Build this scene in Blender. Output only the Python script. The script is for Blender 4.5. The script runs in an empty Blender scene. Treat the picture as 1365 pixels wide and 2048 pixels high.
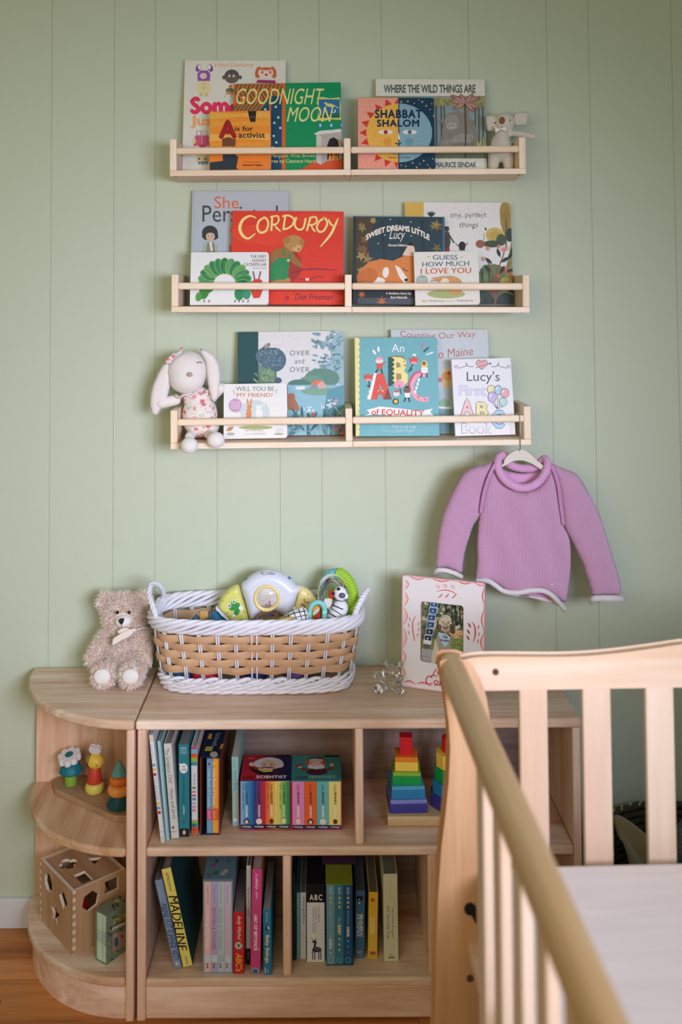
import bpy, bmesh, math, random
from mathutils import Matrix, Vector, noise
from mathutils.geometry import delaunay_2d_cdt
random.seed(7)
R = random.Random(11)
PI = math.pi
S = bpy.context.scene
COL = S.collection

# ------------------------------------------------------------ camera
CAMLOC = Vector((0.3833, -2.34, 1.4758))
YAW, PITCH, ROLL, FPX, PPX, PPY = -0.0002, 0.0445, -0.0057, 1938.9, 640.15, 500.56
F_ = Vector((math.sin(YAW) * math.cos(PITCH), math.cos(YAW) * math.cos(PITCH), math.sin(PITCH)))
R_ = Vector((math.cos(YAW), -math.sin(YAW), 0))
U_ = R_.cross(F_)
RT = math.cos(ROLL) * R_ + math.sin(ROLL) * U_
UP = -math.sin(ROLL) * R_ + math.cos(ROLL) * U_
cam_data = bpy.data.cameras.new('camera')
cam = bpy.data.objects.new('camera', cam_data)
COL.objects.link(cam)
S.camera = cam
cam.matrix_world = Matrix(((RT.x, UP.x, -F_.x, CAMLOC.x), (RT.y, UP.y, -F_.y, CAMLOC.y), (RT.z, UP.z, -F_.z, CAMLOC.z), (0, 0, 0, 1)))
cam_data.sensor_fit = 'VERTICAL'
cam_data.sensor_height = 36.0
cam_data.sensor_width = 24.0
cam_data.lens = FPX * 36 / 2048
cam_data.shift_x = (682.5 - PPX) / 2048
cam_data.shift_y = (PPY - 1024) / 2048
cam_data.clip_start = 0.05
cam_data.dof.use_dof = True
cam_data.dof.focus_distance = 2.18
cam_data.dof.aperture_fstop = 2.3


def ray(px, py):
    return RT * ((px - PPX) / FPX) + UP * ((PPY - py) / FPX) + F_


def at(px, py, Y):
    d = ray(px, py)
    return CAMLOC + d * ((Y - CAMLOC.y) / d.y)


def atz(px, py, Z):
    d = ray(px, py)
    return CAMLOC + d * ((Z - CAMLOC.z) / d.z)


def atx(px, py, X):
    d = ray(px, py)
    return CAMLOC + d * ((X - CAMLOC.x) / d.x)


# ------------------------------------------------------------ light
S.view_settings.view_transform = 'Standard'
S.view_settings.look = 'None'
S.view_settings.gamma = 1.0
S.view_settings.use_curve_mapping = False
S.view_settings.exposure = 0.06
world = bpy.data.worlds.new('world')
S.world = world
world.use_nodes = True
world.node_tree.nodes['Background'].inputs[0].default_value = (0.70, 0.98, 0.92, 1)
world.node_tree.nodes['Background'].inputs[1].default_value = 0.155


def area(name, loc, target, sx, sy, power, col):
    l = bpy.data.lights.new(name, 'AREA')
    l.shape = 'RECTANGLE'
    l.size, l.size_y, l.energy, l.color = sx, sy, power, col
    o = bpy.data.objects.new(name, l)
    COL.objects.link(o)
    o.location = loc
    o.rotation_euler = (Vector(target) - Vector(loc)).to_track_quat('-Z', 'Y').to_euler()
    o['kind'] = 'helper'
    return o


# daylight falling downward through a window at the right front, and the warm light of the room behind the camera
area('window_light', (1.25, -2.6, 1.45), (0.12, 0, 0.93), 1.0, 0.55, 10.8, (0.58, 0.62, 0.82)).data.spread = math.radians(60)
area('room_light', (-0.6, -3.2, 1.8), (0.3, 0, 1.0), 2.2, 1.4, 62, (0.46, 0.385, 0.25))


# ------------------------------------------------------------ colour and materials
def lin(h, k=1.0):
    if isinstance(h, (tuple, list)):
        return tuple(h)[:3]
    h = h.lstrip('#')
    if len(h) == 3: h = ''.join(c * 2 for c in h)
    out = []
    for i in (0, 2, 4):
        c = int(h[i:i + 2], 16) / 255
        c = c / 12.92 if c <= 0.04045 else ((c + 0.055) / 1.055) ** 2.4
        out.append(min(1, c * k))
    return tuple(out)


_M = {}


def new_mat(name):
    m = bpy.data.materials.new(name)
    m.use_nodes = True
    nt = m.node_tree
    b = nt.nodes['Principled BSDF']
    return m, nt, b


def nd(nt, typ, **kw):
    n = nt.nodes.new(typ)
    for k, v in kw.items():
        if k.startswith('_'):
            setattr(n, k[1:], v)
        else:
            n.inputs[k].default_value = v
    return n


def mat(h, rough=0.6, bump=0.0, scale=200, spec=0.35, sheen=0.0, metal=0.0, var=0.05, trans=0.0, ior=1.45, alpha=1.0):
    """one smooth colour with a little procedural variation and relief"""
    key = (str(h), rough, bump, scale, spec, sheen, metal, var, trans, alpha)
    if key in _M:
        return _M[key]
    m, nt, b = new_mat('surface_' + str(h).strip('#').replace('(', '').replace(')', '').replace(', ', '_')[:20])
    c = lin(h)
    b.inputs['Roughness'].default_value = rough
    b.inputs['Specular IOR Level'].default_value = spec
    b.inputs['Metallic'].default_value = metal
    b.inputs['Transmission Weight'].default_value = trans
    b.inputs['IOR'].default_value = ior
    b.inputs['Alpha'].default_value = alpha
    if sheen:
        b.inputs['Sheen Weight'].default_value = sheen
    tc = nd(nt, 'ShaderNodeTexCoord')
    nz = nd(nt, 'ShaderNodeTexNoise', Scale=scale * 0.12, Detail=3.0)
    nt.links.new(tc.outputs['Object'], nz.inputs['Vector'])
    mx = nd(nt, 'ShaderNodeMix', _data_type='RGBA')
    mx.inputs[6].default_value = (*[x * (1 - var) for x in c], 1)
    mx.inputs[7].default_value = (*[min(1, x * (1 + var)) for x in c], 1)
    nt.links.new(nz.outputs['Fac'], mx.inputs[0])
    nt.links.new(mx.outputs[2], b.inputs['Base Color'])
    if bump:
        n2 = nd(nt, 'ShaderNodeTexNoise', Scale=scale, Detail=2.0)
        nt.links.new(tc.outputs['Object'], n2.inputs['Vector'])
        bp = nd(nt, 'ShaderNodeBump', Strength=bump, Distance=0.002)
        nt.links.new(n2.outputs['Fac'], bp.inputs['Height'])
        nt.links.new(bp.outputs['Normal'], b.inputs['Normal'])
    _M[key] = m
    return m


def wood(light, dark, axis='X', scale=1.0, rough=0.5, boards=0.0, streak=0.5, bump=0.15, knots=0.0):
    """long stretched grain along one axis, glued boards of slightly different tone across it"""
    key = ('wood', light, dark, axis, scale, rough, boards, streak, knots)
    if key in _M:
        return _M[key]
    m, nt, b = new_mat('wood_grain_' + axis.lower())
    L = nt.links.new
    tc = nd(nt, 'ShaderNodeTexCoord')
    mp = nd(nt, 'ShaderNodeMapping')
    a = {'X': (1.2, 16, 16), 'Y': (16, 1.2, 16), 'Z': (16, 16, 1.2)}[axis]
    mp.inputs['Scale'].default_value = [x * scale for x in a]
    L(tc.outputs['Object'], mp.inputs['Vector'])
    oi = nd(nt, 'ShaderNodeObjectInfo')
    off = nd(nt, 'ShaderNodeVectorMath', _operation='ADD')
    sc = nd(nt, 'ShaderNodeVectorMath', _operation='SCALE')
    sc.inputs[0].default_value = (13.0, 7.0, 9.0)
    L(oi.outputs['Random'], sc.inputs['Scale'])
    L(mp.outputs['Vector'], off.inputs[0])
    L(sc.outputs['Vector'], off.inputs[1])
    n1 = nd(nt, 'ShaderNodeTexNoise', Scale=1.0, Detail=5.0, Roughness=0.6, Distortion=0.8)
    L(off.outputs['Vector'], n1.inputs['Vector'])
    n2 = nd(nt, 'ShaderNodeTexNoise', Scale=6.0, Detail=3.0, Roughness=0.7)
    L(off.outputs['Vector'], n2.inputs['Vector'])
    r1 = nd(nt, 'ShaderNodeValToRGB')
    r1.color_ramp.elements[0].position = 0.33
    r1.color_ramp.elements[1].position = 0.66
    r1.color_ramp.elements[0].color = (*lin(dark), 1)
    r1.color_ramp.elements[1].color = (*lin(light), 1)
    L(n1.outputs['Fac'], r1.inputs['Fac'])
    mx = nd(nt, 'ShaderNodeMix', _data_type='RGBA', _blend_type='MULTIPLY')
    mx.inputs[0].default_value = streak
    L(r1.outputs['Color'], mx.inputs[6])
    r2 = nd(nt, 'ShaderNodeValToRGB')
    r2.color_ramp.elements[0].position = 0.38
    r2.color_ramp.elements[1].position = 0.56
    r2.color_ramp.elements[0].color = (0.80, 0.73, 0.68, 1)
    r2.color_ramp.elements[1].color = (1, 1, 1, 1)
    L(n2.outputs['Fac'], r2.inputs['Fac'])
    L(r2.outputs['Color'], mx.inputs[7])
    out = mx.outputs[2]
    if boards:
        # glued boards: stepwise tone across the grain
        sx = nd(nt, 'ShaderNodeSeparateXYZ')
        L(tc.outputs['Object'], sx.inputs['Vector'])
        ch = {'X': 'Y', 'Y': 'X', 'Z': 'X'}[axis]
        dv = nd(nt, 'ShaderNodeMath', _operation='DIVIDE')
        L(sx.outputs[ch], dv.inputs[0])
        dv.inputs[1].default_value = boards
        fl = nd(nt, 'ShaderNodeMath', _operation='FLOOR')
        L(dv.outputs[0], fl.inputs[0])
        wn = nd(nt, 'ShaderNodeTexWhiteNoise', _noise_dimensions='1D')
        L(fl.outputs[0], wn.inputs['W'])
        hs = nd(nt, 'ShaderNodeHueSaturation')
        mr = nd(nt, 'ShaderNodeMapRange')
        mr.inputs['To Min'].default_value = 0.88
        mr.inputs['To Max'].default_value = 1.10
        L(wn.outputs['Value'], mr.inputs['Value'])
        L(mr.outputs['Result'], hs.inputs['Value'])
        L(out, hs.inputs['Color'])
        out = hs.outputs['Color']
    L(out, b.inputs['Base Color'])
    b.inputs['Roughness'].default_value = rough
    b.inputs['Specular IOR Level'].default_value = 0.35
    bp = nd(nt, 'ShaderNodeBump', Strength=bump, Distance=0.001)
    L(n2.outputs['Fac'], bp.inputs['Height'])
    L(bp.outputs['Normal'], b.inputs['Normal'])
    _M[key] = m
    return m


def print_mat(rough=0.45):
    key = ('print', rough)
    if key in _M:
        return _M[key]
    m, nt, b = new_mat('printed_ink')
    a = nd(nt, 'ShaderNodeAttribute')
    a.attribute_name = 'ink'
    tc = nd(nt, 'ShaderNodeTexCoord')
    nz = nd(nt, 'ShaderNodeTexNoise', Scale=140.0, Detail=4.0)
    nt.links.new(tc.outputs['Object'], nz.inputs['Vector'])
    hs = nd(nt, 'ShaderNodeHueSaturation')
    mr = nd(nt, 'ShaderNodeMapRange')
    mr.inputs['To Min'].default_value = 0.86
    mr.inputs['To Max'].default_value = 1.14
    nt.links.new(nz.outputs['Fac'], mr.inputs['Value'])
    nt.links.new(mr.outputs['Result'], hs.inputs['Value'])
    nt.links.new(a.outputs['Color'], hs.inputs['Color'])
    nt.links.new(hs.outputs['Color'], b.inputs['Base Color'])
    b.inputs['Roughness'].default_value = rough
    b.inputs['Specular IOR Level'].default_value = 0.3
    _M[key] = m
    return m


# ------------------------------------------------------------ objects
W = {}


def pose(o, M, parent=None):
    if parent is not None:
        o.parent = parent
        W[o.name] = W[parent.name] @ M
    else:
        W[o.name] = M.copy()
    o.matrix_basis = M


def tag(o, label=None, cat=None, group=None, kind=None):
    if label: o['label'] = label
    if cat: o['category'] = cat
    if group: o['group'] = group
    if kind: o['kind'] = kind
    return o


def thing(name, label, cat, M=None, group=None):
    o = bpy.data.objects.new(name, None)
    o.empty_display_size = 0.05
    COL.objects.link(o)
    pose(o, M if isinstance(M, Matrix) else Matrix.Translation(M or (0, 0, 0)))
    return tag(o, label, cat, group)


def T(x, y=0, z=0):
    return Matrix.Translation((x, y, z)) if not isinstance(x, Vector) else Matrix.Translation(x)


def RX(d): return Matrix.Rotation(math.radians(d), 4, 'X')
def RY(d): return Matrix.Rotation(math.radians(d), 4, 'Y')
def RZ(d): return Matrix.Rotation(math.radians(d), 4, 'Z')


class MB:
    def __init__(s):
        s.v, s.f, s.c = [], [], []

    def add(s, vs, fs, M=None, c=None):
        n = len(s.v)
        s.v += [tuple(M @ Vector(v)) for v in vs] if M is not None else [tuple(v) for v in vs]
        s.f += [tuple(i + n for i in f) for f in fs]
        s.c += [c] * len(fs)
        return s

    def box(s, x0, x1, y0, y1, z0, z1, M=None, c=None):
        vs = [(x, y, z) for x in (x0, x1) for y in (y0, y1) for z in (z0, z1)]
        return s.add(vs, [(0, 1, 3, 2), (4, 6, 7, 5), (0, 4, 5, 1), (2, 3, 7, 6), (0, 2, 6, 4), (1, 5, 7, 3)], M, c)

    def lathe(s, prof, n=24, M=None, c=None, caps=True):
        """profile of (radius, z), turned about z"""
        vs = [(r * math.cos(2 * PI * k / n), r * math.sin(2 * PI * k / n), z) for r, z in prof for k in range(n)]
        fs = []
        for j in range(len(prof) - 1):
            for k in range(n):
                k2 = (k + 1) % n
                fs.append((j * n + k, j * n + k2, (j + 1) * n + k2, (j + 1) * n + k))
        if caps:
            fs.append(tuple(range(n))[::-1])
            fs.append(tuple((len(prof) - 1) * n + k for k in range(n)))
        return s.add(vs, fs, M, c)

    def prism(s, pts, t0, t1, M=None, c=None):
        """polygon in x-z, thick along y from t0 to t1"""
        n = len(pts)
        vs = [(x, t0, z) for x, z in pts] + [(x, t1, z) for x, z in pts]
        fs = [tuple(range(n)), tuple(range(n, 2 * n))[::-1]]
        fs += [(i, (i + 1) % n + n - n, (i + 1) % n + n, i + n) for i in range(n)]
        return s.add(vs, fs, M, c)

    def slab(s, pts, z0, z1, M=None, c=None):
        n = len(pts)
        vs = [(x, y, z0) for x, y in pts] + [(x, y, z1) for x, y in pts]
        fs = [tuple(range(n))[::-1], tuple(range(n, 2 * n))]
        fs += [(i, (i + 1) % n, (i + 1) % n + n, i + n) for i in range(n)]
        return s.add(vs, fs, M, c)

    def tube(s, path, r, n=8, closed=False, M=None, c=None, flat=1.0):
        P = [Vector(p) for p in path]
        m = len(P)
        rr = r if callable(r) else (lambda t: r)
        vs = []
        up = Vector((0, 0, 1))
        prev = None
        for i in range(m):
            a = P[(i - 1) % m] if (closed or i > 0) else P[i]
            b = P[(i + 1) % m] if (closed or i < m - 1) else P[i]
            t = (b - a)
            if t.length < 1e-9: t = Vector((0, 0, 1))
            t.normalize()
            if prev is None:
                u = t.cross(up if abs(t.z) < 0.9 else Vector((1, 0, 0))).normalized()
            else:
                u = (prev - t * prev.dot(t)).normalized()
            prev = u
            w = t.cross(u)
            q = rr(i / (m - 1))
            for k in range(n):
                an = 2 * PI * k / n
                vs.append(P[i] + u * (q * math.cos(an)) + w * (q * flat * math.sin(an)))
        fs = []
        for i in range(m if closed else m - 1):
            for k in range(n):
                k2 = (k + 1) % n
                j = (i + 1) % m
                fs.append((i * n + k, j * n + k, j * n + k2, i * n + k2))
        if not closed:
            fs.append(tuple(range(n)))
            fs.append(tuple((m - 1) * n + k for k in range(n))[::-1])
        return s.add(vs, fs, M, c)

    def ball(s, c0, r, n=14, m=10, M=None, c=None):
        r = (r, r, r) if not isinstance(r, (tuple, list)) else r
        vs, fs = [], []
        for j in range(m + 1):
            th = PI * j / m
            for k in range(n):
                ph = 2 * PI * k / n
                vs.append((c0[0] + r[0] * math.sin(th) * math.cos(ph), c0[1] + r[1] * math.sin(th) * math.sin(ph), c0[2] - r[2] * math.cos(th)))
        for j in range(m):
            for k in range(n):
                k2 = (k + 1) % n
                fs.append((j * n + k, j * n + k2, (j + 1) * n + k2, (j + 1) * n + k))
        return s.add(vs, fs, M, c)

    def build(s, name, m, parent=None, smooth=False, bevel=0.0, M=None, label=None, seg=2, kind=None, merge=False):
        me = bpy.data.meshes.new(name)
        me.from_pydata(s.v, [], s.f)
        if any(c is not None for c in s.c):
            at_ = me.color_attributes.new('ink', 'FLOAT_COLOR', 'CORNER')
            data = []
            for f, c in zip(s.f, s.c):
                cc = lin(c) if c is not None else (1, 1, 1)
                data += [cc[0], cc[1], cc[2], 1.0] * len(f)
            at_.data.foreach_set('color', data)
        if merge:
            bm = bmesh.new()
            bm.from_mesh(me)
            bmesh.ops.remove_doubles(bm, verts=bm.verts, dist=1e-6)
            bmesh.ops.recalc_face_normals(bm, faces=bm.faces)
            bm.to_mesh(me)
            bm.free()
        else:
            me.validate()
        o = bpy.data.objects.new(name, me)
        COL.objects.link(o)
        pose(o, M if M is not None else Matrix.Identity(4), parent)
        for mm in (m if isinstance(m, (list, tuple)) else [m]):
            me.materials.append(mm)
        if smooth:
            me.polygons.foreach_set('use_smooth', [True] * len(me.polygons))
            if smooth == 'auto':
                me.set_sharp_from_angle(angle=math.radians(38))
        if bevel:
            bv = o.modifiers.new('bevel', 'BEVEL')
            bv.width = bevel
            bv.segments = seg
            bv.limit_method = 'ANGLE'
        if label: o['label'] = label
        if kind: o['kind'] = kind
        return o


def box(name, x0, x1, y0, y1, z0, z1, m, parent=None, bevel=0.0, label=None, M=None, seg=2):
    return MB().box(x0, x1, y0, y1, z0, z1).build(name, m, parent, bevel=bevel, label=label, M=M, seg=seg)


def dup(o, M=None, label=None, parent=None):
    """a copy of a thing with copies of its parts and sub-parts"""
    c = o.copy()
    COL.objects.link(c)
    pose(c, M if M is not None else o.matrix_basis.copy(), parent)
    if label: c['label'] = label
    for ch in [x for x in bpy.data.objects if x.parent == o]:
        dup(ch, ch.matrix_basis.copy(), None, c)
    return c


# ------------------------------------------------------------ printed artwork, lettering
_TX = {}


def textmesh(s, bold=0.0, shear=0.0, gap=1.0):
    key = (s, bold, shear, gap)
    if key in _TX:
        return _TX[key]
    cu = bpy.data.curves.new('lettering', 'FONT')
    cu.body = s
    cu.size = 1
    cu.shear = shear
    cu.space_character = gap
    cu.resolution_u = 3
    o = bpy.data.objects.new('lettering', cu)
    me = o.to_mesh()
    vs = [(v.co.x, v.co.y) for v in me.vertices]
    fs = [tuple(p.vertices) for p in me.polygons if p.normal.z > 0.5]
    if not fs:
        fs = [tuple(p.vertices) for p in me.polygons]
    o.to_mesh_clear()
    bpy.data.objects.remove(o)
    bpy.data.curves.remove(cu)
    if bold > 0.004:   # heavier strokes: the same letters laid over themselves, slightly shifted
        b, n = bold * 1.15, len(vs)
        sh = ((b, 0), (-b, 0), (0, b), (0, -b)) if bold > 0.015 else ((b, 0), (-b, 0))
        V, Fc = [], []
        for dx, dy in sh:
            Fc += [tuple(i + len(V) for i in f) for f in fs]
            V += [(x + dx, y + dy) for x, y in vs]
        vs, fs = V, Fc
    _TX[key] = (vs, fs)
    return vs, fs


def star_pts(cx, cy, r, r2, n, rot=0.0):
    return [(cx + (r if k % 2 == 0 else r2) * math.sin(rot + PI * k / n), cy - (r if k % 2 == 0 else r2) * math.cos(rot + PI * k / n)) for k in range(2 * n)]


def leaf_pts(x, y, L, w, ang, n=5):
    """pointed leaf from (x,y), along ang (degrees, 0 = right, 90 = up on the page)"""
    a = math.radians(ang)
    dx, dy = math.cos(a), -math.sin(a)
    nx, ny = -dy, dx
    up = [(x + dx * L * t + nx * w * math.sin(PI * t) * 0.5, y + dy * L * t + ny * w * math.sin(PI * t) * 0.5) for t in [k / n for k in range(n + 1)]]
    dn = [(x + dx * L * t - nx * w * math.sin(PI * t) * 0.5, y + dy * L * t - ny * w * math.sin(PI * t) * 0.5) for t in [k / n for k in range(n - 1, 0, -1)]]
    return up + dn


class Print:
    """flat print lying on one plane (local x-z plane, seen from -y). Measured from the photograph in its pixels."""
    STEP = 0.00003

    def __init__(s, plane, clip=None):
        s.P = plane
        s.I = plane.inverted()
        s.o = s.I @ CAMLOC
        s.k = 1
        s.mb = MB()
        s.clip = clip

    def loc(s, px, py):
        d = s.I.to_3x3() @ ray(px, py)
        t = -s.o.y / d.y
        return s.o.x + d.x * t, s.o.z + d.z * t

    def _put(s, pts, faces, c, layers=1):
        y0 = -s.STEP * s.k
        s.k += 1 if layers == 1 else layers * 0.7
        per = max(1, len(pts) // layers)
        L = []
        for q_, p in enumerate(pts):
            y = y0 - (min(layers - 1, q_ // per) * s.STEP * 0.7 if layers > 1 else 0)
            x, z = s.loc(*p)
            if s.clip:
                x = min(max(x, s.clip[0]), s.clip[1]); z = min(max(z, s.clip[2]), s.clip[3])
            L.append((x, y, z))
        s.mb.add(L, faces, None, c)
        return s

    def poly(s, pts, c):
        pts = [(a, b) for a, b in pts]
        # triangulate so concave outlines work
        try:
            r = delaunay_2d_cdt([Vector(p) for p in pts], [], [list(range(len(pts)))], 1, 1e-6)
            return s._put([tuple(v) for v in r[0]], [tuple(f) for f in r[2]], c)
        except Exception:
            return s._put(pts, [tuple(range(len(pts)))], c)

    def rect(s, x0, y0, x1, y1, c):
        return s._put([(x0, y0), (x1, y0), (x1, y1), (x0, y1)], [(0, 1, 2, 3)], c)

    def ell(s, cx, cy, rx, ry=None, c='000000', rot=0, n=18):
        ry = rx if ry is None else ry
        a = math.radians(rot)
        pts = []
        for k in range(n):
            x, y = rx * math.cos(2 * PI * k / n), ry * math.sin(2 * PI * k / n)
            pts.append((cx + x * math.cos(a) - y * math.sin(a), cy + x * math.sin(a) + y * math.cos(a)))
        return s._put(pts, [tuple(range(n))], c)

    def line(s, pts, w, c, taper=False):
        """a stroke of width w through the points"""
        n = len(pts)
        L, Rr = [], []
        for i, (x, y) in enumerate(pts):
            a = pts[max(0, i - 1)]
            b = pts[min(n - 1, i + 1)]
            dx, dy = b[0] - a[0], b[1] - a[1]
            l = math.hypot(dx, dy) or 1
            q = w / 2
            if taper:
                q *= 0.25 + 0.75 * math.sin(PI * (i + 0.5) / n)
            L.append((x - dy / l * q, y + dx / l * q))
            Rr.append((x + dy / l * q, y - dx / l * q))
        vs = L + Rr
        return s._put(vs, [(i, i + 1, n + i + 1, n + i) for i in range(n - 1)], c)

    def curve(s, pts, w, c, taper=False, n=6):
        """Catmull-Rom stroke"""
        out = []
        m = len(pts)
        for i in range(m - 1):
            p0, p1, p2, p3 = pts[max(0, i - 1)], pts[i], pts[i + 1], pts[min(m - 1, i + 2)]
            for k in range(n):
                t = k / n
                out.append(tuple(0.5 * (2 * p1[j] + (p2[j] - p0[j]) * t + (2 * p0[j] - 5 * p1[j] + 4 * p2[j] - p3[j]) * t * t + (3 * p1[j] - p0[j] - 3 * p2[j] + p3[j]) * t ** 3) for j in (0, 1)))
        out.append(pts[-1])
        return s.line(out, w, c, taper)

    def text(s, st, x0, y0, x1, y1, c, bold=0.0, shear=0.0, gap=1.0, rot=0, arc=0.0, slope=0.0, jit=0.0):
        """lettering fitted into the pixel box; rot 90 = reading downwards, slope = rise per box width in px"""
        vs, fs = textmesh(st, bold, shear, gap)
        if not vs: return s
        ax, bx = min(v[0] for v in vs), max(v[0] for v in vs)
        ay, by = min(v[1] for v in vs), max(v[1] for v in vs)
        pts = []
        for x, y in vs:
            u = (x - ax) / (bx - ax or 1)
            v = (y - ay) / (by - ay or 1)
            if rot == 90:
                px, py = x0 + v * (x1 - x0), y0 + u * (y1 - y0)
                px += slope * (u - 0.5)
            elif rot == -90:
                px, py = x0 + (1 - v) * (x1 - x0), y1 - u * (y1 - y0)
            else:
                px, py = x0 + u * (x1 - x0), y1 - v * (y1 - y0)
                py += arc * (2 * u - 1) ** 2 - slope * (u - 0.5)
                if jit: py += jit * math.sin(u * 37)
            pts.append((px, py))
        return s._put(pts, fs, c, 1 if bold <= 0.004 else (4 if bold > 0.015 else 2))

    def star(s, cx, cy, r, c, n=5, r2=None, rot=0):
        return s._put([(cx, cy)] + star_pts(cx, cy, r, r2 or r * 0.45, n, rot), [(0, k + 1, (k + 1) % (2 * n) + 1) for k in range(2 * n)], c)

    def leaf(s, x, y, L, w, ang, c):
        p = leaf_pts(x, y, L, w, ang)
        return s._put(p, [tuple(range(len(p)))], c)

    def build(s, name, parent, label=None, rough=0.45):
        if not s.mb.v: return None
        return s.mb.build(name, print_mat(rough), parent, M=W[parent.name].inverted() @ s.P, label=label)


# ------------------------------------------------------------ soft shapes
def bake(o):
    dg = bpy.context.evaluated_depsgraph_get()
    me = bpy.data.meshes.new_from_object(o.evaluated_get(dg))
    o.modifiers.clear()
    o.data = me
    return o


def blob(name, parts, m, parent=None, voxel=0.004, smooth=4, M=None, label=None):
    """ellipsoids and tapered limbs fused into one continuous skin. parts: ('e', centre, radii[, rot]) or ('l', p0, p1, r0, r1)"""
    mb = MB()
    for p in parts:
        if p[0] == 'e':
            Mx = T(*p[1]) @ (p[3] if len(p) > 3 else Matrix.Identity(4))
            mb.ball((0, 0, 0), p[2], 20, 14, Mx)
        else:
            a, b = Vector(p[1]), Vector(p[2])
            n = 9
            for k in range(n):
                t = k / (n - 1)
                mb.ball(a.lerp(b, t), p[3] + (p[4] - p[3]) * t, 14, 10)
    o = mb.build(name, m, parent, smooth=True, M=M, label=label, merge=False)
    r = o.modifiers.new('r', 'REMESH')
    r.mode = 'VOXEL'
    r.voxel_size = voxel
    r.use_smooth_shade = True
    sm = o.modifiers.new('s', 'SMOOTH')
    sm.iterations = smooth
    sm.factor = 0.6
    bake(o)
    o.data.polygons.foreach_set('use_smooth', [True] * len(o.data.polygons))
    return o


def fur(name, src, count, length, cols, m, parent, droop=0.3, width=0.0007, mess=0.8, skip=None, xmax=9.0):
    """short strands rooted on a body, one object"""
    me = src.data
    me.calc_loop_triangles()
    tris = me.loop_triangles
    areas = []
    tot = 0
    for t in tris:
        tot += t.area
        areas.append(tot)
    import bisect
    mb = MB()
    rr = random.Random(5)
    for i in range(count):
        t = tris[min(len(tris) - 1, bisect.bisect(areas, rr.random() * tot))]
        a, b, c = [me.vertices[j].co for j in t.vertices]
        u, v = rr.random(), rr.random()
        if u + v > 1: u, v = 1 - u, 1 - v
        p = a + (b - a) * u + (c - a) * v
        if skip and skip(p): continue
        n = t.normal
        d = (n + Vector((rr.uniform(-1, 1), rr.uniform(-1, 1), rr.uniform(-1, 1))) * mess)
        d.normalize()
        if d.dot(n) < 0.15: d = (d + n * 0.5).normalized()
        L = length * rr.uniform(0.5, 1.15)
        s_ = d.cross(Vector((rr.uniform(-1, 1), rr.uniform(-1, 1), rr.uniform(-1, 1)))).normalized() * width
        p1 = p + d * L * 0.55
        p2 = p1 + (d + Vector((rr.uniform(-.6, .6), rr.uniform(-.6, .6), rr.uniform(-.6, .6) - droop))).normalized() * L * 0.5
        mb.add([p - s_, p + s_, p1 + s_ * 0.7, p1 - s_ * 0.7, p2], [(0, 1, 2, 3), (3, 2, 4)], None, rr.choice(cols))
    mb.v = [(min(v[0], xmax), v[1], max(v[2], 0.0008)) for v in mb.v]
    o = mb.build(name, m, parent, M=src.matrix_basis.copy() if src.parent == parent else None)
    o['kind'] = 'stuff'
    return o


def fur_mat():
    if 'fur' in _M: return _M['fur']
    m, nt, b = new_mat('fur_strands')
    a = nd(nt, 'ShaderNodeAttribute')
    a.attribute_name = 'ink'
    nt.links.new(a.outputs['Color'], b.inputs['Base Color'])
    b.inputs['Roughness'].default_value = 0.8
    b.inputs['Specular IOR Level'].default_value = 0.15
    _M['fur'] = m
    return m


def smooth_outline(pts, n=6, closed=True):
    out = []
    m = len(pts)
    for i in range(m if closed else m - 1):
        g = (lambda k: pts[k % m]) if closed else (lambda k: pts[max(0, min(m - 1, k))])
        p0, p1, p2, p3 = g(i - 1), g(i), g(i + 1), g(i + 2)
        for k in range(n):
            t = k / n
            out.append(tuple(0.5 * (2 * p1[j] + (p2[j] - p0[j]) * t + (2 * p0[j] - 5 * p1[j] + 4 * p2[j] - p3[j]) * t * t + (3 * p1[j] - p0[j] - 3 * p2[j] + p3[j]) * t ** 3) for j in range(len(p1))))
    if not closed: out.append(tuple(pts[-1]))
    return out


def pillow(name, pts, thick, rad, step, m, parent=None, M=None, wob=None, flat=0.0, label=None):
    """a padded flat shape: outline in x-z, puffed to +-thick along y, the edge rounded over rad"""
    n = len(pts)
    V = [Vector(p) for p in pts]
    x0, x1 = min(p[0] for p in pts), max(p[0] for p in pts)
    z0, z1 = min(p[1] for p in pts), max(p[1] for p in pts)

    def dist(p):
        best = 9
        inside = False
        for i in range(n):
            a, b = V[i], V[(i + 1) % n]
            ab = b - a
            t = max(0, min(1, (p - a).dot(ab) / (ab.length_squared or 1e-12)))
            d = (p - a - ab * t).length
            if d < best: best = d
            if (a.y > p.y) != (b.y > p.y) and p.x < (b.x - a.x) * (p.y - a.y) / (b.y - a.y) + a.x: inside = not inside
        return best if inside else -best
    P = list(V)
    D = [0.0] * n
    nx, nz = int((x1 - x0) / step) + 1, int((z1 - z0) / step) + 1
    for i in range(nx + 1):
        for j in range(nz + 1):
            p = Vector((x0 + i * step + (j % 2) * step * 0.5, z0 + j * step))
            d = dist(p)
            if d > step * 0.35:
                P.append(p)
                D.append(d)
    r = delaunay_2d_cdt(P, [], [list(range(n))], 1, 1e-7)
    vs2, fs = r[0], r[2]
    DD = [D[min(o_)] if o_ and min(o_) < len(D) else 0 for o_ in r[3]]
    N = len(vs2)
    vf, vb = [], []
    for v, d in zip(vs2, DD):
        q = max(0, min(1, d / rad))
        h = thick * math.sqrt(max(0, 1 - (1 - q) ** 2)) + flat
        w = wob(v.x, v.y) if wob else 0
        vf.append((v.x, -h + w, v.y))
        vb.append((v.x, h + w, v.y))
    mb = MB()
    mb.add(vf + vb, [tuple(f) for f in fs] + [tuple(i + N for i in f)[::-1] for f in fs])
    return mb.build(name, m, parent, smooth=True, M=M, merge=True, label=label)

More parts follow.
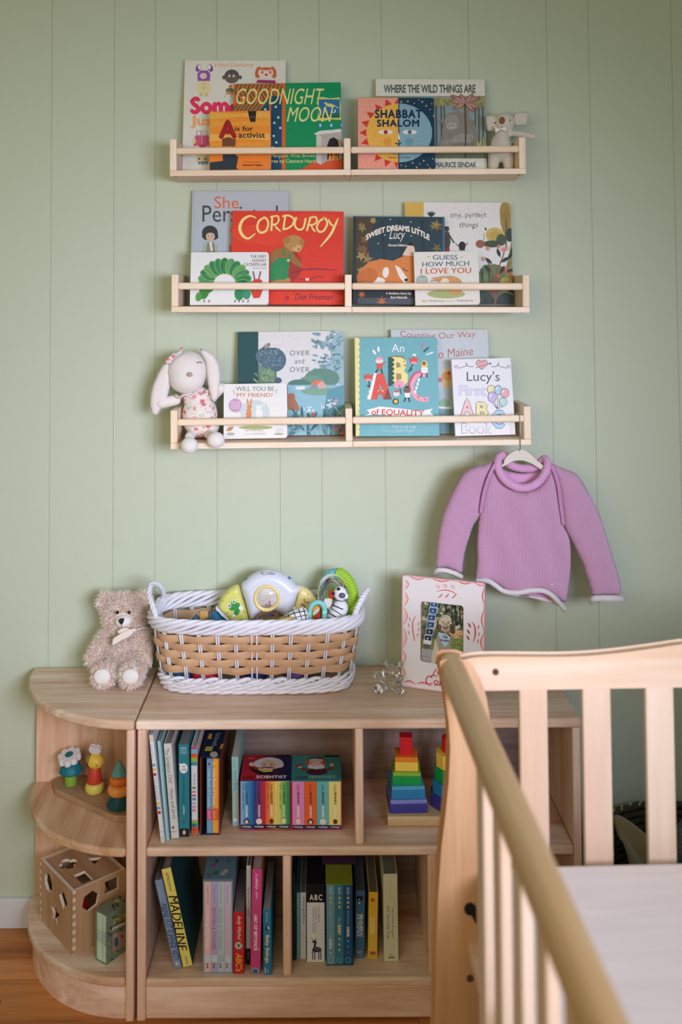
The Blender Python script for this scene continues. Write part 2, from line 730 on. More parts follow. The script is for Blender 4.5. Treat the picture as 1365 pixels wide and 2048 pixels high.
# ============================================================ SETTING
PAINT = mat('#C4CCB3', rough=0.62, bump=0.12, scale=260, spec=0.3, var=0.02)
wall = box('wall_back', -1.6, 2.6, 0.0012, 0.06, -0.02, 2.62, PAINT)
wall['kind'] = 'structure'
# boards of the panelled wall: the grooves stand where the photograph has them
GX = [-1.55, -1.31, -1.0, -0.76, -0.51, -0.268, -0.1156, -0.0154, 0.1337, 0.2846, 0.3842, 0.5362, 0.7490, 0.9395, 1.0418, 1.2437, 1.41, 1.66, 1.82, 2.05, 2.31, 2.55]
for a, b in zip(GX[:-1], GX[1:]):
    box('panel', a + 0.0007, b - 0.0007, -0.0004, 0.0011, 0.0, 2.60, PAINT, wall, bevel=0.0006, seg=1)
base = box('baseboard_back', -1.6, 2.6, -0.012, -0.0006, 0.0, 0.067, mat('#DADADD', rough=0.45, bump=0.05, scale=90), bevel=0.002)
base['kind'] = 'structure'
bedding = box('floor', -1.6, 2.8, -4.2, 0.01, -0.03, -0.012, mat('#3A2315', rough=0.8))
bedding['kind'] = 'structure'
FW = wood('#DC924E', '#A86030', 'X', 0.8, rough=0.42, streak=0.75)
FW2 = wood('#CC8242', '#965226', 'X', 0.9, rough=0.42, streak=0.75)
FW3 = wood('#E69C5C', '#B0703A', 'X', 0.7, rough=0.42, streak=0.7)
fr = random.Random(3)
yy, row = 0.0, 0
_pm = {}
while yy > -1.5:
    x = -1.6 + fr.uniform(-0.8, 0)
    while x < 2.7:
        L = fr.choice((0.9, 1.2, 1.5))
        a, b = max(x, -1.6), min(x + L, 2.7)
        if b - a > 0.05 and a < 1.6 and b > -0.9:
            box('plank', a + 0.0004, b - 0.0004, yy - 0.0585, yy - 0.0006, -0.012, 0.0, (FW, FW2, FW3)[fr.randrange(3)], bedding, bevel=0.0008, seg=1)
        x += L
    yy -= 0.059
rest = box('boards', -1.6, 2.7, -4.2, yy - 0.001, -0.012, 0.0, FW, bedding)

# ============================================================ CABINET
WX = wood('#FFE8D0', '#DDB08C', 'X', 1.0, boards=0.075, streak=0.6)
WXn = wood('#FFE0CA', '#E0B092', 'X', 1.0, streak=0.5)
WZ = wood('#FFE0C8', '#E0AE8A', 'Z', 1.0, streak=0.5)
WZb = wood('#F6CFB0', '#D09A74', 'Z', 0.8, boards=0.066, streak=0.45)
WBK = wood('#B29A8C', '#8E7A70', 'X', 1.0, streak=0.6)
WY = wood('#F2D0AA', '#C8946A', 'Y', 1.0, streak=0.5)

cab = thing('bookcase', 'long low pale wooden bookcase with open cubbies full of board books', 'bookcase', T(0, 0, 0))
box('top_board', -0.002, 0.915, -0.3085, -0.014, 0.5805, 0.600, WX, cab, bevel=0.006, seg=3)
box('side_panel', 0.0015, 0.0200, -0.3035, -0.014, 0.0, 0.580, WZ, cab, bevel=0.0035)
box('side_panel', 0.8965, 0.9130, -0.3035, -0.014, 0.0, 0.580, WZ, cab, bevel=0.0035)
box('back_panel', 0.0205, 0.8960, -0.022, -0.016, 0.010, 0.580, WBK, cab)
box('shelf_board', 0.0205, 0.8960, -0.3065, -0.0225, 0.3265, 0.3450, WX, cab, bevel=0.005, seg=3)
box('bottom_board', 0.0205, 0.8960, -0.3065, -0.0225, 0.0680, 0.0850, WX, cab, bevel=0.005, seg=3)
box('kick_board', 0.0205, 0.8960, -0.3020, -0.2850, 0.0050, 0.0678, WXn, cab, bevel=0.002)
for x0, x1, z0, z1 in ((0.4492, 0.4666, 0.3452, 0.5803), (0.2994, 0.3167, 0.0852, 0.3263), (0.5963, 0.6150, 0.0852, 0.3263)):
    box('divider', x0, x1, -0.3000, -0.0225, z0, z1, WZ, cab, bevel=0.0045, seg=3)
for z in (0.30, 0.125):   # screws of the right-hand lower divider
    MB().lathe([(0.0, 0), (0.0035, 0.0), (0.0035, 0.001), (0.0, 0.0014)], 12, T(0.5962, -0.285, z) @ RY(-90)).build('screw', mat('#B9A88A', metal=1, rough=0.35), cab, smooth=True)

# ------------------------------------------------------------ rounded end unit
def quarter(rx, ry, y_back, x_right=-0.0045, n=22, e=2.0):
    p = [(x_right, y_back)]
    for k in range(n + 1):
        a = PI / 2 * k / n
        p.append((x_right - rx * math.cos(a) ** (2 / e), y_back - ry * math.sin(a) ** (2 / e)))
    return p[:]


endu = thing('corner_shelf', 'rounded quarter-circle end shelf of pale wood left of the bookcase', 'shelf', T(0, 0, 0))
MB().slab(quarter(0.292, 0.2940, -0.0145), 0.5805, 0.600).build('top_board', WX, endu, bevel=0.006, seg=3)
MB().slab(quarter(0.268, 0.281, -0.0245, -0.0215), 0.3245, 0.3425).build('shelf_board', WY, endu, bevel=0.006, seg=3)
MB().slab(quarter(0.271, 0.281, -0.0245, -0.0215), 0.0670, 0.0860).build('bottom_board', WX, endu, bevel=0.006, seg=3)
q = quarter(0.259, 0.270, -0.0245, -0.0215)[1:]
inner = [(x + 0.010 * (1 if x < -0.0216 else 0), y + 0.012) for x, y in q[1:]]
MB().slab(q + inner[::-1], 0.0, 0.0665).build('kick_board', WXn, endu)
box('side_panel', -0.0210, -0.0045, -0.3055, -0.0145, 0.0, 0.580, WZ, endu, bevel=0.0035)
box('back_panel', -0.2880, -0.0215, -0.0240, -0.0145, 0.0, 0.580, WZb, endu, bevel=0.002)
MB().ball((-0.232, -0.135, 0.008), (0.010, 0.010, 0.008), 12, 8).build('floor_pad', mat('#DEDBD6', rough=0.5), endu, smooth=True)

# ============================================================ WALL LEDGES
LW = wood('#FFEAD2', '#F0D2AE', 'X', 1.1, streak=0.35)
LZ = wood('#FFEAD2', '#F2D6B4', 'Z', 1.1, streak=0.35)


def ledge(label, x0, x1, ztop, slope, posts, rail_z0, rail_z1, post_z, pw=0.0155, zf=0.013):
    """one picture ledge: base board, front rail, end boards. slope in degrees about its left end"""
    t = thing('picture_ledge', label, 'shelf', T(x0, -0.0012, ztop) @ RY(slope), 'book ledges on the wall')
    L = x1 - x0
    box('base_board', 0, L, -0.1345, 0, -zf, 0, LW, t, bevel=0.0012)
    for px in posts:
        box('end_board', px, px + pw, -0.1345, 0, 0.0002, post_z, LZ, t, bevel=0.0015)
    a = pw * 0.95 if 0 in posts else 0.0
    b = L - pw * 0.95
    box('front_rail', a, b, -0.1335, -0.1215, rail_z0, rail_z1, LW, t, bevel=0.0045, seg=3)
    if zf > 0.012:
        for sx in (0.012, L - 0.014):
            MB().lathe([(0.0, 0), (0.003, 0.0), (0.003, 0.0008), (0.0, 0.001)], 10, T(sx, -0.118, -zf) @ RX(180)).build('screw', mat('#4A4238', metal=0.8, rough=0.4), t)
    return t


ROWS = []
MID = 0.4545
for k, (zl, zr, lab, rz, pz, xl, xr) in enumerate((
        (1.7584, 1.7586, 'topmost', (0.0375, 0.0530), 0.0720, 0.0405, 0.8555),
        (1.4481, 1.4423, 'middle', (0.0385, 0.0545), 0.0730, 0.0445, 0.8588),
        (1.1395, 1.1442, 'lowest', (0.0385, 0.0545), 0.0740, 0.0430, 0.8576))):
    sl = -math.degrees(math.atan2(zr - zl, xr - xl))
    zm = zl + (zr - zl) * (MID - xl) / (xr - xl)
    ledge('pale wood book ledge, left unit of the ' + lab + ' row', xl, MID, zl, sl, (0, MID - xl - 0.0155), rz[0], rz[1], pz)
    ledge('pale wood book ledge, right unit of the ' + lab + ' row', MID + 0.0006, xr, zm, sl, (xr - MID - 0.0161,), rz[0], rz[1], pz)
    ROWS.append((xl, zl, (zr - zl) / (xr - xl)))


def ledge_z(row, x):
    a, z, s = ROWS[row]
    return z + (x - a) * s


# ============================================================ CRIB
CW = wood('#E8D0B8', '#D8AE86', 'X', 0.5, streak=0.25, rough=0.42)
CZ = wood('#E6CEB6', '#DAB696', 'Z', 0.5, streak=0.25, rough=0.42)
CY = wood('#DEC094', '#C49A68', 'Y', 0.5, streak=0.25, rough=0.42)
CP = wood('#E8C49C', '#B47C4C', 'Z', 0.45, streak=0.35, rough=0.42)
CM = T(0.6106, -0.765, 0.0) @ RZ(1.6)
crib = thing('baby_crib', 'natural pine baby crib in the foreground with slatted sides', 'crib', CM)


def local(px, py, ylocal):
    """measured point on the crib's own plane y = ylocal"""
    I = CM.inverted()
    o = I @ CAMLOC
    d = I.to_3x3() @ ray(px, py)
    t = (ylocal - o.y) / d.y
    return o + d * t


# far left post: shaped board with rounded head
outl = [(888, 1345), (887, 1328), (893, 1316), (906, 1311), (920, 1314), (938, 1330), (955, 1360), (967, 1395), (974, 1440), (975, 1500), (970, 1580), (966, 1680), (965, 1780), (967, 1900), (972, 2048), (980, 2330), (872, 2330), (876, 2048), (879, 1900), (884, 1788), (890, 1697), (897, 1641), (905, 1564), (908, 1497), (905, 1445), (896, 1385)]
YP = 0.0
pl = []
for p in outl:
    w_ = local(p[0], p[1], YP)
    pl.append((w_.x, min(max(w_.z, 0.001), 0.8865 - 0.9 * max(0, abs(w_.x + 0.018) - 0.018))))
MB().prism(pl, YP, YP + 0.040).build('post', CP, crib, smooth='auto', bevel=0.006, seg=3)
# near-left post and far-right post outside the frame
PX = sum(p[0] for p in pl) / len(pl)
Lc, Wc = 1.34, 0.74
box('post', PX - 0.03, PX + 0.03, -Lc - 0.04, -Lc, 0.001, 0.89, CZ, crib, bevel=0.008)
box('post', PX + Wc - 0.03, PX + Wc + 0.03, -Lc - 0.04, -Lc, 0.001, 0.89, CZ, crib, bevel=0.008)
box('post', PX + Wc - 0.03, PX + Wc + 0.03, 0.0, 0.04, 0.001, 0.89, CZ, crib, bevel=0.008)
# arched head rail of the end panel
arc = [(928, 1324), (955, 1319), (1000, 1317.5), (1060, 1318), (1130, 1318), (1190, 1315), (1250, 1309), (1310, 1301), (1365, 1293)]
ap = [local(x, y, 0.012) for x, y in arc]
zb = local(1150, 1374, 0.012).z
top = [(p.x, p.z) for p in ap]
xm = PX + Wc / 2
top = [t for t in top if t[0] < xm]
top = top + [(2 * xm - x, z) for x, z in top[::-1]]
top = smooth_outline(top, 4, False)
MB().prism([(top[0][0], zb), (top[-1][0], zb)] + top[::-1], 0.012, 0.034).build('head_rail', CW, crib, smooth='auto', bevel=0.004, seg=3)
MB().prism([(top[0][0], 0.17), (top[-1][0], 0.17), (top[-1][0], 0.23), (top[0][0], 0.23)], 0.012, 0.034).build('lower_rail', CW, crib, bevel=0.004)
xs = [local(1040, 1450, 0.016).x, local(1097, 1450, 0.016).x, local(1167, 1450, 0.016).x]
pitch, sw = xs[2] - xs[0], xs[1] - xs[0]
k = 0
while xs[0] + k * pitch + sw < PX + Wc - 0.04:
    a = xs[0] + k * pitch
    box('slat', a, a + sw, 0.016, 0.029, 0.23, zb, CZ, crib, bevel=0.003)
    k += 1
# long rails running toward the camera
for sx in (0, 1):
    bx = PX - 0.0 + sx * Wc
    rx0, rx1 = (-0.036, 0.0) if sx == 0 else (bx - 0.02, bx + 0.02)
    MB().box(rx0, rx1, -Lc, 0.034 if sx == 0 else 0.002, 0.846, 0.8925).build('top_rail', CY, crib, bevel=0.014, seg=5)
    box('bottom_rail', rx0 + 0.006, rx1 - 0.006, -Lc, 0.0, 0.17, 0.23, CY, crib, bevel=0.004)
    y = -0.268
    while y > -Lc + 0.08:
        box('slat', (rx0 + rx1) / 2 - 0.007, (rx0 + rx1) / 2 + 0.007, y, y + 0.045, 0.23, 0.848, CZ, crib, bevel=0.003)
        y -= 0.107
# end panel toward the camera (outside the frame)
box('head_rail', PX + 0.03, PX + Wc - 0.03, -Lc - 0.03, -Lc - 0.01, 0.80, 0.86, CW, crib, bevel=0.004)
DK = mat('#2A1C1A', rough=0.5)
p = local(992, 1344, 0.0115)
MB().lathe([(0, 0), (0.0052, 0), (0.0052, 0.0012), (0, 0.0012)], 16, T(p.x, 0.0122, p.z) @ RX(90)).build('bolt_hole', mat('#5A2E2C', rough=0.5), crib)
p = local(941, 1818, -0.001)
hole = [(p.x + 0.0095 * math.cos(a), p.z + 0.0095 * math.sin(a)) for a in [math.radians(d) for d in range(20, 300, 20)]] + [(p.x + 0.0092, p.z - 0.024)]
MB().prism(hole, -0.0022, 0.0005).build('cam_lock', mat('#17161A', rough=0.4), crib)
p = local(941, 1957, -0.001)
MB().lathe([(0, 0.0), (0.0028, 0.0), (0.0034, 0.0014), (0.0055, 0.0016), (0.0055, 0.0003), (0.0055, 0)], 16, T(p.x, 0.0, p.z) @ RX(90)).build('screw', mat('#8A8780', metal=1, rough=0.3), crib)

# mattress under a fitted sheet, pulled in long soft creases
def sheet_mat():
    m, nt, b = new_mat('fitted_sheet')
    L = nt.links.new
    tc = nd(nt, 'ShaderNodeTexCoord')
    mp = nd(nt, 'ShaderNodeMapping')
    mp.inputs['Scale'].default_value = (1.4, 13.0, 4.0)
    L(tc.outputs['Object'], mp.inputs['Vector'])
    n1 = nd(nt, 'ShaderNodeTexNoise', Scale=1.6, Detail=3.0, Distortion=0.6)
    L(mp.outputs['Vector'], n1.inputs['Vector'])
    n2 = nd(nt, 'ShaderNodeTexNoise', Scale=700.0, Detail=1.0)
    L(tc.outputs['Object'], n2.inputs['Vector'])
    b1 = nd(nt, 'ShaderNodeBump', Strength=0.25, Distance=0.010)
    L(n1.outputs['Fac'], b1.inputs['Height'])
    b2 = nd(nt, 'ShaderNodeBump', Strength=0.2, Distance=0.001)
    L(n2.outputs['Fac'], b2.inputs['Height'])
    L(b1.outputs['Normal'], b2.inputs['Normal'])
    L(b2.outputs['Normal'], b.inputs['Normal'])
    b.inputs['Base Color'].default_value = (*lin('#FBEDE6'), 1)
    b.inputs['Roughness'].default_value = 0.85
    b.inputs['Sheen Weight'].default_value = 0.2
    return m


SH = sheet_mat()
mz = local(1200, 1727, -0.02).z
mx0, mx1 = 0.012, Wc - 0.055
pts = []
ccr = 0.075
for (cx, cy, a0) in ((mx1 - ccr, -0.012 - ccr, 0), (mx0 + ccr, -0.012 - ccr, 90), (mx0 + ccr, -Lc + 0.02 + ccr, 180), (mx1 - ccr, -Lc + 0.02 + ccr, 270)):
    for j in range(7):
        a = math.radians(a0 + 15 * j)
        pts.append((cx + ccr * math.cos(a), cy + ccr * math.sin(a)))
mt = MB().slab(pts, mz - 0.125, mz).build('mattress', SH, None, smooth='auto', bevel=0.018, seg=5, M=CM.copy())
tag(mt, 'white sheeted mattress inside the pine crib', 'mattress')
box('mattress_base', 0.0, Wc - 0.04, -Lc, -0.0, mz - 0.146, mz - 0.128, CW, crib)

# ============================================================ BOOKS FACING THE ROOM
PAGES = mat('#E6DFCF', rough=0.8, bump=0.3, scale=700, var=0.08)


def rrect(x0, x1, z0, z1, r, corners=(1, 1, 1, 1), n=5):
    """outline with rounded corners: bottom-right, top-right, top-left, bottom-left"""
    pts = []
    for (cx, cz, a0), on in zip(((x1, z0, -90), (x1, z1, 0), (x0, z1, 90), (x0, z0, 180)), corners):
        if not on:
            pts.append((cx, cz))
            continue
        ox = cx - r if cx == x1 else cx + r
        oz = cz + r if cz == z0 else cz - r
        for k in range(n + 1):
            a = math.radians(a0 + 90 * k / n)
            pts.append((ox + r * math.cos(a), oz + r * math.sin(a)))
    return pts


def face_book(label, row, tl, tr, br_x, bl_x, yb, th, col, art, lean=7.0, kind='hard', spine=None, ybot=None):
    """a book standing cover outward, leaning back on the wall; corners measured in the photograph on its own cover plane"""
    xc = at((bl_x + br_x) / 2, 600, yb).x
    zb = ledge_z(row, xc)
    P0 = Vector((xc, yb, zb + 0.0004))
    # cover plane: leaning about x
    M0 = T(P0) @ RX(-lean)
    I = M0.inverted()

    def loc(px, py):
        o = I @ CAMLOC
        d = I.to_3x3() @ ray(px, py)
        t = -o.y / d.y
        return o + d * t
    a, b = loc(*tl), loc(*tr)
    h0 = (a.z + b.z) / 2
    side = math.atan2((a.x + b.x) / 2, h0)
    roll = math.degrees(0.5 * math.atan2(-(b.z - a.z), b.x - a.x) + 0.5 * side)
    M = M0 @ RY(roll)
    w = (b - a).length
    c = (a + b) / 2
    I2 = M.inverted() @ M0
    h = (I2 @ c).z
    cx = (I2 @ c).x
    half = w / 2
    lift = half * abs(math.sin(math.radians(roll)))
    lift += th * math.sin(math.radians(lean)) + 0.0009
    M = T(0, 0, lift) @ M
    h -= lift
    t = thing('book' if kind == 'hard' else 'board_book', label, 'book', M, 'books facing out on the wall ledges')
    x0, x1 = cx - half, cx + half
    cm = mat(col, rough=0.45, bump=0.06, scale=500, var=0.03)
    if kind == 'hard':
        bt = 0.0022
        mb = MB()
        mb.box(x0, x1, 0, bt, 0, h).box(x0, x1, th - bt, th, 0, h).box(x0, x0 + bt, bt, th - bt, 0, h)
        mb.build('cover', cm, t, bevel=0.0006, seg=1)
        box('pages', x0 + bt, x1 - 0.003, bt, th - bt, 0.003, h - 0.003, PAGES, t)
    else:
        cr = (1, 1, 0, 0)
        o = rrect(x0, x1, 0, h, 0.007, cr)
        MB().prism(o, 0, 0.0012).build('front_cover', cm, t)
        MB().prism(rrect(x0 + 0.0003, x1 - 0.0003, 0.0003, h - 0.0003, 0.007, cr), 0.00125, th - 0.00125).build('pages', PAGES, t)
        MB().prism(o, th - 0.0012, th).build('back_cover', cm, t)
    if art:
        pr = Print(W[t.name], (x0 + 0.0004, x1 - 0.0004, 0.0004, h - 0.0004))
        art(pr)
        pr.build('cover_print', t)
    return t


# ---- row 1
def art_animals(p):
    o, pk = '#F0A878', '#E8345F'
    p.text('Helen Docherty', 430, 126, 508, 136, o, 0.012, jit=0.5)
    p.text('Som', 380, 193, 459, 229, pk, 0.05)
    p.text('e', 456, 208, 476, 229, pk, 0.05)
    p.text('Jus', 381, 231, 424, 257, '#F4AC72', 0.04)
    # child in a claw hat and pale yellow coat
    p.ell(397, 136, 5, 8, '#8A4A9E', 20); p.ell(421, 136, 5, 8, '#8A4A9E', -20)
    p.ell(399, 134, 3, 5, '#EDE8DD'); p.ell(419, 134, 3, 5, '#EDE8DD')
    p.poly([(396, 162), (395, 148), (401, 141), (416, 141), (421, 148), (420, 162)], '#9A55AD')
    p.ell(407, 152, 7, 6, '#EBD3BE'); p.ell(405, 151, .8, .8, '#443'); p.ell(410, 151, .8, .8, '#443')
    p.poly([(398, 162), (418, 162), (424, 178), (419, 186), (397, 186), (392, 178)], '#E8D9A0')
    p.rect(399, 186, 406, 193, '#D9C58A'); p.rect(410, 186, 417, 193, '#D9C58A')
    p.line([(408, 163), (408, 185)], 0.6, '#A08F60')
    for y in (169, 176): p.ell(405, y, .8, .8, '#776'); p.ell(411, y, .8, .8, '#776')
    # dark-haired child
    p.ell(464, 153, 15, 14, '#5E5650'); p.ell(448, 155, 3, 4, '#5E5650'); p.ell(481, 155, 3, 4, '#5E5650')
    p.ell(464, 158, 12, 9, '#6E6059'); p.ell(459, 152, 2.2, 2.6, '#EDE8DD'); p.ell(468, 152, 2.2, 2.6, '#EDE8DD')
    p.ell(459, 152, 1, 1, '#221'); p.ell(468, 152, 1, 1, '#221')
    p.ell(464, 175, 11, 8, '#F0EAE0'); p.ell(461, 173, 4, 4, '#E58A50'); p.ell(460, 181, 8, 5, '#77706A')
    p.poly([(454, 184), (468, 184), (470, 189), (452, 189)], '#E58A50')
    p.line([(452, 190), (448, 195)], 2, '#C9C4BC'); p.line([(462, 190), (464, 196)], 2, '#C9C4BC')
    # red-haired child
    p.ell(517, 145, 6, 12, '#C8703C', 12); p.ell(547, 145, 6, 12, '#C8703C', -12)
    p.ell(532, 146, 15, 12, '#EFD6C4'); p.ell(532, 138, 13, 3, '#C8703C'); p.ell(525, 145, 3, 3, '#EE6A7E'); p.ell(541, 145, 3, 3, '#EE6A7E')
    p.ell(533, 150, 3, 2, '#8A3030'); p.poly([(512, 166), (516, 160), (550, 161), (553, 167)], '#A03068')
    p.ell(508, 161, 4, 3, '#EFD6C4'); p.ell(555, 161, 4, 3, '#EFD6C4')
    # upside-down figures below
    p.line([(394, 270), (394, 262), (402, 262), (402, 270)], 1.2, '#6A8BA8'); p.line([(406, 270), (406, 262), (414, 262), (414, 270)], 1.2, '#B9B4AC')
    p.poly([(391, 271), (417, 271), (419, 292), (387, 292)], '#D0587E'); p.line([(404, 272), (404, 290)], 1, '#F2B0C0')
    p.ell(389, 282, 3, 6, '#E7CE8E'); p.ell(405, 292, 7, 3, '#C73A5E')
    p.poly([(393, 308), (416, 308), (415, 324), (395, 324)], '#E3C98E'); p.ell(399, 318, 2, 2, '#553'); p.ell(411, 318, 2, 2, '#553')
    p.poly([(396, 324), (416, 323), (414, 330), (410, 326), (406, 331), (402, 326), (399, 330)], '#5E8AA0')


face_book('tall cream picture book with pink and orange lettering and small painted figures', 0, (370, 119), (572, 122), 572, 371, -0.054, 0.011, '#E4DED0', art_animals, lean=7.5)


def art_room(p):
    G, Y, O, B = '#0E8F58', '#E9DF8A', '#E2622A', '#124A66'
    p.rect(468, 165, 569, 345, '#E2622A')
    # striped curtain
    for k in range(13):
        x = 474 + k * 8.2
        p.curve([(x + 2, 168), (x - 3, 184), (x + 5, 200), (x - 10 - k * .4, 224), (x - 22, 240)], 3.2, '#2E6A45')
    p.poly([(520, 222), (536, 205), (540, 198), (540, 345), (520, 345)], B)
    p.rect(543, 192, 564, 345, B)
    p.rect(539, 196, 542.5, 345, '#E2622A'); p.rect(565, 166, 571, 345, '#E2622A')
    p.rect(571, 164, 690, 345, G)
    for x, y in ((552, 214), (557, 235), (548, 272), (561, 256), (553, 285), (531, 219), (528, 232), (546, 295), (549, 246)):
        p.star(x, y, 3.4, '#D9E6E6', 5)
    p.text('GOODNIGHT', 473, 177, 649, 209, Y, 0.0, shear=0.32, slope=-0)
    # framed picture
    p.poly([(634, 196), (645, 194), (660, 197), (680, 195), (684, 210), (682, 232), (684, 240), (660, 239), (646, 243), (634, 240), (638, 222)], '#D9CE6A')
    p.rect(638, 199, 680, 236, '#2A6E9E'); p.poly([(638, 236), (640, 230), (655, 226), (672, 229), (680, 226), (680, 236)], '#1E6A4A')
    p.ell(668, 222, 4, 4, '#E6EAE0'); p.ell(666.5, 221, 3.6, 3.6, '#2A6E9E')
    p.ell(661, 211, 9, 3.5, '#DCCB7A', 10); p.line([(653, 213), (648, 219)], 1.6, '#DCCB7A'); p.line([(670, 212), (678, 217)], 1.6, '#DCCB7A'); p.ell(652, 207, 3, 2.4, '#DCCB7A')
    p.text('MOON', 574, 214, 667, 244, Y, 0.0, shear=0.32)
    # fireplace and floor
    p.poly([(600, 340), (632, 322), (690, 318), (690, 345), (600, 345)], '#D9552C')
    p.poly([(628, 268), (640, 262), (690, 258), (690, 263), (686, 266), (633, 270)], '#E0DAD2')
    p.poly([(633, 270), (690, 264), (690, 318), (655, 322), (642, 330), (633, 325)], '#B9ACA6')
    p.poly([(633, 270), (643, 272), (643, 330), (633, 325)], '#D2C8C2')
    p.poly([(655, 320), (655, 290), (660, 278), (668, 275), (676, 280), (678, 292), (678, 318)], '#2A2024')
    p.poly([(657, 320), (660, 306), (664, 314), (668, 300), (672, 312), (676, 308), (677, 319)], '#E27A2E')
    for x in (659, 667, 675): p.line([(x, 322), (x + 1, 313)], 1.3, '#DDD27A')
    for x in (641, 663, 684):
        p.ell(x, 252, 4, 5, '#2E7FB0'); p.ell(x, 251, 2, 3, '#BFE0EE'); p.rect(x - 1, 257, x + 1, 262, '#2E7FB0')
    p.text('by Margaret Wise Brown', 530, 308, 631, 317, Y, 0.01); p.text('Pictures by Clement Hurd', 524, 319, 631, 328, Y, 0.01)


face_book('wide green picture book with yellow lettering, striped curtain and fireplace', 0, (468, 169), (682, 163.5), 681, 470, -0.082, 0.009, '#0E8F58', art_room, lean=8.5, kind='board')


def art_orange(p):
    p.rect(418, 220, 543, 345, '#F0922F')
    for y, c in ((224, '#F0AE4A'), (240, '#EFA040'), (268, '#F3B458'), (284, '#EF9A38')):
        p.poly([(420, y), (470, y + 4), (540, y - 2), (540, y + 13), (480, y + 9), (420, y + 15)], c)
    p.rect(418, 296, 543, 345, '#F08432')
    p.text('A', 437, 239, 475, 278, '#A32222', 0.05)
    p.text('is for', 470, 252, 507, 262, '#4A2A1C', 0.02); p.text('activist', 477, 265, 531, 276, '#4A2A1C', 0.02)
    p.poly([(496, 222), (513, 222), (511, 245), (507, 243), (502, 245), (500, 240)], '#2A2220'); p.ell(503, 234, .8, .8, '#DDD'); p.ell(508, 234, .8, .8, '#DDD')
    p.poly([(445, 277), (458, 274), (472, 280), (471, 293), (445, 293)], '#7A4A2E')
    for x in (448, 453, 458, 463): p.line([(x, 277), (x + 1, 291)], 0.9, '#5A3420')
    p.poly([(420, 325), (446, 322), (446, 309), (470, 309), (477, 314), (473, 336), (477, 345), (420, 345)], '#2E3A40')
    p.text('written and illustrated by', 487, 323, 521, 325.5, '#8A3A1C', 0.01); p.text('Innosanto Nagara', 486, 328, 526, 333, '#4A2A1C', 0.03)


face_book('small square orange board book with a large dark red letter A', 0, (420, 224), (541, 221), 541, 421, -0.104, 0.015, '#EF9036', art_orange, lean=9.5, kind='board')


def art_jungle(p):
    W_, D = '#E4DFD2', '#5C625A'
    p.rect(752, 158, 975, 345, W_)
    p.text('WHERE THE WILD THINGS ARE', 768, 169, 952, 186, D, 0.03, gap=0.95)
    p.rect(752, 192, 975, 318, '#8FA0A0')
    p.poly([(752, 192), (870, 196), (972, 192), (972, 216), (940, 222), (900, 210), (870, 216), (752, 216)], '#A09A68')
    rr = random.Random(4)
    for k in range(46):
        p.ell(rr.uniform(868, 972), rr.uniform(194, 212), rr.uniform(2, 4), rr.uniform(1.5, 3), rr.choice(('#B3A670', '#8D8C5C', '#A99E60', '#7C8466')), rr.uniform(0, 90), 7)
    for x in (873, 883, 889, 951, 958, 966): p.line([(x, 212), (x + 1, 300)], 2.4, '#5A5A50')
    p.poly([(868, 296), (972, 292), (972, 318), (868, 318)], '#747A58')
    # generic sleeping shaggy animal under the palm
    p.poly([(878, 296), (884, 272), (886, 244), (896, 228), (916, 222), (934, 228), (950, 246), (956, 272), (957, 296)], '#8C857A')
    p.ell(905, 246, 15, 17, '#9A9388'); p.ell(904, 252, 10, 7, '#B3ACA0', -8); p.ell(900, 252, 1.3, 1, '#3A3632'); p.ell(907, 252, 1.3, 1, '#3A3632')
    p.leaf(887, 245, 10, 5, 160, '#8C857A'); p.leaf(933, 230, 11, 5, 60, '#8C857A')
    p.ell(924, 280, 24, 12, '#9F988C', -15); p.ell(894, 288, 14, 9, '#958E84'); p.ell(922, 291, 20, 6, '#857E74')
    for k in range(60):
        x, y = rr.uniform(884, 950), rr.uniform(236, 294)
        p.line([(x, y), (x + rr.uniform(-1.5, 1.5), y + 4)], 0.5, rr.choice(('#6E685E', '#B4AC9E')))
    p.line([(930, 208), (932, 262), (931, 316)], 2.6, '#5E4A42')
    for a, L in ((170, 36), (150, 34), (205, 30), (25, 34), (-20, 34), (-45, 26), (50, 26), (120, 22)):
        p.leaf(931, 207, L, 9, a, '#A4706A'); p.leaf(931, 207, L * .8, 4, a + 2, '#C29A90')
    for k in range(14): p.leaf(958 + rr.uniform(-6, 12), 306, rr.uniform(16, 34), 3, 90 + rr.uniform(-14, 14), '#C0B67A')
    p.rect(752, 318, 975, 345, W_)
    p.text('AND PICTURES BY MAURICE SENDAK', 786, 325, 953, 336, D, 0.03, gap=0.95)


face_book('cream jacketed picture book with grey block lettering and a jungle drawing', 0, (752, 159), (970, 157.5), 974, 753, -0.058, 0.011, '#E4DFD2', art_jungle, lean=8.0)


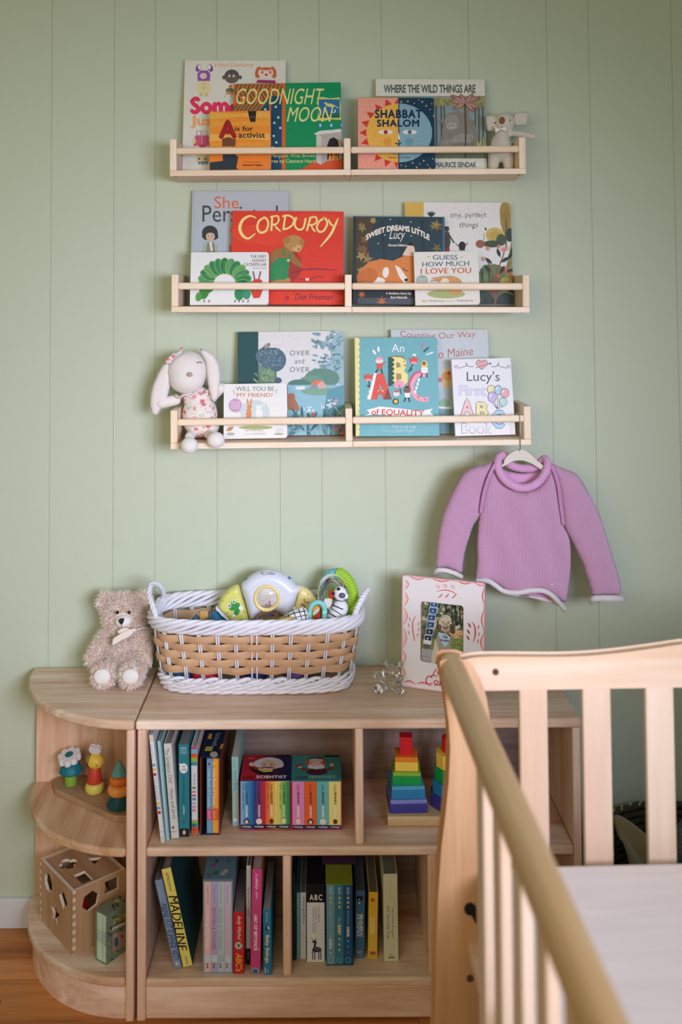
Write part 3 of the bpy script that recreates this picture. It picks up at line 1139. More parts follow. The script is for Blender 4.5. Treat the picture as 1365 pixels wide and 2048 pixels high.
def art_sunmoon(p):
    N, P_, Rd = '#163A52', '#F0A08A', '#D23A2C'
    p.rect(712, 190, 797, 345, P_); p.rect(797, 190, 880, 345, N)
    cx, cy, rx, ry = 799, 266, 66, 59
    for k in range(11):
        a = math.radians(-92 - k * 17.5)
        bx, by = cx + rx * .97 * math.cos(a), cy + ry * .97 * math.sin(a)
        tx, ty = cx + (rx + 14) * math.cos(a), cy + (ry + 13) * math.sin(a)
        nx, ny = -math.sin(a) * 8, math.cos(a) * 8
        if tx < 797: p.poly([(min(797, bx - nx), by - ny), (min(797, bx + nx), by + ny), (tx, ty)], Rd)
    half = [(cx + rx * math.cos(math.radians(d)), cy + ry * math.sin(math.radians(d))) for d in range(90, 271, 12)]
    p.poly([(min(797, x), y) for x, y in half], '#EDB44E')
    half = [(cx + rx * math.cos(math.radians(d)), cy + ry * math.sin(math.radians(d))) for d in range(-90, 91, 12)]
    p.poly([(max(797, x), y) for x, y in half], '#86ABB8')
    p.text('SHABBAT', 750, 219, 845, 237, '#152E48', 0.035, gap=1.12)
    p.text('SHALOM', 754, 239, 839, 254, '#152E48', 0.035, gap=1.12)
    p.ell(772, 264.5, 14.5, 4.5, '#EDE6DC'); p.ell(820, 264.5, 14.5, 4.5, '#EDE6DC'); p.ell(772, 264.5, 4.3, 4.3, '#B02A34'); p.ell(820, 264.5, 4.3, 4.3, '#5E6E7C')
    p.ell(775, 284, 8, 8, '#E89A3C'); p.ell(819, 284, 8, 8, '#6E9DAA')
    p.poly([(797, 265), (801, 278), (797, 280)], '#F2EEE6')
    p.curve([(791, 286), (797, 288.5), (803, 286)], 2.2, '#152E48')
    p.text('Sasy airman', 777, 313, 822, 318, '#5A5030', 0.01); p.text('words by', 786, 307, 806, 310, '#6A5A34', 0.0)
    rr = random.Random(8)
    for x, y in ((845, 204), (861, 219), (816, 203), (829, 207), (803, 204), (853, 212), (864, 208), (868, 232), (838, 200), (856, 330), (866, 318), (840, 328), (826, 326), (812, 333), (848, 322), (860, 337), (870, 300), (834, 335), (803, 331)):
        p.star(x, y, 3.2 if rr.random() < .4 else 1.9, '#E6CF8E', 4, 0.8)


face_book('navy and peach board book with half sun half moon face', 0, (715.5, 196), (868, 195), 872, 717, -0.098, 0.015, '#163A52', art_sunmoon, lean=9.5, kind='board')


# ---- row 2
def art_grey(p):
    p.text('She', 429, 393, 478, 417, '#E0623E', -0.004)
    p.text('Persisted', 405, 411, 556, 444, '#3E464E', -0.006)
    p.ell(420, 466, 16, 15, '#2E3438'); p.poly([(405, 466), (436, 466), (437, 476), (430, 480), (410, 480), (404, 474)], '#2E3438')
    p.ell(421, 473, 9, 9, '#D2AF96'); p.ell(417, 472, 1, .9, '#333'); p.ell(425, 472, 1, .9, '#333'); p.poly([(411, 468), (412, 460), (430, 460), (431, 468), (421, 465)], '#2E3438')
    p.poly([(404, 505), (407, 489), (416, 483), (427, 483), (435, 490), (437, 505)], '#9DB4A0'); p.poly([(412, 505), (415, 485), (428, 485), (431, 505)], '#8E8678'); p.line([(421, 484), (424, 502)], 4, '#EDE7DC')
    p.poly([(459, 458), (464, 455), (466, 462), (460, 466)], '#D98A72'); p.poly([(458, 492), (463, 490), (466, 502), (459, 503)], '#C9705A')
    p.line([(388, 382), (386, 612)], 0.8, '#A3ABB3')


face_book('light grey picture book with orange and slate serif title, half hidden', 1, (385, 380.5), (578, 382), 578, 382, -0.050, 0.011, '#B4BCC2', art_grey, lean=7.0)


def art_red(p):
    Y, D = '#F2DC86', '#6E2A3A'
    p.rect(462, 418, 694, 616, '#DE3A26')
    for x, y, a, b in ((520, 470, 60, 20), (640, 440, 50, 14), (620, 590, 70, 12), (500, 540, 40, 30)): p.ell(x, y, a, b, '#E4432B', 5)
    # lettering: big hand-cut capitals
    p.curve([(513, 436), (500, 432), (486, 440), (480, 456), (485, 470), (497, 477), (511, 467)], 6.2, Y, True)
    p.curve([(527, 436), (518, 443), (515, 456), (521, 465), (532, 462), (537, 448), (533, 437), (526, 435)], 4.2, Y)
    p.line([(545, 433), (543, 462)], 4, Y); p.curve([(541, 434), (555, 432), (558, 440), (553, 448), (545, 449)], 3.6, Y); p.curve([(548, 449), (555, 457), (562, 463)], 3.6, Y, True)
    p.line([(571, 432), (567, 459)], 4, Y); p.curve([(565, 433), (577, 431), (588, 438), (585, 450), (575, 457), (566, 459)], 3.8, Y)
    p.curve([(593, 434), (590, 450), (597, 459), (607, 456), (612, 436)], 4, Y)
    p.line([(621, 436), (614, 462)], 4, Y); p.curve([(619, 436), (631, 434), (634, 442), (628, 449), (619, 450)], 3.6, Y); p.curve([(622, 450), (627, 459), (632, 464)], 3.6, Y, True)
    p.curve([(650, 436), (639, 443), (634, 455), (640, 464), (649, 460), (655, 447), (651, 437), (646, 436)], 4, Y)
    p.curve([(657, 438), (662, 448), (668, 452)], 4.2, Y, True); p.curve([(677, 436), (670, 452), (661, 470), (641, 494)], 5.4, Y, True)
    # plain toy figure in green overalls, generic
    p.ell(574, 532, 30, 34, '#A8322A', 10)
    p.ell(588, 487, 20, 17, '#B98A50'); p.ell(573, 481, 7, 7, '#A9783E'); p.ell(605, 484, 5, 6, '#A9783E'); p.ell(595, 497, 9, 7, '#CDA76E'); p.ell(598, 499, 1.8, 1.4, '#33231A'); p.ell(590, 493, 1.2, 1.2, '#33231A')
    p.poly([(539, 528), (541, 508), (552, 498), (572, 494), (588, 508), (606, 530), (604, 536), (590, 530), (578, 520), (560, 530), (548, 532)], '#9E6C38')
    p.poly([(540, 562), (541, 530), (556, 516), (580, 516), (578, 540), (576, 562)], '#2F8A52'); p.line([(566, 497), (570, 512)], 4, '#2F8A52'); p.line([(581, 506), (577, 520)], 4, '#2F8A52'); p.ell(577, 521, 2.5, 2.5, '#D8D4C4')
    p.ell(560, 564, 18, 4.5, '#B98A50', -4); p.ell(576, 561, 6, 5, '#B98A50')
    p.curve([(579, 549), (605, 540), (640, 538), (677, 541)], 2.2, '#6E2A4E', True)
    p.curve([(590, 556), (614, 560), (636, 553), (650, 556)], 1.8, '#7A2A44', True); p.ell(615, 559, 4, 3, '#E8D6C4')
    p.text('by', 570, 590, 580, 602, D, -0.01, shear=0.3); p.text('Don', 590, 587, 614, 600, D, -0.01, shear=0.3); p.text('Freeman', 618, 588, 666, 600, D, -0.012, shear=0.3)


face_book('large bright red picture book with cut-out yellow capital lettering', 1, (465, 420.5), (688, 424), 687, 464, -0.078, 0.010, '#DE3A26', art_red, lean=8.0)


def art_leafring(p):
    D = '#5E4A46'
    p.text('THE VERY', 501, 510, 533, 516, D, 0.008); p.text('HUNGRY', 505, 518, 533, 524, D, 0.008); p.text('CATERPILLAR', 488, 526, 533, 532, D, 0.008); p.text('by Eric Carle', 507, 534.5, 533, 538.5, D, 0)
    # arch of torn green leaves (a plain stand-in)
    G = ('#2F8A50', '#1F6E44', '#4FA060', '#2A7A58', '#66A860', '#37855E')
    rr = random.Random(2)
    n = 15
    for k in range(n):
        a = math.radians(200 - k * (220 / (n - 1)))
        x, y = 450 + 38 * math.cos(a), 566 - 34 * math.sin(a)
        p.ell(x, y, 17, 10, '#8FAE58', -math.degrees(a), 12)
        p.ell(x, y, 15.6, 8.6, G[k % 6], -math.degrees(a), 12)
        for j in (-4, 1, 5):
            c, s_ = math.cos(a), -math.sin(a)
            p.line([(x - 11 * c - j * s_ * .8, y - 11 * s_ + j * c * .8), (x + 12 * c - j * s_ * .6, y + 12 * s_ + j * c * .6)], 1.1, rr.choice(G))
    p.ell(410, 583, 9, 16, '#37853E', 15); p.ell(398, 594, 6, 9, '#4F9A48', 10)
    p.ell(479, 588, 9, 13, '#2F8A58'); p.ell(494, 587, 8, 12, '#3A9468'); p.ell(499, 573, 7, 12, '#4FA070')
    p.poly([(505, 563), (512, 558), (524, 560), (527, 578), (520, 596), (508, 597), (503, 584)], '#D2442E')
    p.line([(510, 560), (507, 543)], 2.4, '#8A5A6A'); p.line([(518, 560), (522, 543)], 2.4, '#8A5A6A')
    for x in (410, 420, 472, 480, 488, 498): p.line([(x, 600), (x - 2, 605)], 1.6, '#6A5A3A')


face_book('white board book with an arch of green painted leaves', 1, (382.5, 504), (538, 505), 538, 381.5, -0.103, 0.015, '#E8E6E2', art_leafring, lean=9.5, kind='board')


def art_fox(p):
    p.rect(706, 430, 892, 620, '#2A4048')
    p.rect(706, 432, 713, 616, '#22323A'); p.rect(886, 433, 891, 616, '#486A84'); p.rect(710, 431, 890, 434, '#486A84')
    p.poly([(713, 434), (755, 434), (740, 470), (728, 530), (713, 560)], '#4E3E2C')
    for k in range(16):
        rr = random.Random(k)
        x, y = rr.choice(((rr.uniform(714, 748), rr.uniform(440, 545)), (rr.uniform(856, 884), rr.uniform(436, 500))))
        p.star(x, y, rr.uniform(7, 14), rr.choice(('#8A7A4A', '#A08A52', '#6E6A44', '#7E5A34')), 5, rr.uniform(3, 5), rr.uniform(0, 3))
    for x in (765, 800, 845): p.line([(x, 440), (x + 4, 520)], 4, '#24363C')
    # arched title
    p.text('SWEET DREAMS LITTLE', 732, 450, 860, 462, '#E8DECE', 0.05, arc=20)
    p.text('Lucy', 779, 460, 811, 484, '#EDE6DA', -0.012, shear=0.35)
    p.text('-Forest Edition-', 776, 488, 816, 493, '#E8DECE', 0.03)
    for x, y in ((781, 439), (822, 444), (757, 487), (823, 472), (838, 455), (770, 470)): p.ell(x, y, 1.3, 1.3, '#D8E2E0')
    # sleeping fox
    p.poly([(715, 562), (720, 540), (738, 524), (762, 518), (786, 522), (806, 513), (822, 508), (832, 512), (840, 570), (716, 570)], '#D9823E')
    p.poly([(805, 511), (817, 490), (822, 484), (829, 495), (832, 512)], '#E8C8B0'); p.poly([(816, 491), (822, 483), (828, 492)], '#2A2220')
    p.ell(772, 545, 6.5, 11, '#F0E6D8', 8); p.ell(757, 561, 14, 6.5, '#F0E6D8', 5)
    p.ell(735, 553, 22, 16, '#C96F32', -18); p.poly([(790, 530), (800, 535), (812, 552), (818, 562), (808, 566), (798, 552)], '#F0E6D8')
    p.ell(813, 560, 4, 3, '#2A2220'); p.curve([(806, 536), (811, 541), (816, 542)], 1.6, '#3A2018')
    p.rect(706, 568, 892, 620, '#262A30'); p.rect(716, 596, 884, 612, '#4A5058')
    for x, y, r in ((724, 589, 9), (764, 603, 12)): p.star(x, y, r, '#B96A3E', 7, r * .35)
    p.text('A Bedtime Story by', 772, 584.5, 823, 590.5, '#E0D2BE', 0.03); p.text('Ersi Nicholls', 782, 592.5, 815, 597.5, '#E0D2BE', 0.03)


face_book('dark teal picture book with a sleeping orange fox among leaves', 1, (707, 432), (890, 434), 889, 708.5, -0.078, 0.010, '#3E5A70', art_fox, lean=8.0)


def art_garden(p):
    p.rect(808, 400, 848, 620, '#D9B250'); p.rect(848, 400, 1032, 620, '#E4E0DA')
    p.text('tiny, perfect', 901, 424, 973, 438, '#6E6E68', -0.004, jit=1); p.text('things', 919, 444, 957, 458, '#6E6E68', -0.004, jit=1)
    rr = random.Random(6)
    for a in (60, 75, 90, 105, 120, 45, 135): p.leaf(863, 434, 13, 2.5, a, '#3A3E30')
    # walking pair
    p.ell(894, 459, 5, 5, '#5A4438'); p.poly([(889, 464), (899, 464), (902, 484), (898, 500), (890, 500)], '#4A4634'); p.line([(899, 470), (909, 486)], 3, '#4A4634'); p.rect(891, 496, 900, 504, '#A02E28'); p.poly([(886, 458), (900, 456), (897, 453), (890, 453)], '#33332A')
    p.ell(925, 491, 7, 8, '#26241F'); p.poly([(917, 490), (932, 490), (930, 501), (920, 501)], '#26241F'); p.line([(912, 487), (918, 493)], 2, '#8A6A4A'); p.line([(931, 492), (936, 486)], 2, '#8A6A4A')
    p.ell(972, 458, 2, 3, '#555')
    # trees and bushes
    p.ell(1014, 436, 13, 33, '#B59A52'); p.ell(1010, 424, 10, 20, '#A88C46')
    for k in range(7): p.line([(1013, 480), (1001 + k * 4, 415 + abs(k - 3) * 6)], 0.8, '#6A5A34')
    p.line([(1013, 500), (1013, 440)], 3, '#7A6A48')
    p.ell(990, 470, 18, 15, '#CDB45E'); p.ell(990, 472, 12, 10, '#BFA24E')
    p.ell(1003, 480, 10, 12, '#4A5A40'); p.ell(985, 488, 18, 7, '#3E5038'); p.ell(1020, 470, 8, 14, '#3A4636'); p.ell(961, 488, 9, 8, '#9E5A42'); p.line([(968, 484), (969, 466)], 1, '#A08A50')
    p.rect(945, 502, 1032, 520, '#E4E0DA')
    # big leafy plants in front
    p.poly([(957, 620), (957, 548), (968, 530), (990, 528), (1032, 540), (1032, 620)], '#6A7A4E')
    p.poly([(1020, 500), (1032, 480), (1032, 620), (1004, 620), (1008, 560)], '#8A8A54')
    for k in range(22): p.leaf(rr.uniform(958, 984), 566, rr.uniform(16, 34), 3, 90 + rr.uniform(-16, 16), rr.choice(('#4E5E36', '#3E5034', '#7A8452')))
    p.curve([(990, 578), (994, 545), (1004, 520), (1010, 500)], 2, '#8A4A3A'); p.curve([(992, 560), (980, 535), (976, 522)], 2, '#8A4A3A'); p.curve([(994, 550), (1010, 540), (1022, 524)], 2, '#8A4A3A')
    for x, y, a in ((985, 528, 140), (982, 545, 130), (1001, 515, 110), (1003, 525, 35), (1010, 545, 20), (1016, 520, 60), (1008, 560, -20), (1000, 548, 60), (1022, 510, 70), (1014, 575, -40), (1020, 540, -10)):
        p.leaf(x, y, 19, 7, a, '#27382E')
    for x, y in ((976, 497), (998, 494), (1013, 497), (1007, 500), (967, 518)): p.star(x, y, 6, '#D8907A', 7, 2.6); 
    for x, y in ((1012, 542), (1024, 552), (996, 558)): p.poly([(x - 3, y - 8), (x + 3, y - 9), (x + 2, y + 6), (x - 1, y + 6)], '#D9623A')
    p.poly([(976, 620), (978, 570), (990, 552), (1000, 556), (996, 620)], '#7A5A40')
    p.ell(1012, 566, 12, 12, '#B8A44E'); p.ell(968, 598, 18, 16, '#38443A'); p.ell(1012, 602, 18, 16, '#343E38'); p.ell(1000, 575, 6, 5, '#D8A24A')
    for k in range(8): p.leaf(962 + k * 8, 612, 18, 6, 90 + rr.uniform(-30, 30), '#2A382E')


face_book('white picture book with mustard spine and garden plants, behind the fox book', 1, (810, 405.5), (1022, 404), 1024, 811, -0.050, 0.010, '#E4E0DA', art_garden, lean=7.0)


def art_guess(p):
    B, O = '#4A6A80', '#D0583A'
    p.text('GUESS', 866, 510, 916, 519.5, B, 0.012); p.text('HOW MUCH', 845, 523, 939, 532.5, B, 0.012, slope=2); p.text('I LOVE YOU', 842, 536, 943, 547, O, 0.012, slope=2)
    p.leaf(854, 514, 8, 3, 10, '#C9BC8A'); p.leaf(920, 515, 8, 3, 10, '#C9BC8A')
    p.ell(845, 561, 12, 11, '#A9ADA6'); p.text('OVER 30 MILLION', 836, 557, 854, 559, '#EEE', 0); p.text('COPIES SOLD', 838, 562, 852, 564, '#EEE', 0)
    p.ell(893, 572, 37, 22, '#C9D8D8'); p.ell(893, 588, 38, 9, '#A9B070')
    # plain brown animal shape
    p.ell(905, 563, 20, 11, '#CF9A62', 12); p.poly([(862, 556), (890, 552), (896, 560), (880, 566)], '#CF9A62'); p.ell(890, 564, 9, 8, '#EAD6BC'); p.ell(912, 580, 14, 9, '#CF9A62'); p.line([(862, 562), (884, 560)], 2, '#B9824E')
    p.text('Sam McBratney', 845, 600, 889, 604.5, '#6A6258', 0.0); p.text('illustrated by', 893, 601, 911, 604, '#9A9288', 0); p.text('Anita Jeram', 914, 599, 946, 604, '#6A6258', 0.0)


face_book('cream board book with slate and orange title in front of the fox book', 1, (828, 504.5), (956, 502), 961, 830, -0.103, 0.014, '#E6DFD2', art_guess, lean=9.5, kind='board')


# ---- row 3
def art_lake(p):
    p.rect(473, 660, 517, 880, '#0E4A4C'); p.rect(517, 660, 690, 880, '#DCDAD8')
    for st, x0, y0, x1, y1 in (('OVER', 580, 701, 619, 711), ('and', 590, 717, 609, 727), ('OVER', 580, 734, 619, 744)): p.text(st, x0, y0, x1, y1, '#5E6468', -0.004, shear=0.12, gap=1.15)
    rr = random.Random(9)
    p.ell(546, 720, 27, 25, '#4E6878'); p.ell(530, 712, 18, 17, '#56707E')
    for k in range(44): p.leaf(rr.uniform(522, 560), rr.uniform(700, 742), rr.uniform(6, 11), 2.6, rr.uniform(0, 180), rr.choice(('#6A8494', '#3E5666', '#7C96A2')))
    p.ell(533, 693, 7, 4, '#A39A86', -25); p.ell(538, 689, 3, 3, '#7A7468'); p.leaf(522, 698, 10, 3, 20, '#4A4A44')
    p.poly([(517, 730), (545, 742), (560, 760), (560, 880), (517, 880)], '#6F8A72')
    for k in range(22): p.leaf(rr.uniform(518, 552), rr.uniform(752, 768), rr.uniform(10, 22), 4, rr.uniform(40, 140), rr.choice(('#7C9A6E', '#8FA67A', '#567A62')))
    p.ell(557, 761, 7, 6, '#4A5A72')
    # right-hand tree, hill, house, lake
    p.poly([(690, 662), (676, 664), (660, 690), (664, 720), (640, 735), (650, 760), (690, 770)], '#9DB9BF')
    for k in range(90): p.leaf(rr.uniform(630, 686), rr.uniform(664, 745) if rr.random() < .7 else rr.uniform(675, 700), rr.uniform(8, 13), 4, rr.choice((20, 35, 150, 165, 190, 60)), rr.choice(('#6E9AA6', '#8CB2BA', '#4E8090', '#7CA4AE')))
    p.ell(645, 757, 34, 20, '#5E8A78'); p.ell(625, 763, 24, 12, '#6A967F'); p.ell(600, 768, 22, 9, '#4F7A6E')
    p.rect(576, 770, 690, 880, '#8FBCC8')
    p.ell(640, 783, 38, 8, '#7FA58C'); p.poly([(620, 775), (630, 763), (646, 762), (652, 770), (651, 777), (621, 778)], '#7C98A0'); p.poly([(621, 770), (630, 761), (645, 761), (652, 770), (636, 768), (630, 770)], '#E8704A'); p.poly([(636, 777), (636, 768), (645, 762), (652, 769), (652, 777)], '#D9A8A0')
    p.rect(592, 773, 610, 779, '#E6E2DC')
    p.poly([(655, 780), (690, 770), (690, 880), (640, 880)], '#5E96A2')
    p.ell(583, 794, 8, 8, '#B06A48'); p.poly([(574, 820), (576, 800), (590, 797), (598, 812), (600, 822)], '#A9714E')
    for k in range(80): p.leaf(rr.uniform(575, 688), rr.uniform(835, 880), rr.uniform(14, 34), 4.5, 90 + rr.uniform(-45, 45), rr.choice(('#3E6A76', '#4F7F86', '#2F5A68', '#6E9A8A', '#85AEB0')))
    for x, y in ((618, 820), (653, 812), (662, 806)):
        for k in range(14): p.ell(x + rr.uniform(-10, 10), y + rr.uniform(-7, 6), 1.8, 1.5, '#E4E8E8', 0, 6)
    p.star(672, 802, 7, '#B9A0A8', 4, 3); p.line([(668, 812), (684, 830)], 1, '#EEE'); p.ell(627, 829, 3, 5, '#C8604E')
    for x, y in ((672, 858), (683, 854), (683, 866)): p.star(x, y, 7.5, '#D25A62', 5, 2.5)
    p.text('M. H. Clark', 575, 860, 596, 863.5, '#C9DDE0', 0); p.text('illustrated by Soyeon Kim', 600, 860, 640, 863.5, '#C9DDE0', 0)


face_book('tall white picture book with dark teal spine and painted lake landscape', 2, (475, 663), (687, 662.5), 688, 476, -0.052, 0.010, '#DCDAD8', art_lake, lean=7.0)


def art_friend(p):
    p.text('WILL YOU BE', 472, 773, 549, 782, '#7C8A80', 0.012); p.text('MY FRIEND?', 474, 786, 546, 794, '#D07A4A', 0.012)
    p.curve([(466, 780), (469, 785), (468, 790)], 1.2, '#9AA090'); p.curve([(556, 778), (552, 783), (553, 788)], 1.2, '#9AA090')
    p.ell(471, 811, 13.5, 14, '#C99AB8')
    for k, y in enumerate((803, 807, 811, 815)): p.text(('FROM THE', 'CREATORS', 'OF GUESS', 'HOW MUCH')[k], 462, y, 480, y + 2.6, '#F0E6EC', 0.0)
    p.ell(510, 824, 30, 24, '#C9D4D0')
    p.ell(498, 828, 5.5, 12, '#DE8A5A'); p.ell(499, 814, 5, 5, '#DE8A5A'); p.leaf(497, 812, 16, 4, 98, '#DE8A5A'); p.leaf(501, 812, 16, 4, 80, '#DE8A5A')
    p.ell(519, 828, 7, 12, '#ECE8E2'); p.ell(518, 815, 6, 5, '#ECE8E2'); p.leaf(521, 813, 16, 4, 35, '#E2DCD6'); p.ell(512, 855, 34, 4, '#A9AE6A')
    p.leaf(453, 862, 17, 8, 30, '#B98A5A'); p.ell(462, 868, 8, 3, '#A9B8A0'); p.ell(560, 862, 8, 6, '#D8D6D0'); p.ell(558, 868, 10, 2, '#A9AE8A')
    p.text('Sam McBratney', 491, 859, 527, 863.5, '#9A9490', 0); p.text('illustrated by', 488, 867, 504, 869.5, '#B0AAA4', 0); p.text('Anita Jeram', 506, 865.5, 532, 869.5, '#9A9490', 0)


face_book('small white board book with grey and orange title next to the bunny', 2, (448, 768), (574, 766.5), 575, 447, -0.103, 0.014, '#E8E4DE', art_friend, lean=9.5, kind='board')


def art_letters(p):
    Tq, Y, Rd, Pk, Wt = '#6FAFB4', '#EFE08E', '#E0503A', '#EFA0B0', '#F2EEE8'
    p.rect(707, 672, 880, 882, Tq); p.rect(707, 672, 716, 882, Y)
    for k in range(17): p.ell(716, 682 + k * 12.2, 4, 6.4, Y, 0, 10)
    p.text('An', 784, 688, 809, 704, Wt, -0.002)
    p.poly([(842, 697), (847, 685), (849, 686), (845, 698)], '#E86A8E'); p.poly([(847, 702), (858, 693), (859, 696), (849, 705)], '#175048'); p.poly([(852, 709), (866, 703), (867, 706), (853, 711)], Wt)
    p.leaf(753, 710, 14, 5, 125, Wt); p.leaf(758, 705, 13, 5, 95, Wt)
    # A
    p.poly([(735, 799), (749, 746), (757, 746), (743, 799)], Wt); [p.ell(738 + k * 2.7, 794 - k * 10, 3, 4.4, Wt, 0, 8) for k in range(5)]
    p.poly([(742, 799), (754, 747), (768, 747), (784, 799), (767, 799), (764, 789), (757, 789), (755, 799)], Rd); p.poly([(759, 780), (761, 768), (765, 780)], Tq); p.poly([(767, 799), (784, 799), (776, 775), (772, 787)], '#8A3A2C')
    p.ell(757, 782, 1.6, 1.6, '#F0A0A0'); p.ell(766, 782, 1.8, 1.8, '#F0D070')
    # B
    p.poly([(777, 714), (785, 712), (785, 771), (777, 773)], '#1E4E46'); p.poly([(777, 714), (790, 711), (806, 712), (812, 718), (785, 716)], '#9A7E4E')
    p.poly([(785, 714), (804, 715), (813, 722), (812, 735), (808, 741), (816, 749), (816, 764), (808, 771), (785, 769)], Y); p.poly([(793, 724), (800, 726), (802, 734), (793, 736)], '#A98A58'); p.poly([(793, 746), (803, 748), (804, 758), (793, 761)], '#A98A58')
    [p.ell(786, 720 + k * 9, 3, 4, '#1E4E46', 0, 8) for k in range(6)]; p.ell(810, 731, 2, 2, '#E06A3A'); p.ell(809, 723, 1.6, 1.6, '#4A90B0')
    # C
    p.curve([(852, 752), (845, 747), (833, 752), (825, 766), (824, 780), (833, 794), (846, 799), (858, 798)], 9.5, Pk, n=5); p.curve([(848, 745), (832, 746), (820, 764), (820, 782)], 4, '#D2526E', n=5)
    [p.ell(838 - k * 2.4, 760 + k * 8, 2.6, 4, Wt, 0, 8) for k in range(4)]; p.ell(837, 794, 1.8, 1.8, '#E0503A'); p.ell(843, 797, 1.7, 1.7, '#F0D070'); p.ell(850, 799, 1.7, 1.7, '#4A90B0')
    # flowers
    for x, y in ((737, 754), (828, 720)):
        p.poly([(x - 9, y - 6), (x - 5, y - 2), (x, y - 7), (x + 5, y - 2), (x + 9, y - 6), (x + 7, y + 5), (x - 7, y + 5)], Rd); p.ell(x, y + 6, 6, 2.5, Pk)
    p.line([(738, 762), (741, 775)], 2, '#1E4E46'); p.leaf(741, 775, 8, 4, 140, '#1E4E46'); p.line([(827, 728), (817, 745)], 2, '#1E4E46'); p.leaf(818, 743, 10, 4, 40, '#1E4E46'); p.ell(829, 710, 4, 2.4, Wt); 
    # small people
    p.ell(759, 722, 8, 5, '#F0D8CC'); p.ell(759, 717, 7, 3, Pk); p.poly([(754, 728), (765, 727), (765, 738), (755, 738)], Rd); p.line([(757, 738), (752, 746)], 2.4, '#222'); p.line([(763, 738), (765, 747)], 2.4, '#222'); p.line([(764, 730), (771, 724)], 2, Rd)
    p.ell(849, 729, 7, 8, '#E9D26A'); p.ell(848.5, 727, 4, 4, '#8A5A3A'); p.poly([(842, 735), (856, 735), (856, 746), (843, 746)], Wt); p.line([(845, 746), (842, 755)], 2.2, '#3A2A2A'); p.line([(853, 746), (855, 755)], 2.2, '#3A2A2A')
    p.poly([(787, 774), (790, 764), (798, 760), (806, 763), (811, 772), (799, 777)], Pk); p.line([(799, 770), (803, 788)], 1.2, '#333')
    p.ell(793, 788, 7, 5, '#F0D8CC'); p.ell(794, 783, 5, 2, Rd); p.ell(792, 803, 6, 6, '#222'); p.ell(792, 803, 4, 4, '#E6C04A'); p.ell(815, 780, 7, 6, '#7A5540'); p.ell(815, 774, 4, 2, '#222'); p.poly([(809, 786), (821, 786), (820, 795), (810, 795)], Wt); p.line([(812, 795), (809, 804)], 2.2, '#222'); p.line([(818, 795), (820, 804)], 2.2, '#222')
    # banner
    p.poly([(728, 832), (740, 826), (733, 820), (760, 813), (800, 817), (840, 822), (866, 817), (861, 824), (869, 833), (840, 836), (790, 832), (750, 829)], Wt)
    p.text('of EQUALITY', 743, 819, 849, 833, Rd, 0.02, slope=-3, shear=0.05)
    p.text('Written by', 762, 853, 781, 856.5, '#DDEBEA', 0); p.text('Chana Ginelle Ewing', 784, 851, 832, 857, '#DDEBEA', 0.01); p.text('Illustrated by', 765, 860, 790, 863.5, '#DDEBEA', 0); p.text('Paulina Morgan', 792, 859, 829, 864, '#DDEBEA', 0.01)


face_book('turquoise picture book with yellow scalloped spine and big red, yellow, pink letters', 2, (709.5, 675), (874.5, 675), 878.5, 710, -0.084, 0.011, '#6FAFB4', art_letters, lean=8.0)


def art_coast(p):
    p.rect(780, 655, 984, 882, '#C6CBCC')
    p.text('Counting Our Way', 801, 665, 952, 681, '#B4685C', -0.01, slope=-0, arc=-4); p.text('to Maine', 869, 697, 947, 714, '#B4685C', -0.01, slope=8)
    p.ell(893, 745, 10, 9, '#E6CDA8'); p.ell(896, 752, 13, 9, '#E0A24E'); p.ell(899, 746, 3, 4, '#C84A4E'); p.poly([(888, 760), (903, 762), (900, 775), (892, 782), (886, 770)], '#E6BE74'); p.ell(881, 760, 5, 5, '#C87A5A')
    p.rect(875, 775, 984, 818, '#B9C6C6'); p.ell(889, 807, 11, 9, '#8DB48A'); p.rect(875, 815, 984, 882, '#7E9FA0'); p.poly([(875, 812), (905, 815), (905, 818), (875, 817)], '#ECECE8')
    for y in (790, 796, 802): p.line([(877, y), (903, y + 1)], 0.8, '#9FB0B0')
    p.poly([(876, 840), (905, 845), (905, 880), (876, 880)], '#5E8688')


face_book('pale grey picture book with thin brick-red title, behind the turquoise one', 2, (782, 659), (976.5, 659), 981, 783, -0.052, 0.010, '#C6CBCC', art_coast, lean=7.0)


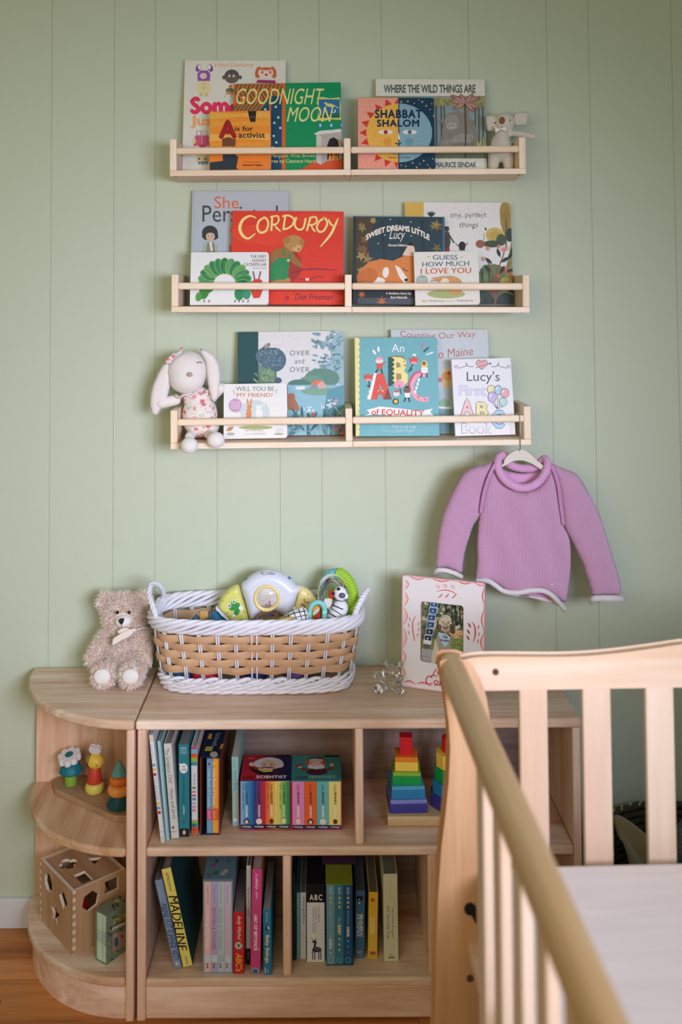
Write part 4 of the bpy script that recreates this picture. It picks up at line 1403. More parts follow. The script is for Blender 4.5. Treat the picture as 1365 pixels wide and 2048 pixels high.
def art_abc(p):
    Wt, D, L = '#E9E6E6', '#4E4E58', '#9A86B8'
    # curls and heart
    for s_, x in ((1, 912), (-1, 1019)):
        p.curve([(x, 736), (x - 2 * s_, 733), (x + 3 * s_, 731), (x + 4 * s_, 736), (x + 14 * s_, 734), (x + 22 * s_, 731), (x + 20 * s_, 725), (x + 26 * s_, 733), (x + 36 * s_, 733)], 1.1, D, n=4)
    p.ell(959, 725, 6, 6, '#E8A8A8'); p.ell(969, 725, 6, 6, '#E8A8A8'); p.poly([(953, 727), (975, 727), (964, 739)], '#E8A8A8'); p.curve([(964, 739), (953, 728), (957, 720), (964, 724), (971, 720), (976, 728), (964, 739)], 1.0, D, n=4)
    p.line([(951, 736), (980, 727)], 1, D); p.poly([(980, 724), (984, 727), (979, 730)], D)
    p.text("Lucy's", 934, 743, 1000, 768, D, 0.0)
    for st, x0, y0, x1, y1, c in (('First', 918, 770, 973, 792, L), ):
        p.text(st, x0, y0, x1, y1, c, 0.02); p.text(st, x0 + .6, y0 + .6, x1 - .6, y1 - .6, '#E6DEEE', -0.012)
    for st, x0, y0, x1, y1, c in (('A', 921, 797, 949, 834, '#EFC2C0'), ('B', 952, 803, 978, 836, '#EDE0A0'), ('C', 983, 819, 1010, 858, '#A8CCE0')):
        p.text(st, x0, y0, x1, y1, D, 0.06); p.text(st, x0 + 1, y0 + 1, x1 - 1, y1 - 1, c, 0.035)
    p.text('Book', 924, 846, 984, 867, D, 0.01); p.text('Book', 924.8, 846.8, 983.2, 866.2, '#E9E6E6', -0.018)
    for x, y, rx, ry, c in ((983, 779, 8, 9, '#EBDD9A'), (997, 780, 8, 10, '#A8CADA'), (1010, 786, 9, 10, '#E6A8A8'), (985, 794, 9, 11, '#C8B4DA'), (1007, 804, 8, 9, '#B8D8C8')):
        p.ell(x, y, rx, ry, D); p.ell(x, y, rx - .8, ry - .8, c); p.ell(x - 3, y - 3, 1.6, 2.4, '#F4F2F2')
        p.line([(x, y + ry), (995, 818)], 0.8, D)


face_book('white board book with coloured-in outline letters and balloons, at the right end', 2, (903, 717), (1022, 717), 1034, 911, -0.100, 0.014, '#E9E6E6', art_abc, lean=8.5)

# ============================================================ BOOKS IN THE CUBBIES, SPINES OUT
UP_Z, LO_Z = 0.3452, 0.0852


def spine_book(label, tl, tr, br, bl, shelf_z, depth, col, art=None, pages='#CFC8BC', hard=True, inset=0.003, side=None, Y=None, group='books in the bookcase cubbies', name='book', z_add=0.0, lift=0.0, spine=None, xr=None, roll=None):
    """a book standing on a shelf with its spine toward the room; corners of the spine measured in the photograph"""
    bx, by = (bl[0] + br[0]) / 2, (bl[1] + br[1]) / 2
    if Y is None:
        Y = atz(bx, by, shelf_z).y
    a, b, c, d = [at(p[0], p[1], Y) for p in (tl, tr, br, bl)]
    th = ((b.x - a.x) + (c.x - d.x)) / 2
    top, bot = (a + b) / 2, (c + d) / 2
    if xr:
        th = xr[1] - xr[0]
        bot.x = top.x = (xr[0] + xr[1]) / 2
    if roll is None: roll = math.degrees(math.atan2(top.x - bot.x, top.z - bot.z))
    th *= math.cos(math.radians(roll))
    M = T(bot.x, Y, shelf_z + 0.0004 + z_add) @ RY(roll)
    h = (M.inverted() @ top).z
    lift_ = th / 2 * abs(math.sin(math.radians(roll))) + lift
    M = T(0, 0, lift_) @ M
    h -= lift_
    depth = min(depth, -Y - 0.030)
    t = thing(name, label, 'book', M, group)
    cm = mat(col, rough=0.5, bump=0.05, scale=500, var=0.03)
    sm = mat(side, rough=0.5) if side else cm
    x0, x1 = -th / 2, th / 2
    bt = min(0.0016, th * 0.16)
    MB().box(x0, x1, 0, bt, 0, h).box(x0, x0 + bt, bt, depth, 0, h).box(x1 - bt, x1, bt, depth, 0, h).build('cover', sm, t, bevel=0.0005, seg=1)
    if not hard: inset = 0.0
    n = 1 if hard else max(3, int(th / 0.0034))
    if hard:
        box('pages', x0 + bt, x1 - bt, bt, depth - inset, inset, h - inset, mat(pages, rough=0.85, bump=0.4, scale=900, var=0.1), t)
    else:
        mb = MB()
        w = (th - 2 * bt) / n
        for k in range(n):
            g = w * 0.10
            mb.box(x0 + bt + k * w + g, x0 + bt + (k + 1) * w - g, bt, depth - 0.001, 0.0004, h - 0.0006)
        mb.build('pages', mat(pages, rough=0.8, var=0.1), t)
    pr = Print(W[t.name], (x0 + 0.0002, x1 - 0.0002, 0.0002, h - 0.0002))
    if side and spine is None: spine = col
    if spine: pr._put([(tl[0] - 3, tl[1] - 3), (tr[0] + 3, tr[1] - 3), (br[0] + 3, br[1] + 3), (bl[0] - 3, bl[1] + 3)], [(0, 1, 2, 3)], spine)
    if art:
        art(pr)
    pr.build('spine_print', t)
    return t


# ---- upper cubby, left to right
def a1(p):
    for y, c in ((1469, '#A9C4D2'), (1473, '#E3CF7E'), (1477, '#A9C4D2'), (1480, '#E3CF7E')): p.rect(296, y, 312, y + 2.6, c)
    p.text('Never Touch a', 301, 1490, 307, 1522, '#8AA0B8', 0.0, rot=90, slope=4)
    p.text('POLAR BEAR', 309, 1556, 316, 1600, '#A9BCCB', 0.0, rot=90, slope=5)
    for x, y, c in ((308, 1530, '#6FA0C0'), (309, 1539, '#E3C45E'), (310, 1549, '#C8283C'), (316.5, 1607, '#E3C45E'), (318, 1616, '#6FA0C0'), (319, 1625, '#C8283C')): p.ell(x, y, 3.2, 3.2, c)
    for y, c in ((1662, '#A9C4D2'), (1675, '#A9C4D2'), (1679, '#E3CF7E'), (1683, '#A9C4D2'), (1685, '#E3CF7E')): p.rect(318, y, 334, y + 2, c)


spine_book('thin white board book with coloured dots, leaning at the left wall of the upper cubby', (297.8, 1470), (306, 1470), (330, 1687), (322, 1688), UP_Z, 0.18, '#E2E2E6', a1, hard=False)
spine_book('thin pale aqua book leaning beside the dotted white one', (314.6, 1482), (320.6, 1482), (338.6, 1682), (332.6, 1683.5), UP_Z, 0.19, '#A4CCCE', lambda p: p.text('Little Blue Truck', 318, 1496, 323, 1545, '#7FB0B6', 0, rot=90, slope=4), pages='#A9A49C')


def a3(p):
    p.text('The Gorgeous Child', 331, 1497, 342, 1566, '#5C605E', 0.0, rot=90, slope=8)
    p.text('Wyse and Jarvis', 340, 1577, 350, 1638, '#5C605E', 0.0, rot=90, slope=7)
    p.ell(346.5, 1655, 2.5, 2.5, '#555'); p.text('ww', 343, 1662, 353, 1665, '#777', 0)


spine_book('thick off-white hardback with thin handwritten spine title', (326.5, 1488.5), (343.5, 1486), (357.5, 1677), (343.5, 1678.5), UP_Z, 0.20, '#D9D6CF', a3, pages='#9A8E84')


def a4(p):
    p.rect(350, 1657, 385, 1680, '#14262E'); p.ell(368.5, 1665, 3.3, 5, '#D98A70'); p.ell(368.5, 1665, 1.5, 3, '#F0E0D0')
    for k, s_ in enumerate(('BABIES', 'TALK &', 'TODDLE')): p.text(s_, 361, 1494.5 + k * 5, 373, 1497.5 + k * 5, '#D4E2E2', 0)
    p.ell(367.5, 1536.5, 8.3, 10, '#EDEDEA'); p.poly([(358, 1527), (366, 1528), (361, 1534)], '#EDEDEA'); p.text('WE', 364, 1531, 371, 1535, '#3A7078', 0.02); p.text('CARE', 362, 1537, 373, 1541, '#3A7078', 0.02)
    p.text('A FIRST CONVERSATION ABOUT', 365.5, 1549, 369.5, 1607, '#14505A', 0.01, rot=90); p.text('JUSTICE', 365.5, 1612, 369.5, 1629, '#D9E4E0', 0.02, rot=90); p.star(367.5, 1644, 2.6, '#14505A')


spine_book('teal board book with a white speech bubble on its spine', (357.2, 1488.5), (377.3, 1488.5), (378.5, 1673.5), (358.6, 1674.5), UP_Z, 0.20, '#2E7F8C', a4, pages='#8A8C8A', hard=False)


def a5(p):
    for y0, y1, c in ((1490, 1498, '#D02C44'), (1498, 1507, '#6FB0CC'), (1507, 1515, '#E4582E'), (1515, 1524, '#A0B83A'), (1524, 1531, '#3E8E9A'), (1640, 1646.5, '#A0B83A'), (1646.5, 1654, '#3E8E9A'), (1654, 1670, '#E4582E')): p.rect(378, y0, 400, y1, c)
    p.text('My First', 386, 1548, 391, 1570, '#555A62', 0, rot=90)
    for s_, y0, c in (('I', 1573, '#7A9A60'), ('S', 1581, '#D04A8A'), ('E', 1589, '#C03048'), ('E', 1596, '#2E6A9A'), ('Y', 1604, '#3E8EB8'), ('O', 1611, '#D04A8A'), ('U', 1618, '#C03048')): p.text(s_, 385, y0, 392, y0 + 5, c, 0.04, rot=90)
    p.text('K', 386, 1648, 392, 1653, '#14505A', 0.02); p.text('S', 386, 1656, 392, 1661, '#B03A18', 0.02)


spine_book('slim white book with striped rainbow ends and colourful spine letters', (382.3, 1493.5), (394, 1494.5), (396, 1666), (383.5, 1668), UP_Z, 0.19, '#E0DFE2', a5, pages='#B9B4AE')


INNER = {}


def part_of(t, i, n, a=0.0, b=1.0):
    """the i-th of n equal places inside a slipcase"""
    x0, x1 = INNER[t.name]
    x0, x1 = x0 + (x1 - x0) * a, x0 + (x1 - x0) * b
    return (x0 + (x1 - x0) * i / n + 0.0001, x0 + (x1 - x0) * (i + 1) / n - 0.0001)


def crate(label, tl, br, depth, shelf_z, col, m_top, wall=0.0022, roll=0, top_art=None, side_col=None, group=None, back_in=0.0, Y=None, lip=True):
    """open-fronted cardboard slipcase; corners of its front measured in the photograph"""
    if Y is None: Y = atz((tl[0] + br[0]) / 2, br[1], shelf_z).y
    a, b = at(tl[0], tl[1], Y), at(br[0], br[1], Y)
    w, h = b.x - a.x, a.z - shelf_z - 0.0004
    M = T((a.x + b.x) / 2, Y, shelf_z + 0.0004)
    t = thing('slipcase', label, 'box', M, group)
    x0, x1 = -w / 2, w / 2
    cm = mat(col, rough=0.45, var=0.03)
    sm = mat(side_col or col, rough=0.45, var=0.03)
    box('top_panel', x0, x1, 0, depth, h - wall, h, mat(m_top, rough=0.45, var=0.03), t)
    box('bottom_panel', x0, x1, 0, depth, 0, wall, cm, t)
    box('side_panel', x0, x0 + wall, 0, depth, wall, h - wall, sm, t)
    box('side_panel', x1 - wall, x1, 0, depth, wall, h - wall, sm, t)
    box('back_panel', x0 + wall, x1 - wall, depth - wall, depth, wall, h - wall, cm, t)
    t_in = ((a.x + b.x) / 2 + x0 + wall + 0.0001, (a.x + b.x) / 2 + x1 - wall - 0.0001)
    INNER[t.name] = t_in
    if top_art:
        pr = Print(W[t.name] @ T(0, 0, h) @ RX(-90), None)
        top_art(pr)
        pr.build('top_print', t)
    return t, Y


def top6(p):
    p.poly([(419, 1467), (425, 1467), (423, 1478), (415, 1478)], '#D9A840'); p.poly([(413, 1493), (427, 1493), (424, 1502), (409, 1502)], '#B9B04E'); p.ell(428, 1509, 8, 6, '#C9BEB0'); p.poly([(443, 1488), (448, 1488), (444, 1498), (439, 1498)], '#D9963A')
    p.text('Find the words', 428, 1466, 439, 1492, '#9FB2C8', 0, rot=90, slope=-9)


tN, _ = crate('navy slipcase with orange-brown side holding two slim books', (400.5, 1513.5), (440, 1670), 0.175, UP_Z, '#1C2440', '#16243E', top_art=top6, side_col='#7A3A28')


def a6a(p):
    p.ell(418.5, 1528, 2, 2.6, '#7A2A5A'); p.text('Little Book of Cookies', 415.5, 1538, 422, 1614, '#C8DCE8', 0.0, rot=90); p.rect(412, 1618, 427, 1640, '#D2587E'); p.text('Read to Me', 417, 1622, 421, 1637, '#F4D4E0', 0, rot=90); p.text('publishing', 417, 1645, 420, 1662, '#B0CCDC', 0, rot=90)


def a6b(p):
    p.star(428, 1527, 2.8, '#FFE6A0'); p.text('Little Book of Cheese', 425.5, 1538, 432, 1611, '#FFE3B8', 0.01, rot=90); p.rect(422, 1617, 440, 1640, '#DE6A2A'); p.text('Read to Me', 427, 1622, 431, 1637, '#FFD9A8', 0, rot=90); p.text('publishing', 427, 1645, 430, 1662, '#FFD9A8', 0, rot=90)


YC = atz(420, 1670, UP_Z).y
spine_book('slim pale blue book inside the navy slipcase', (412.5, 1518), (423.3, 1518), (424.8, 1668), (414, 1668), UP_Z, 0.165, '#6F9DC0', a6a, xr=part_of(tN, 0, 2, .31, 1.0), Y=YC + 0.001, z_add=0.0024)
spine_book('slim orange book inside the navy slipcase', (424, 1518), (434.5, 1518), (436.2, 1668), (425.5, 1668), UP_Z, 0.165, '#EFA038', a6b, xr=part_of(tN, 1, 2, .31, 1.0), Y=YC + 0.001, z_add=0.0024)


def a7(p):
    p.text('Sandra', 467, 1517, 473, 1537, '#6E9AA0', 0, rot=90); p.text('MOO, BAA,', 466, 1541, 474, 1583, '#3E8E9A', 0, rot=90, slope=1); p.text('LA LA LA', 468, 1588, 475, 1634, '#C9A24E', 0, rot=90, slope=1); p.ell(471, 1640, 4, 3, '#E6E4EA'); p.rect(462, 1645, 480, 1655, '#8FB8D8')


t7 = spine_book('pale mint board book with fanned white pages standing before the character boxes', (463.3, 1514), (476.6, 1514), (478.5, 1652), (465.5, 1653), UP_Z, 0.16, '#96C4BE', a7, hard=False, pages='#C9C6C2')


def heads(p, x, y, k):
    {0: lambda: (p.ell(x, y, 6, 5.5, '#3A2438'), p.ell(x, y + 1, 3.4, 3.6, '#E8C4B4')),
     1: lambda: (p.ell(x, y, 6, 6, '#E6DEDC'), p.ell(x, y + 1, 3.5, 3.5, '#F0D4CA')),
     2: lambda: (p.ell(x, y, 4.4, 5, '#6A3A30'), p.ell(x, y - 3, 3.4, 2, '#4A2620')),
     3: lambda: (p.ell(x, y, 4.6, 5, '#F0D2AC'), p.ell(x, y - 4, 4, 1.6, '#E6DCC0'))}[k]()


def setbooks(xs, ytop, ybot, cols, word, subs, labels, Y, grp, tt):
    for i, c in enumerate(cols):
        x0, x1 = xs[i], xs[i + 1]

        def art(p, i=i, x0=x0, x1=x1, c=c):
            if isinstance(c, tuple):
                n = 7
                for k in range(n):
                    q = k / (n - 1)
                    A, B = [int(c[0][j:j + 2], 16) for j in (1, 3, 5)], [int(c[1][j:j + 2], 16) for j in (1, 3, 5)]
                    h = '#' + ''.join('%02x' % int(A[j] + (B[j] - A[j]) * q) for j in range(3))
                    p.rect(x0 + (x1 - x0) * k / n - .2, ytop - 4, x0 + (x1 - x0) * (k + 1) / n + .2, ybot + 4, h)
            xc = (x0 + x1) / 2
            dk = '#20283C'
            p.text('Little', xc - 2.8, ytop + 5, xc + 2.8, ytop + 18, dk, 0, rot=90, shear=0.3)
            p.text(word, xc - 2.2, ytop + 20, xc + 2.2, ytop + 46, dk, 0.03, rot=90)
            p.text(subs[i], xc - 2.2, ytop + 48, xc + 2.2, ytop + 71, '#F0ECE6', 0.03, rot=90)
            if word == 'SCIENTIST': p.text('MARIE - ALBERT - CARL', xc - 8.5, ytop + 4, xc - 6, ytop + 56, dk, 0, rot=90)
            heads(p, xc, ybot - 16, (0, 1, 2, 3)[i] if word == 'SCIENTIST' else (3, 0, 1, 2)[i])
            p.rect(x0 - 1, ybot - 9.5, x1 + 1, ybot - 1.2, '#182038'); p.text('mudpuppy', x0 + 3, ybot - 8, x1 - 3, ybot - 3, '#E6E6EA', 0.01)
        base = c[0] if isinstance(c, tuple) else c
        spine_book(labels[i], (x0 + .5, ytop), (x1 - .5, ytop), (x1 - .5, ybot), (x0 + .5, ybot), UP_Z, 0.10, base, art, hard=False, xr=part_of(tt, i, 4), Y=Y, z_add=0.0018, name='board_book', group=grp)


def topS(p):
    c0, c1 = (0xC0, 0x20, 0x34), (0x1C, 0x24, 0x50)
    for k in range(14):
        q = max(0, min(1, (k / 13 - .25) * 1.6))
        h = '#' + ''.join('%02x' % int(c0[j] + (c1[j] - c0[j]) * q) for j in range(3))
        xa, xb = 488 + 94 * k / 14, 488 + 94 * (k + 1) / 14
        ya, yb = 480.5 + 101.5 * k / 14, 480.5 + 101.5 * (k + 1) / 14
        p.poly([(xa, 1510.5), (xb, 1510.5), (yb, 1560.5), (ya, 1560.5)], h)
    p.poly([(498, 1532), (512, 1540), (534, 1544), (552, 1538), (548, 1548), (524, 1550), (506, 1544)], '#1A1A26'); p.ell(504, 1529, 6, 4, '#EFCFC0')
    p.ell(539, 1527, 28, 12, '#E2DFE0'); p.ell(516, 1528, 8, 7, '#E2DFE0'); p.ell(560, 1530, 8, 6, '#E2DFE0'); p.ell(537, 1531, 17, 10.5, '#E6C0AE'); p.ell(529, 1529, 1.4, 1.3, '#222'); p.ell(544, 1530, 1.4, 1.3, '#222')
    p.curve([(524, 1536), (531, 1534.5), (535, 1536), (541, 1535), (547, 1537)], 2, '#4A4038'); p.poly([(516, 1536), (530, 1541), (546, 1540), (545, 1544), (528, 1545), (518, 1541)], '#E2CF62')
    p.text('Little', 486, 1552, 508, 1558, '#5A1420', 0, shear=.3); p.text('SCIENTIST', 513, 1551.5, 574, 1557.5, '#EFEDE8', 0.05, gap=1.15); p.text('Board Book Set', 497, 1515, 509, 1519, '#E8A0A0', 0); p.rect(553, 1510.5, 582, 1513.5, '#121828')


def topF(p):
    p.poly([(584, 1511), (679, 1511), (683, 1561), (582.5, 1561)], '#3F8C8A')
    p.poly([(612, 1546), (620, 1536), (630, 1532), (645, 1532), (652, 1536), (656, 1546), (640, 1550), (624, 1550)], '#4A2634'); p.poly([(600, 1536), (616, 1537), (614, 1543), (604, 1541)], '#7A4A34'); p.poly([(652, 1537), (666, 1532), (668, 1537), (656, 1543)], '#7A4A34')
    p.ell(599, 1533, 5, 3.4, '#E8BFAE'); p.ell(664, 1530, 4, 3.6, '#E8BFAE'); p.poly([(592, 1532), (604, 1527), (606, 1530), (594, 1535)], '#B0283A'); p.ell(633, 1526, 16, 9, '#E9C3B2'); p.ell(616, 1525, 4, 5, '#D2583A'); p.ell(648, 1525, 4, 5, '#D2583A'); p.poly([(615, 1521), (620, 1515.5), (633, 1514), (645, 1515.5), (652, 1521), (640, 1519), (626, 1519)], '#4A3A38'); p.poly([(618, 1519), (632, 1517), (648, 1519), (646, 1522), (620, 1522)], '#CFC0A8')
    p.ell(624, 1525.5, 1.3, 1.2, '#222'); p.ell(642, 1525.5, 1.3, 1.2, '#222'); p.poly([(616, 1531), (632, 1532), (649, 1531), (650, 1537), (633, 1539), (617, 1537)], '#ECE8E4'); p.text('Little', 593, 1552, 616, 1558, '#16404A', 0, shear=.3); p.text('FEMINIST', 618, 1551.5, 673, 1557.5, '#8FC4C0', 0.03, gap=1.15); p.rect(649, 1511, 679, 1514.5, '#16282E')


tS, YS = crate('little cubby box with white-haired portrait on its red and navy lid', (480, 1560.8), (582, 1661), 0.104, UP_Z, '#B8283A', '#1C2450', top_art=topS, wall=0.0016, group='boxed sets of mini board books')
tF, YF = crate('little cubby box with aviator portrait on its teal lid', (583, 1561.5), (684.5, 1661.5), 0.104, UP_Z, '#C23A78', '#3F8C8A', top_art=topF, wall=0.0016, group='boxed sets of mini board books', Y=YS)
xa = [481.3 + k * 24.85 for k in range(5)]
setbooks(xa, 1562.5, 1658.5, (('#7AB8D8', '#2A6AA0'), ('#2A4A90', '#C8283A'), ('#E8622A', '#EBD86A'), ('#DDDA70', '#1E8A50')), 'SCIENTIST', ('ASTRONOMERS', 'PHYSICISTS', 'BIOLOGISTS', 'EARTH & LIFE'),
         ['tiny board book with sky-to-deep blue spine, first in the red box', 'tiny board book with blue-to-red spine in the red box', 'tiny board book with orange-to-yellow spine in the red box', 'tiny board book with yellow-to-green spine in the red box'], YS + 0.0006, 'mini board books in the red box', tS)
xb = [584.6 + k * 24.7 for k in range(5)]
setbooks(xb, 1563.5, 1659.5, ('#E38ABC', '#E8642C', '#6FB4B4', '#ECDC84'), 'FEMINIST', ('LEADERS', 'ARTISTS', 'PIONEERS', 'ACTIVISTS'),
         ['tiny pink-spined board book in the teal-lidded box', 'tiny orange-spined board book in the teal-lidded box', 'tiny aqua-spined board book in the teal-lidded box', 'tiny pale yellow-spined board book in the teal-lidded box'], YF + 0.0006, 'mini board books in the teal box', tF)


# ---- lower left cubby
def b1(p):
    p.text('MAMA IS IT SUMMER YET?', 330, 1808, 347, 1919, '#2A3A5A', 0.0, rot=90, slope=25); p.text('Nikki McClure', 318, 1772, 323, 1800, '#9FB4CC', 0, rot=90, slope=7); p.ell(354, 1927, 3, 3.4, '#D9C9A0')


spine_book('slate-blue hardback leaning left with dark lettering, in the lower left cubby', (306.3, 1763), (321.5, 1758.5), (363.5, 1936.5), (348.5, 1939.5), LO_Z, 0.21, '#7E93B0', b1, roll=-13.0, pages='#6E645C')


def b2(p):
    p.text('BEMELMANS', 335, 1746, 341, 1782, '#3A3620', 0.0, rot=90, slope=8); p.text('MADELINE', 347, 1792, 365, 1901, '#26221A', 0.015, rot=90, slope=20); p.text('VIKING', 371, 1912, 376, 1929, '#5A5434', 0, rot=90, slope=4)


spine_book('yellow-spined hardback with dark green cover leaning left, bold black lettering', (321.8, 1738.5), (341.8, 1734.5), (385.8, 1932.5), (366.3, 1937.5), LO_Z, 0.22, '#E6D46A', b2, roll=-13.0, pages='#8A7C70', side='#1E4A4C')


def topL(p):
    for x, y, c in ((428, 1730, '#9A4A62'), (434, 1722, '#3A4A70'), (458, 1722, '#4A7068'), (452, 1742, '#A9ACAE'), (446, 1747, '#A9ACAE'), (420, 1750, '#5A6A70'), (432, 1746, '#3A6A5A')): p.ell(x, y, 5 if y > 1738 else 4, 4, c)


tL, YL = crate('pale blue-grey slipcase of four pastel books in the lower left cubby', (406.5, 1759), (465.5, 1948), 0.19, LO_Z, '#8FA6B4', '#5F7E8A', top_art=topL)
for i, (c, s1, s2, tc, lab) in enumerate((('#E8B8B0', 'Happy House', 'LOVE', '#F4DCD6', 'slim pastel pink book'), ('#B4A9CC', 'Happy House', 'RHYMES', '#C05A80', 'slim lavender book'), ('#B9C6C6', 'Happy House', 'BEARS', '#8FA8A8', 'slim grey-green book'), ('#CDBBCC', 'Happy House', 'DREAMS', '#D8A8C8', 'slim pale mauve book'))):
    xt, xbm = 410 + i * 13.1, 407.5 + i * 13.6

    def art(p, i=i, c=c, s1=s1, s2=s2, tc=tc, xt=xt):
        x = xt + 5.0
        p.text(s1, x - 1, 1770, x + 3, 1808, '#6A6A80', 0, rot=90); p.text(s2 + ' & STORIES', x - 2.5, 1815, x + 3, 1900, tc, 0.02, rot=90)
        p.rect(x - 9, 1910, x + 9, 1924, '#C9D2D6' if i != 2 else '#A9BCBC'); p.star(x, 1929, 3, '#3A3A5A', 4, 1.2); p.star(x, 1934, 3, '#3A3A5A', 4, 1.2)
    spine_book(lab + ' in the pale slipcase', (xt, 1764), (xt + 12.2, 1764), (xbm + 12.8, 1943), (xbm, 1943), LO_Z, 0.18, c, art, xr=part_of(tL, i, 4), Y=YL + 0.001, z_add=0.0024, name='board_book', group='pastel books in the pale slipcase', hard=False)


def b4(p):
    p.text('Andy Warhol', 473, 1831, 483, 1880, '#F0E0DC', 0.0, rot=90, shear=.35); p.text("ABC's", 472, 1906, 485, 1943, '#F0A83A', 0.02, rot=90, shear=.2)
    for k in range(6): p.ell(477.5 + 5 * math.cos(k), 1891 + 5 * math.sin(k), 3, 3, '#B9C4A0', 0, 8)
    p.ell(477.5, 1891, 3, 3, '#5A6A4A')


spine_book('short red board book with white and orange script, lower left cubby', (466.9, 1824.5), (488, 1824.5), (488.3, 1948.5), (467, 1948.5), LO_Z, 0.15, '#C22A2C', b4, pages='#8A8480', hard=False)
spine_book('thin white book with black foot between red and pink spines', (493.3, 1731.5), (502.6, 1731.5), (501.5, 1930), (492, 1930), LO_Z, 0.19, '#DADADE',
           lambda p: (p.rect(488, 1897, 508, 1934, '#1A1A20'), p.text('My first EMOTIONS', 494.5, 1775, 499.5, 1832, '#3A3A48', 0, rot=90), p.text('dino', 495.5, 1905, 498.5, 1918, '#B9B9BE', 0, rot=90)), pages='#6E6A68')


def b6(p):
    p.text('Lullaby', 510, 1748, 517, 1780, '#F4DCE6', 0.01, rot=90, shear=.3); p.text('LEGENDS', 512, 1783, 516, 1798, '#F4DCE6', 0, rot=90); p.text('ABC OF BEYONCE', 508.5, 1829, 515, 1901, '#F4E0EA', 0.03, rot=90); p.line([(516, 1897), (519, 1899)], 1.2, '#F4E0EA'); p.ell(511, 1942, 8, 7.5, '#7FA0BC'); p.rect(507, 1939, 515, 1946, '#3A5A80')


spine_book('pink-spined board book standing next to the blue whale one', (505, 1738.5), (524.7, 1738.5), (521, 1948.5), (501, 1948.5), LO_Z, 0.20, '#CE4880', b6, pages='#A89A94', side='#9A5A28')


def b7(p):
    p.text('RAFFI SONG', 532, 1825, 536, 1845, '#A9CCDC', 0, rot=90); p.ell(534, 1857, 3, 4, '#1A2A3A', 20); p.ell(537, 1856, 2, 2.6, '#E6EAEC'); p.text('Baby Beluga', 530, 1870, 539, 1926, '#E6DDA0', 0.02, rot=90); p.line([(531, 1935), (531, 1947)], 1.6, '#DDE4E8'); p.line([(536, 1938), (536, 1946)], 1.2, '#C9D6DC')


spine_book('short blue board book with pale yellow lettering by the divider', (526.2, 1818.5), (542.5, 1818.5), (543.7, 1950), (527.7, 1950.5), LO_Z, 0.17, '#2E7AA0', b7, pages='#A8A49E', hard=False)

# ---- lower middle cubby
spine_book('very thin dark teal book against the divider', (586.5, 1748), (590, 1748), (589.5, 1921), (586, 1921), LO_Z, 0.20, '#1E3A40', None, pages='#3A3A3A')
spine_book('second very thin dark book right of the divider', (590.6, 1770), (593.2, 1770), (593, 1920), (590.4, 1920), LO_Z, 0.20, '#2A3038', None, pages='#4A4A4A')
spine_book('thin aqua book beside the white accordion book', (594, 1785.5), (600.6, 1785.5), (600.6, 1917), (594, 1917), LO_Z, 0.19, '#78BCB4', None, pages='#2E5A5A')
spine_book('slim white book with blue handwritten title', (601.2, 1785.5), (612.7, 1785.5), (612.7, 1919), (601.2, 1919), LO_Z, 0.19, '#D8DAE0',
           lambda p: (p.text('wee gallery', 605, 1794, 611, 1850, '#2A3A6A', 0.0, rot=90, shear=.25), p.text('organic book', 606, 1856, 609.5, 1895, '#B9C0CC', 0, rot=90)), pages='#6E7880')


def c2(p):
    p.rect(610, 1764, 654, 1804.8, '#15161C'); p.text('ABC', 619.5, 1789, 645, 1800.5, '#F0F0F2', 0.02, gap=1.3)
    p.text('wee gallery', 636, 1812, 640, 1845, '#55555E', 0, rot=90); p.text('ANIMAL FLASH', 630, 1812, 633.5, 1866, '#8A8A92', 0, rot=90); p.text('GARDEN & FRIENDS', 625.5, 1814, 629, 1866, '#8A8A92', 0, rot=90)
    D = '#23283E'
    p.ell(634, 1899, 9, 5.5, D); p.poly([(627, 1896), (631, 1896), (634, 1884), (630, 1882)], D); p.ell(629, 1883, 4.4, 2.4, D, -25); p.line([(627, 1881), (623, 1876)], 1.1, D); p.line([(630, 1881), (633, 1876)], 1.1, D)
    for x in (626, 630, 638, 642): p.line([(x, 1900), (x, 1919)], 1.8, D)
    for x, y in ((631, 1897), (635, 1900), (638, 1897)): p.ell(x, y, 1, 1, '#E0E0E6')


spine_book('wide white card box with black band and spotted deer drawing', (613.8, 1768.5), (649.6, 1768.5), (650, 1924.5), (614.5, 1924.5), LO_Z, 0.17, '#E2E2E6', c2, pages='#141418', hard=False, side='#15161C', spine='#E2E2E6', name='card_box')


def topG(p):
    p.rect(645, 1700, 712, 1729, '#5A3A5C')


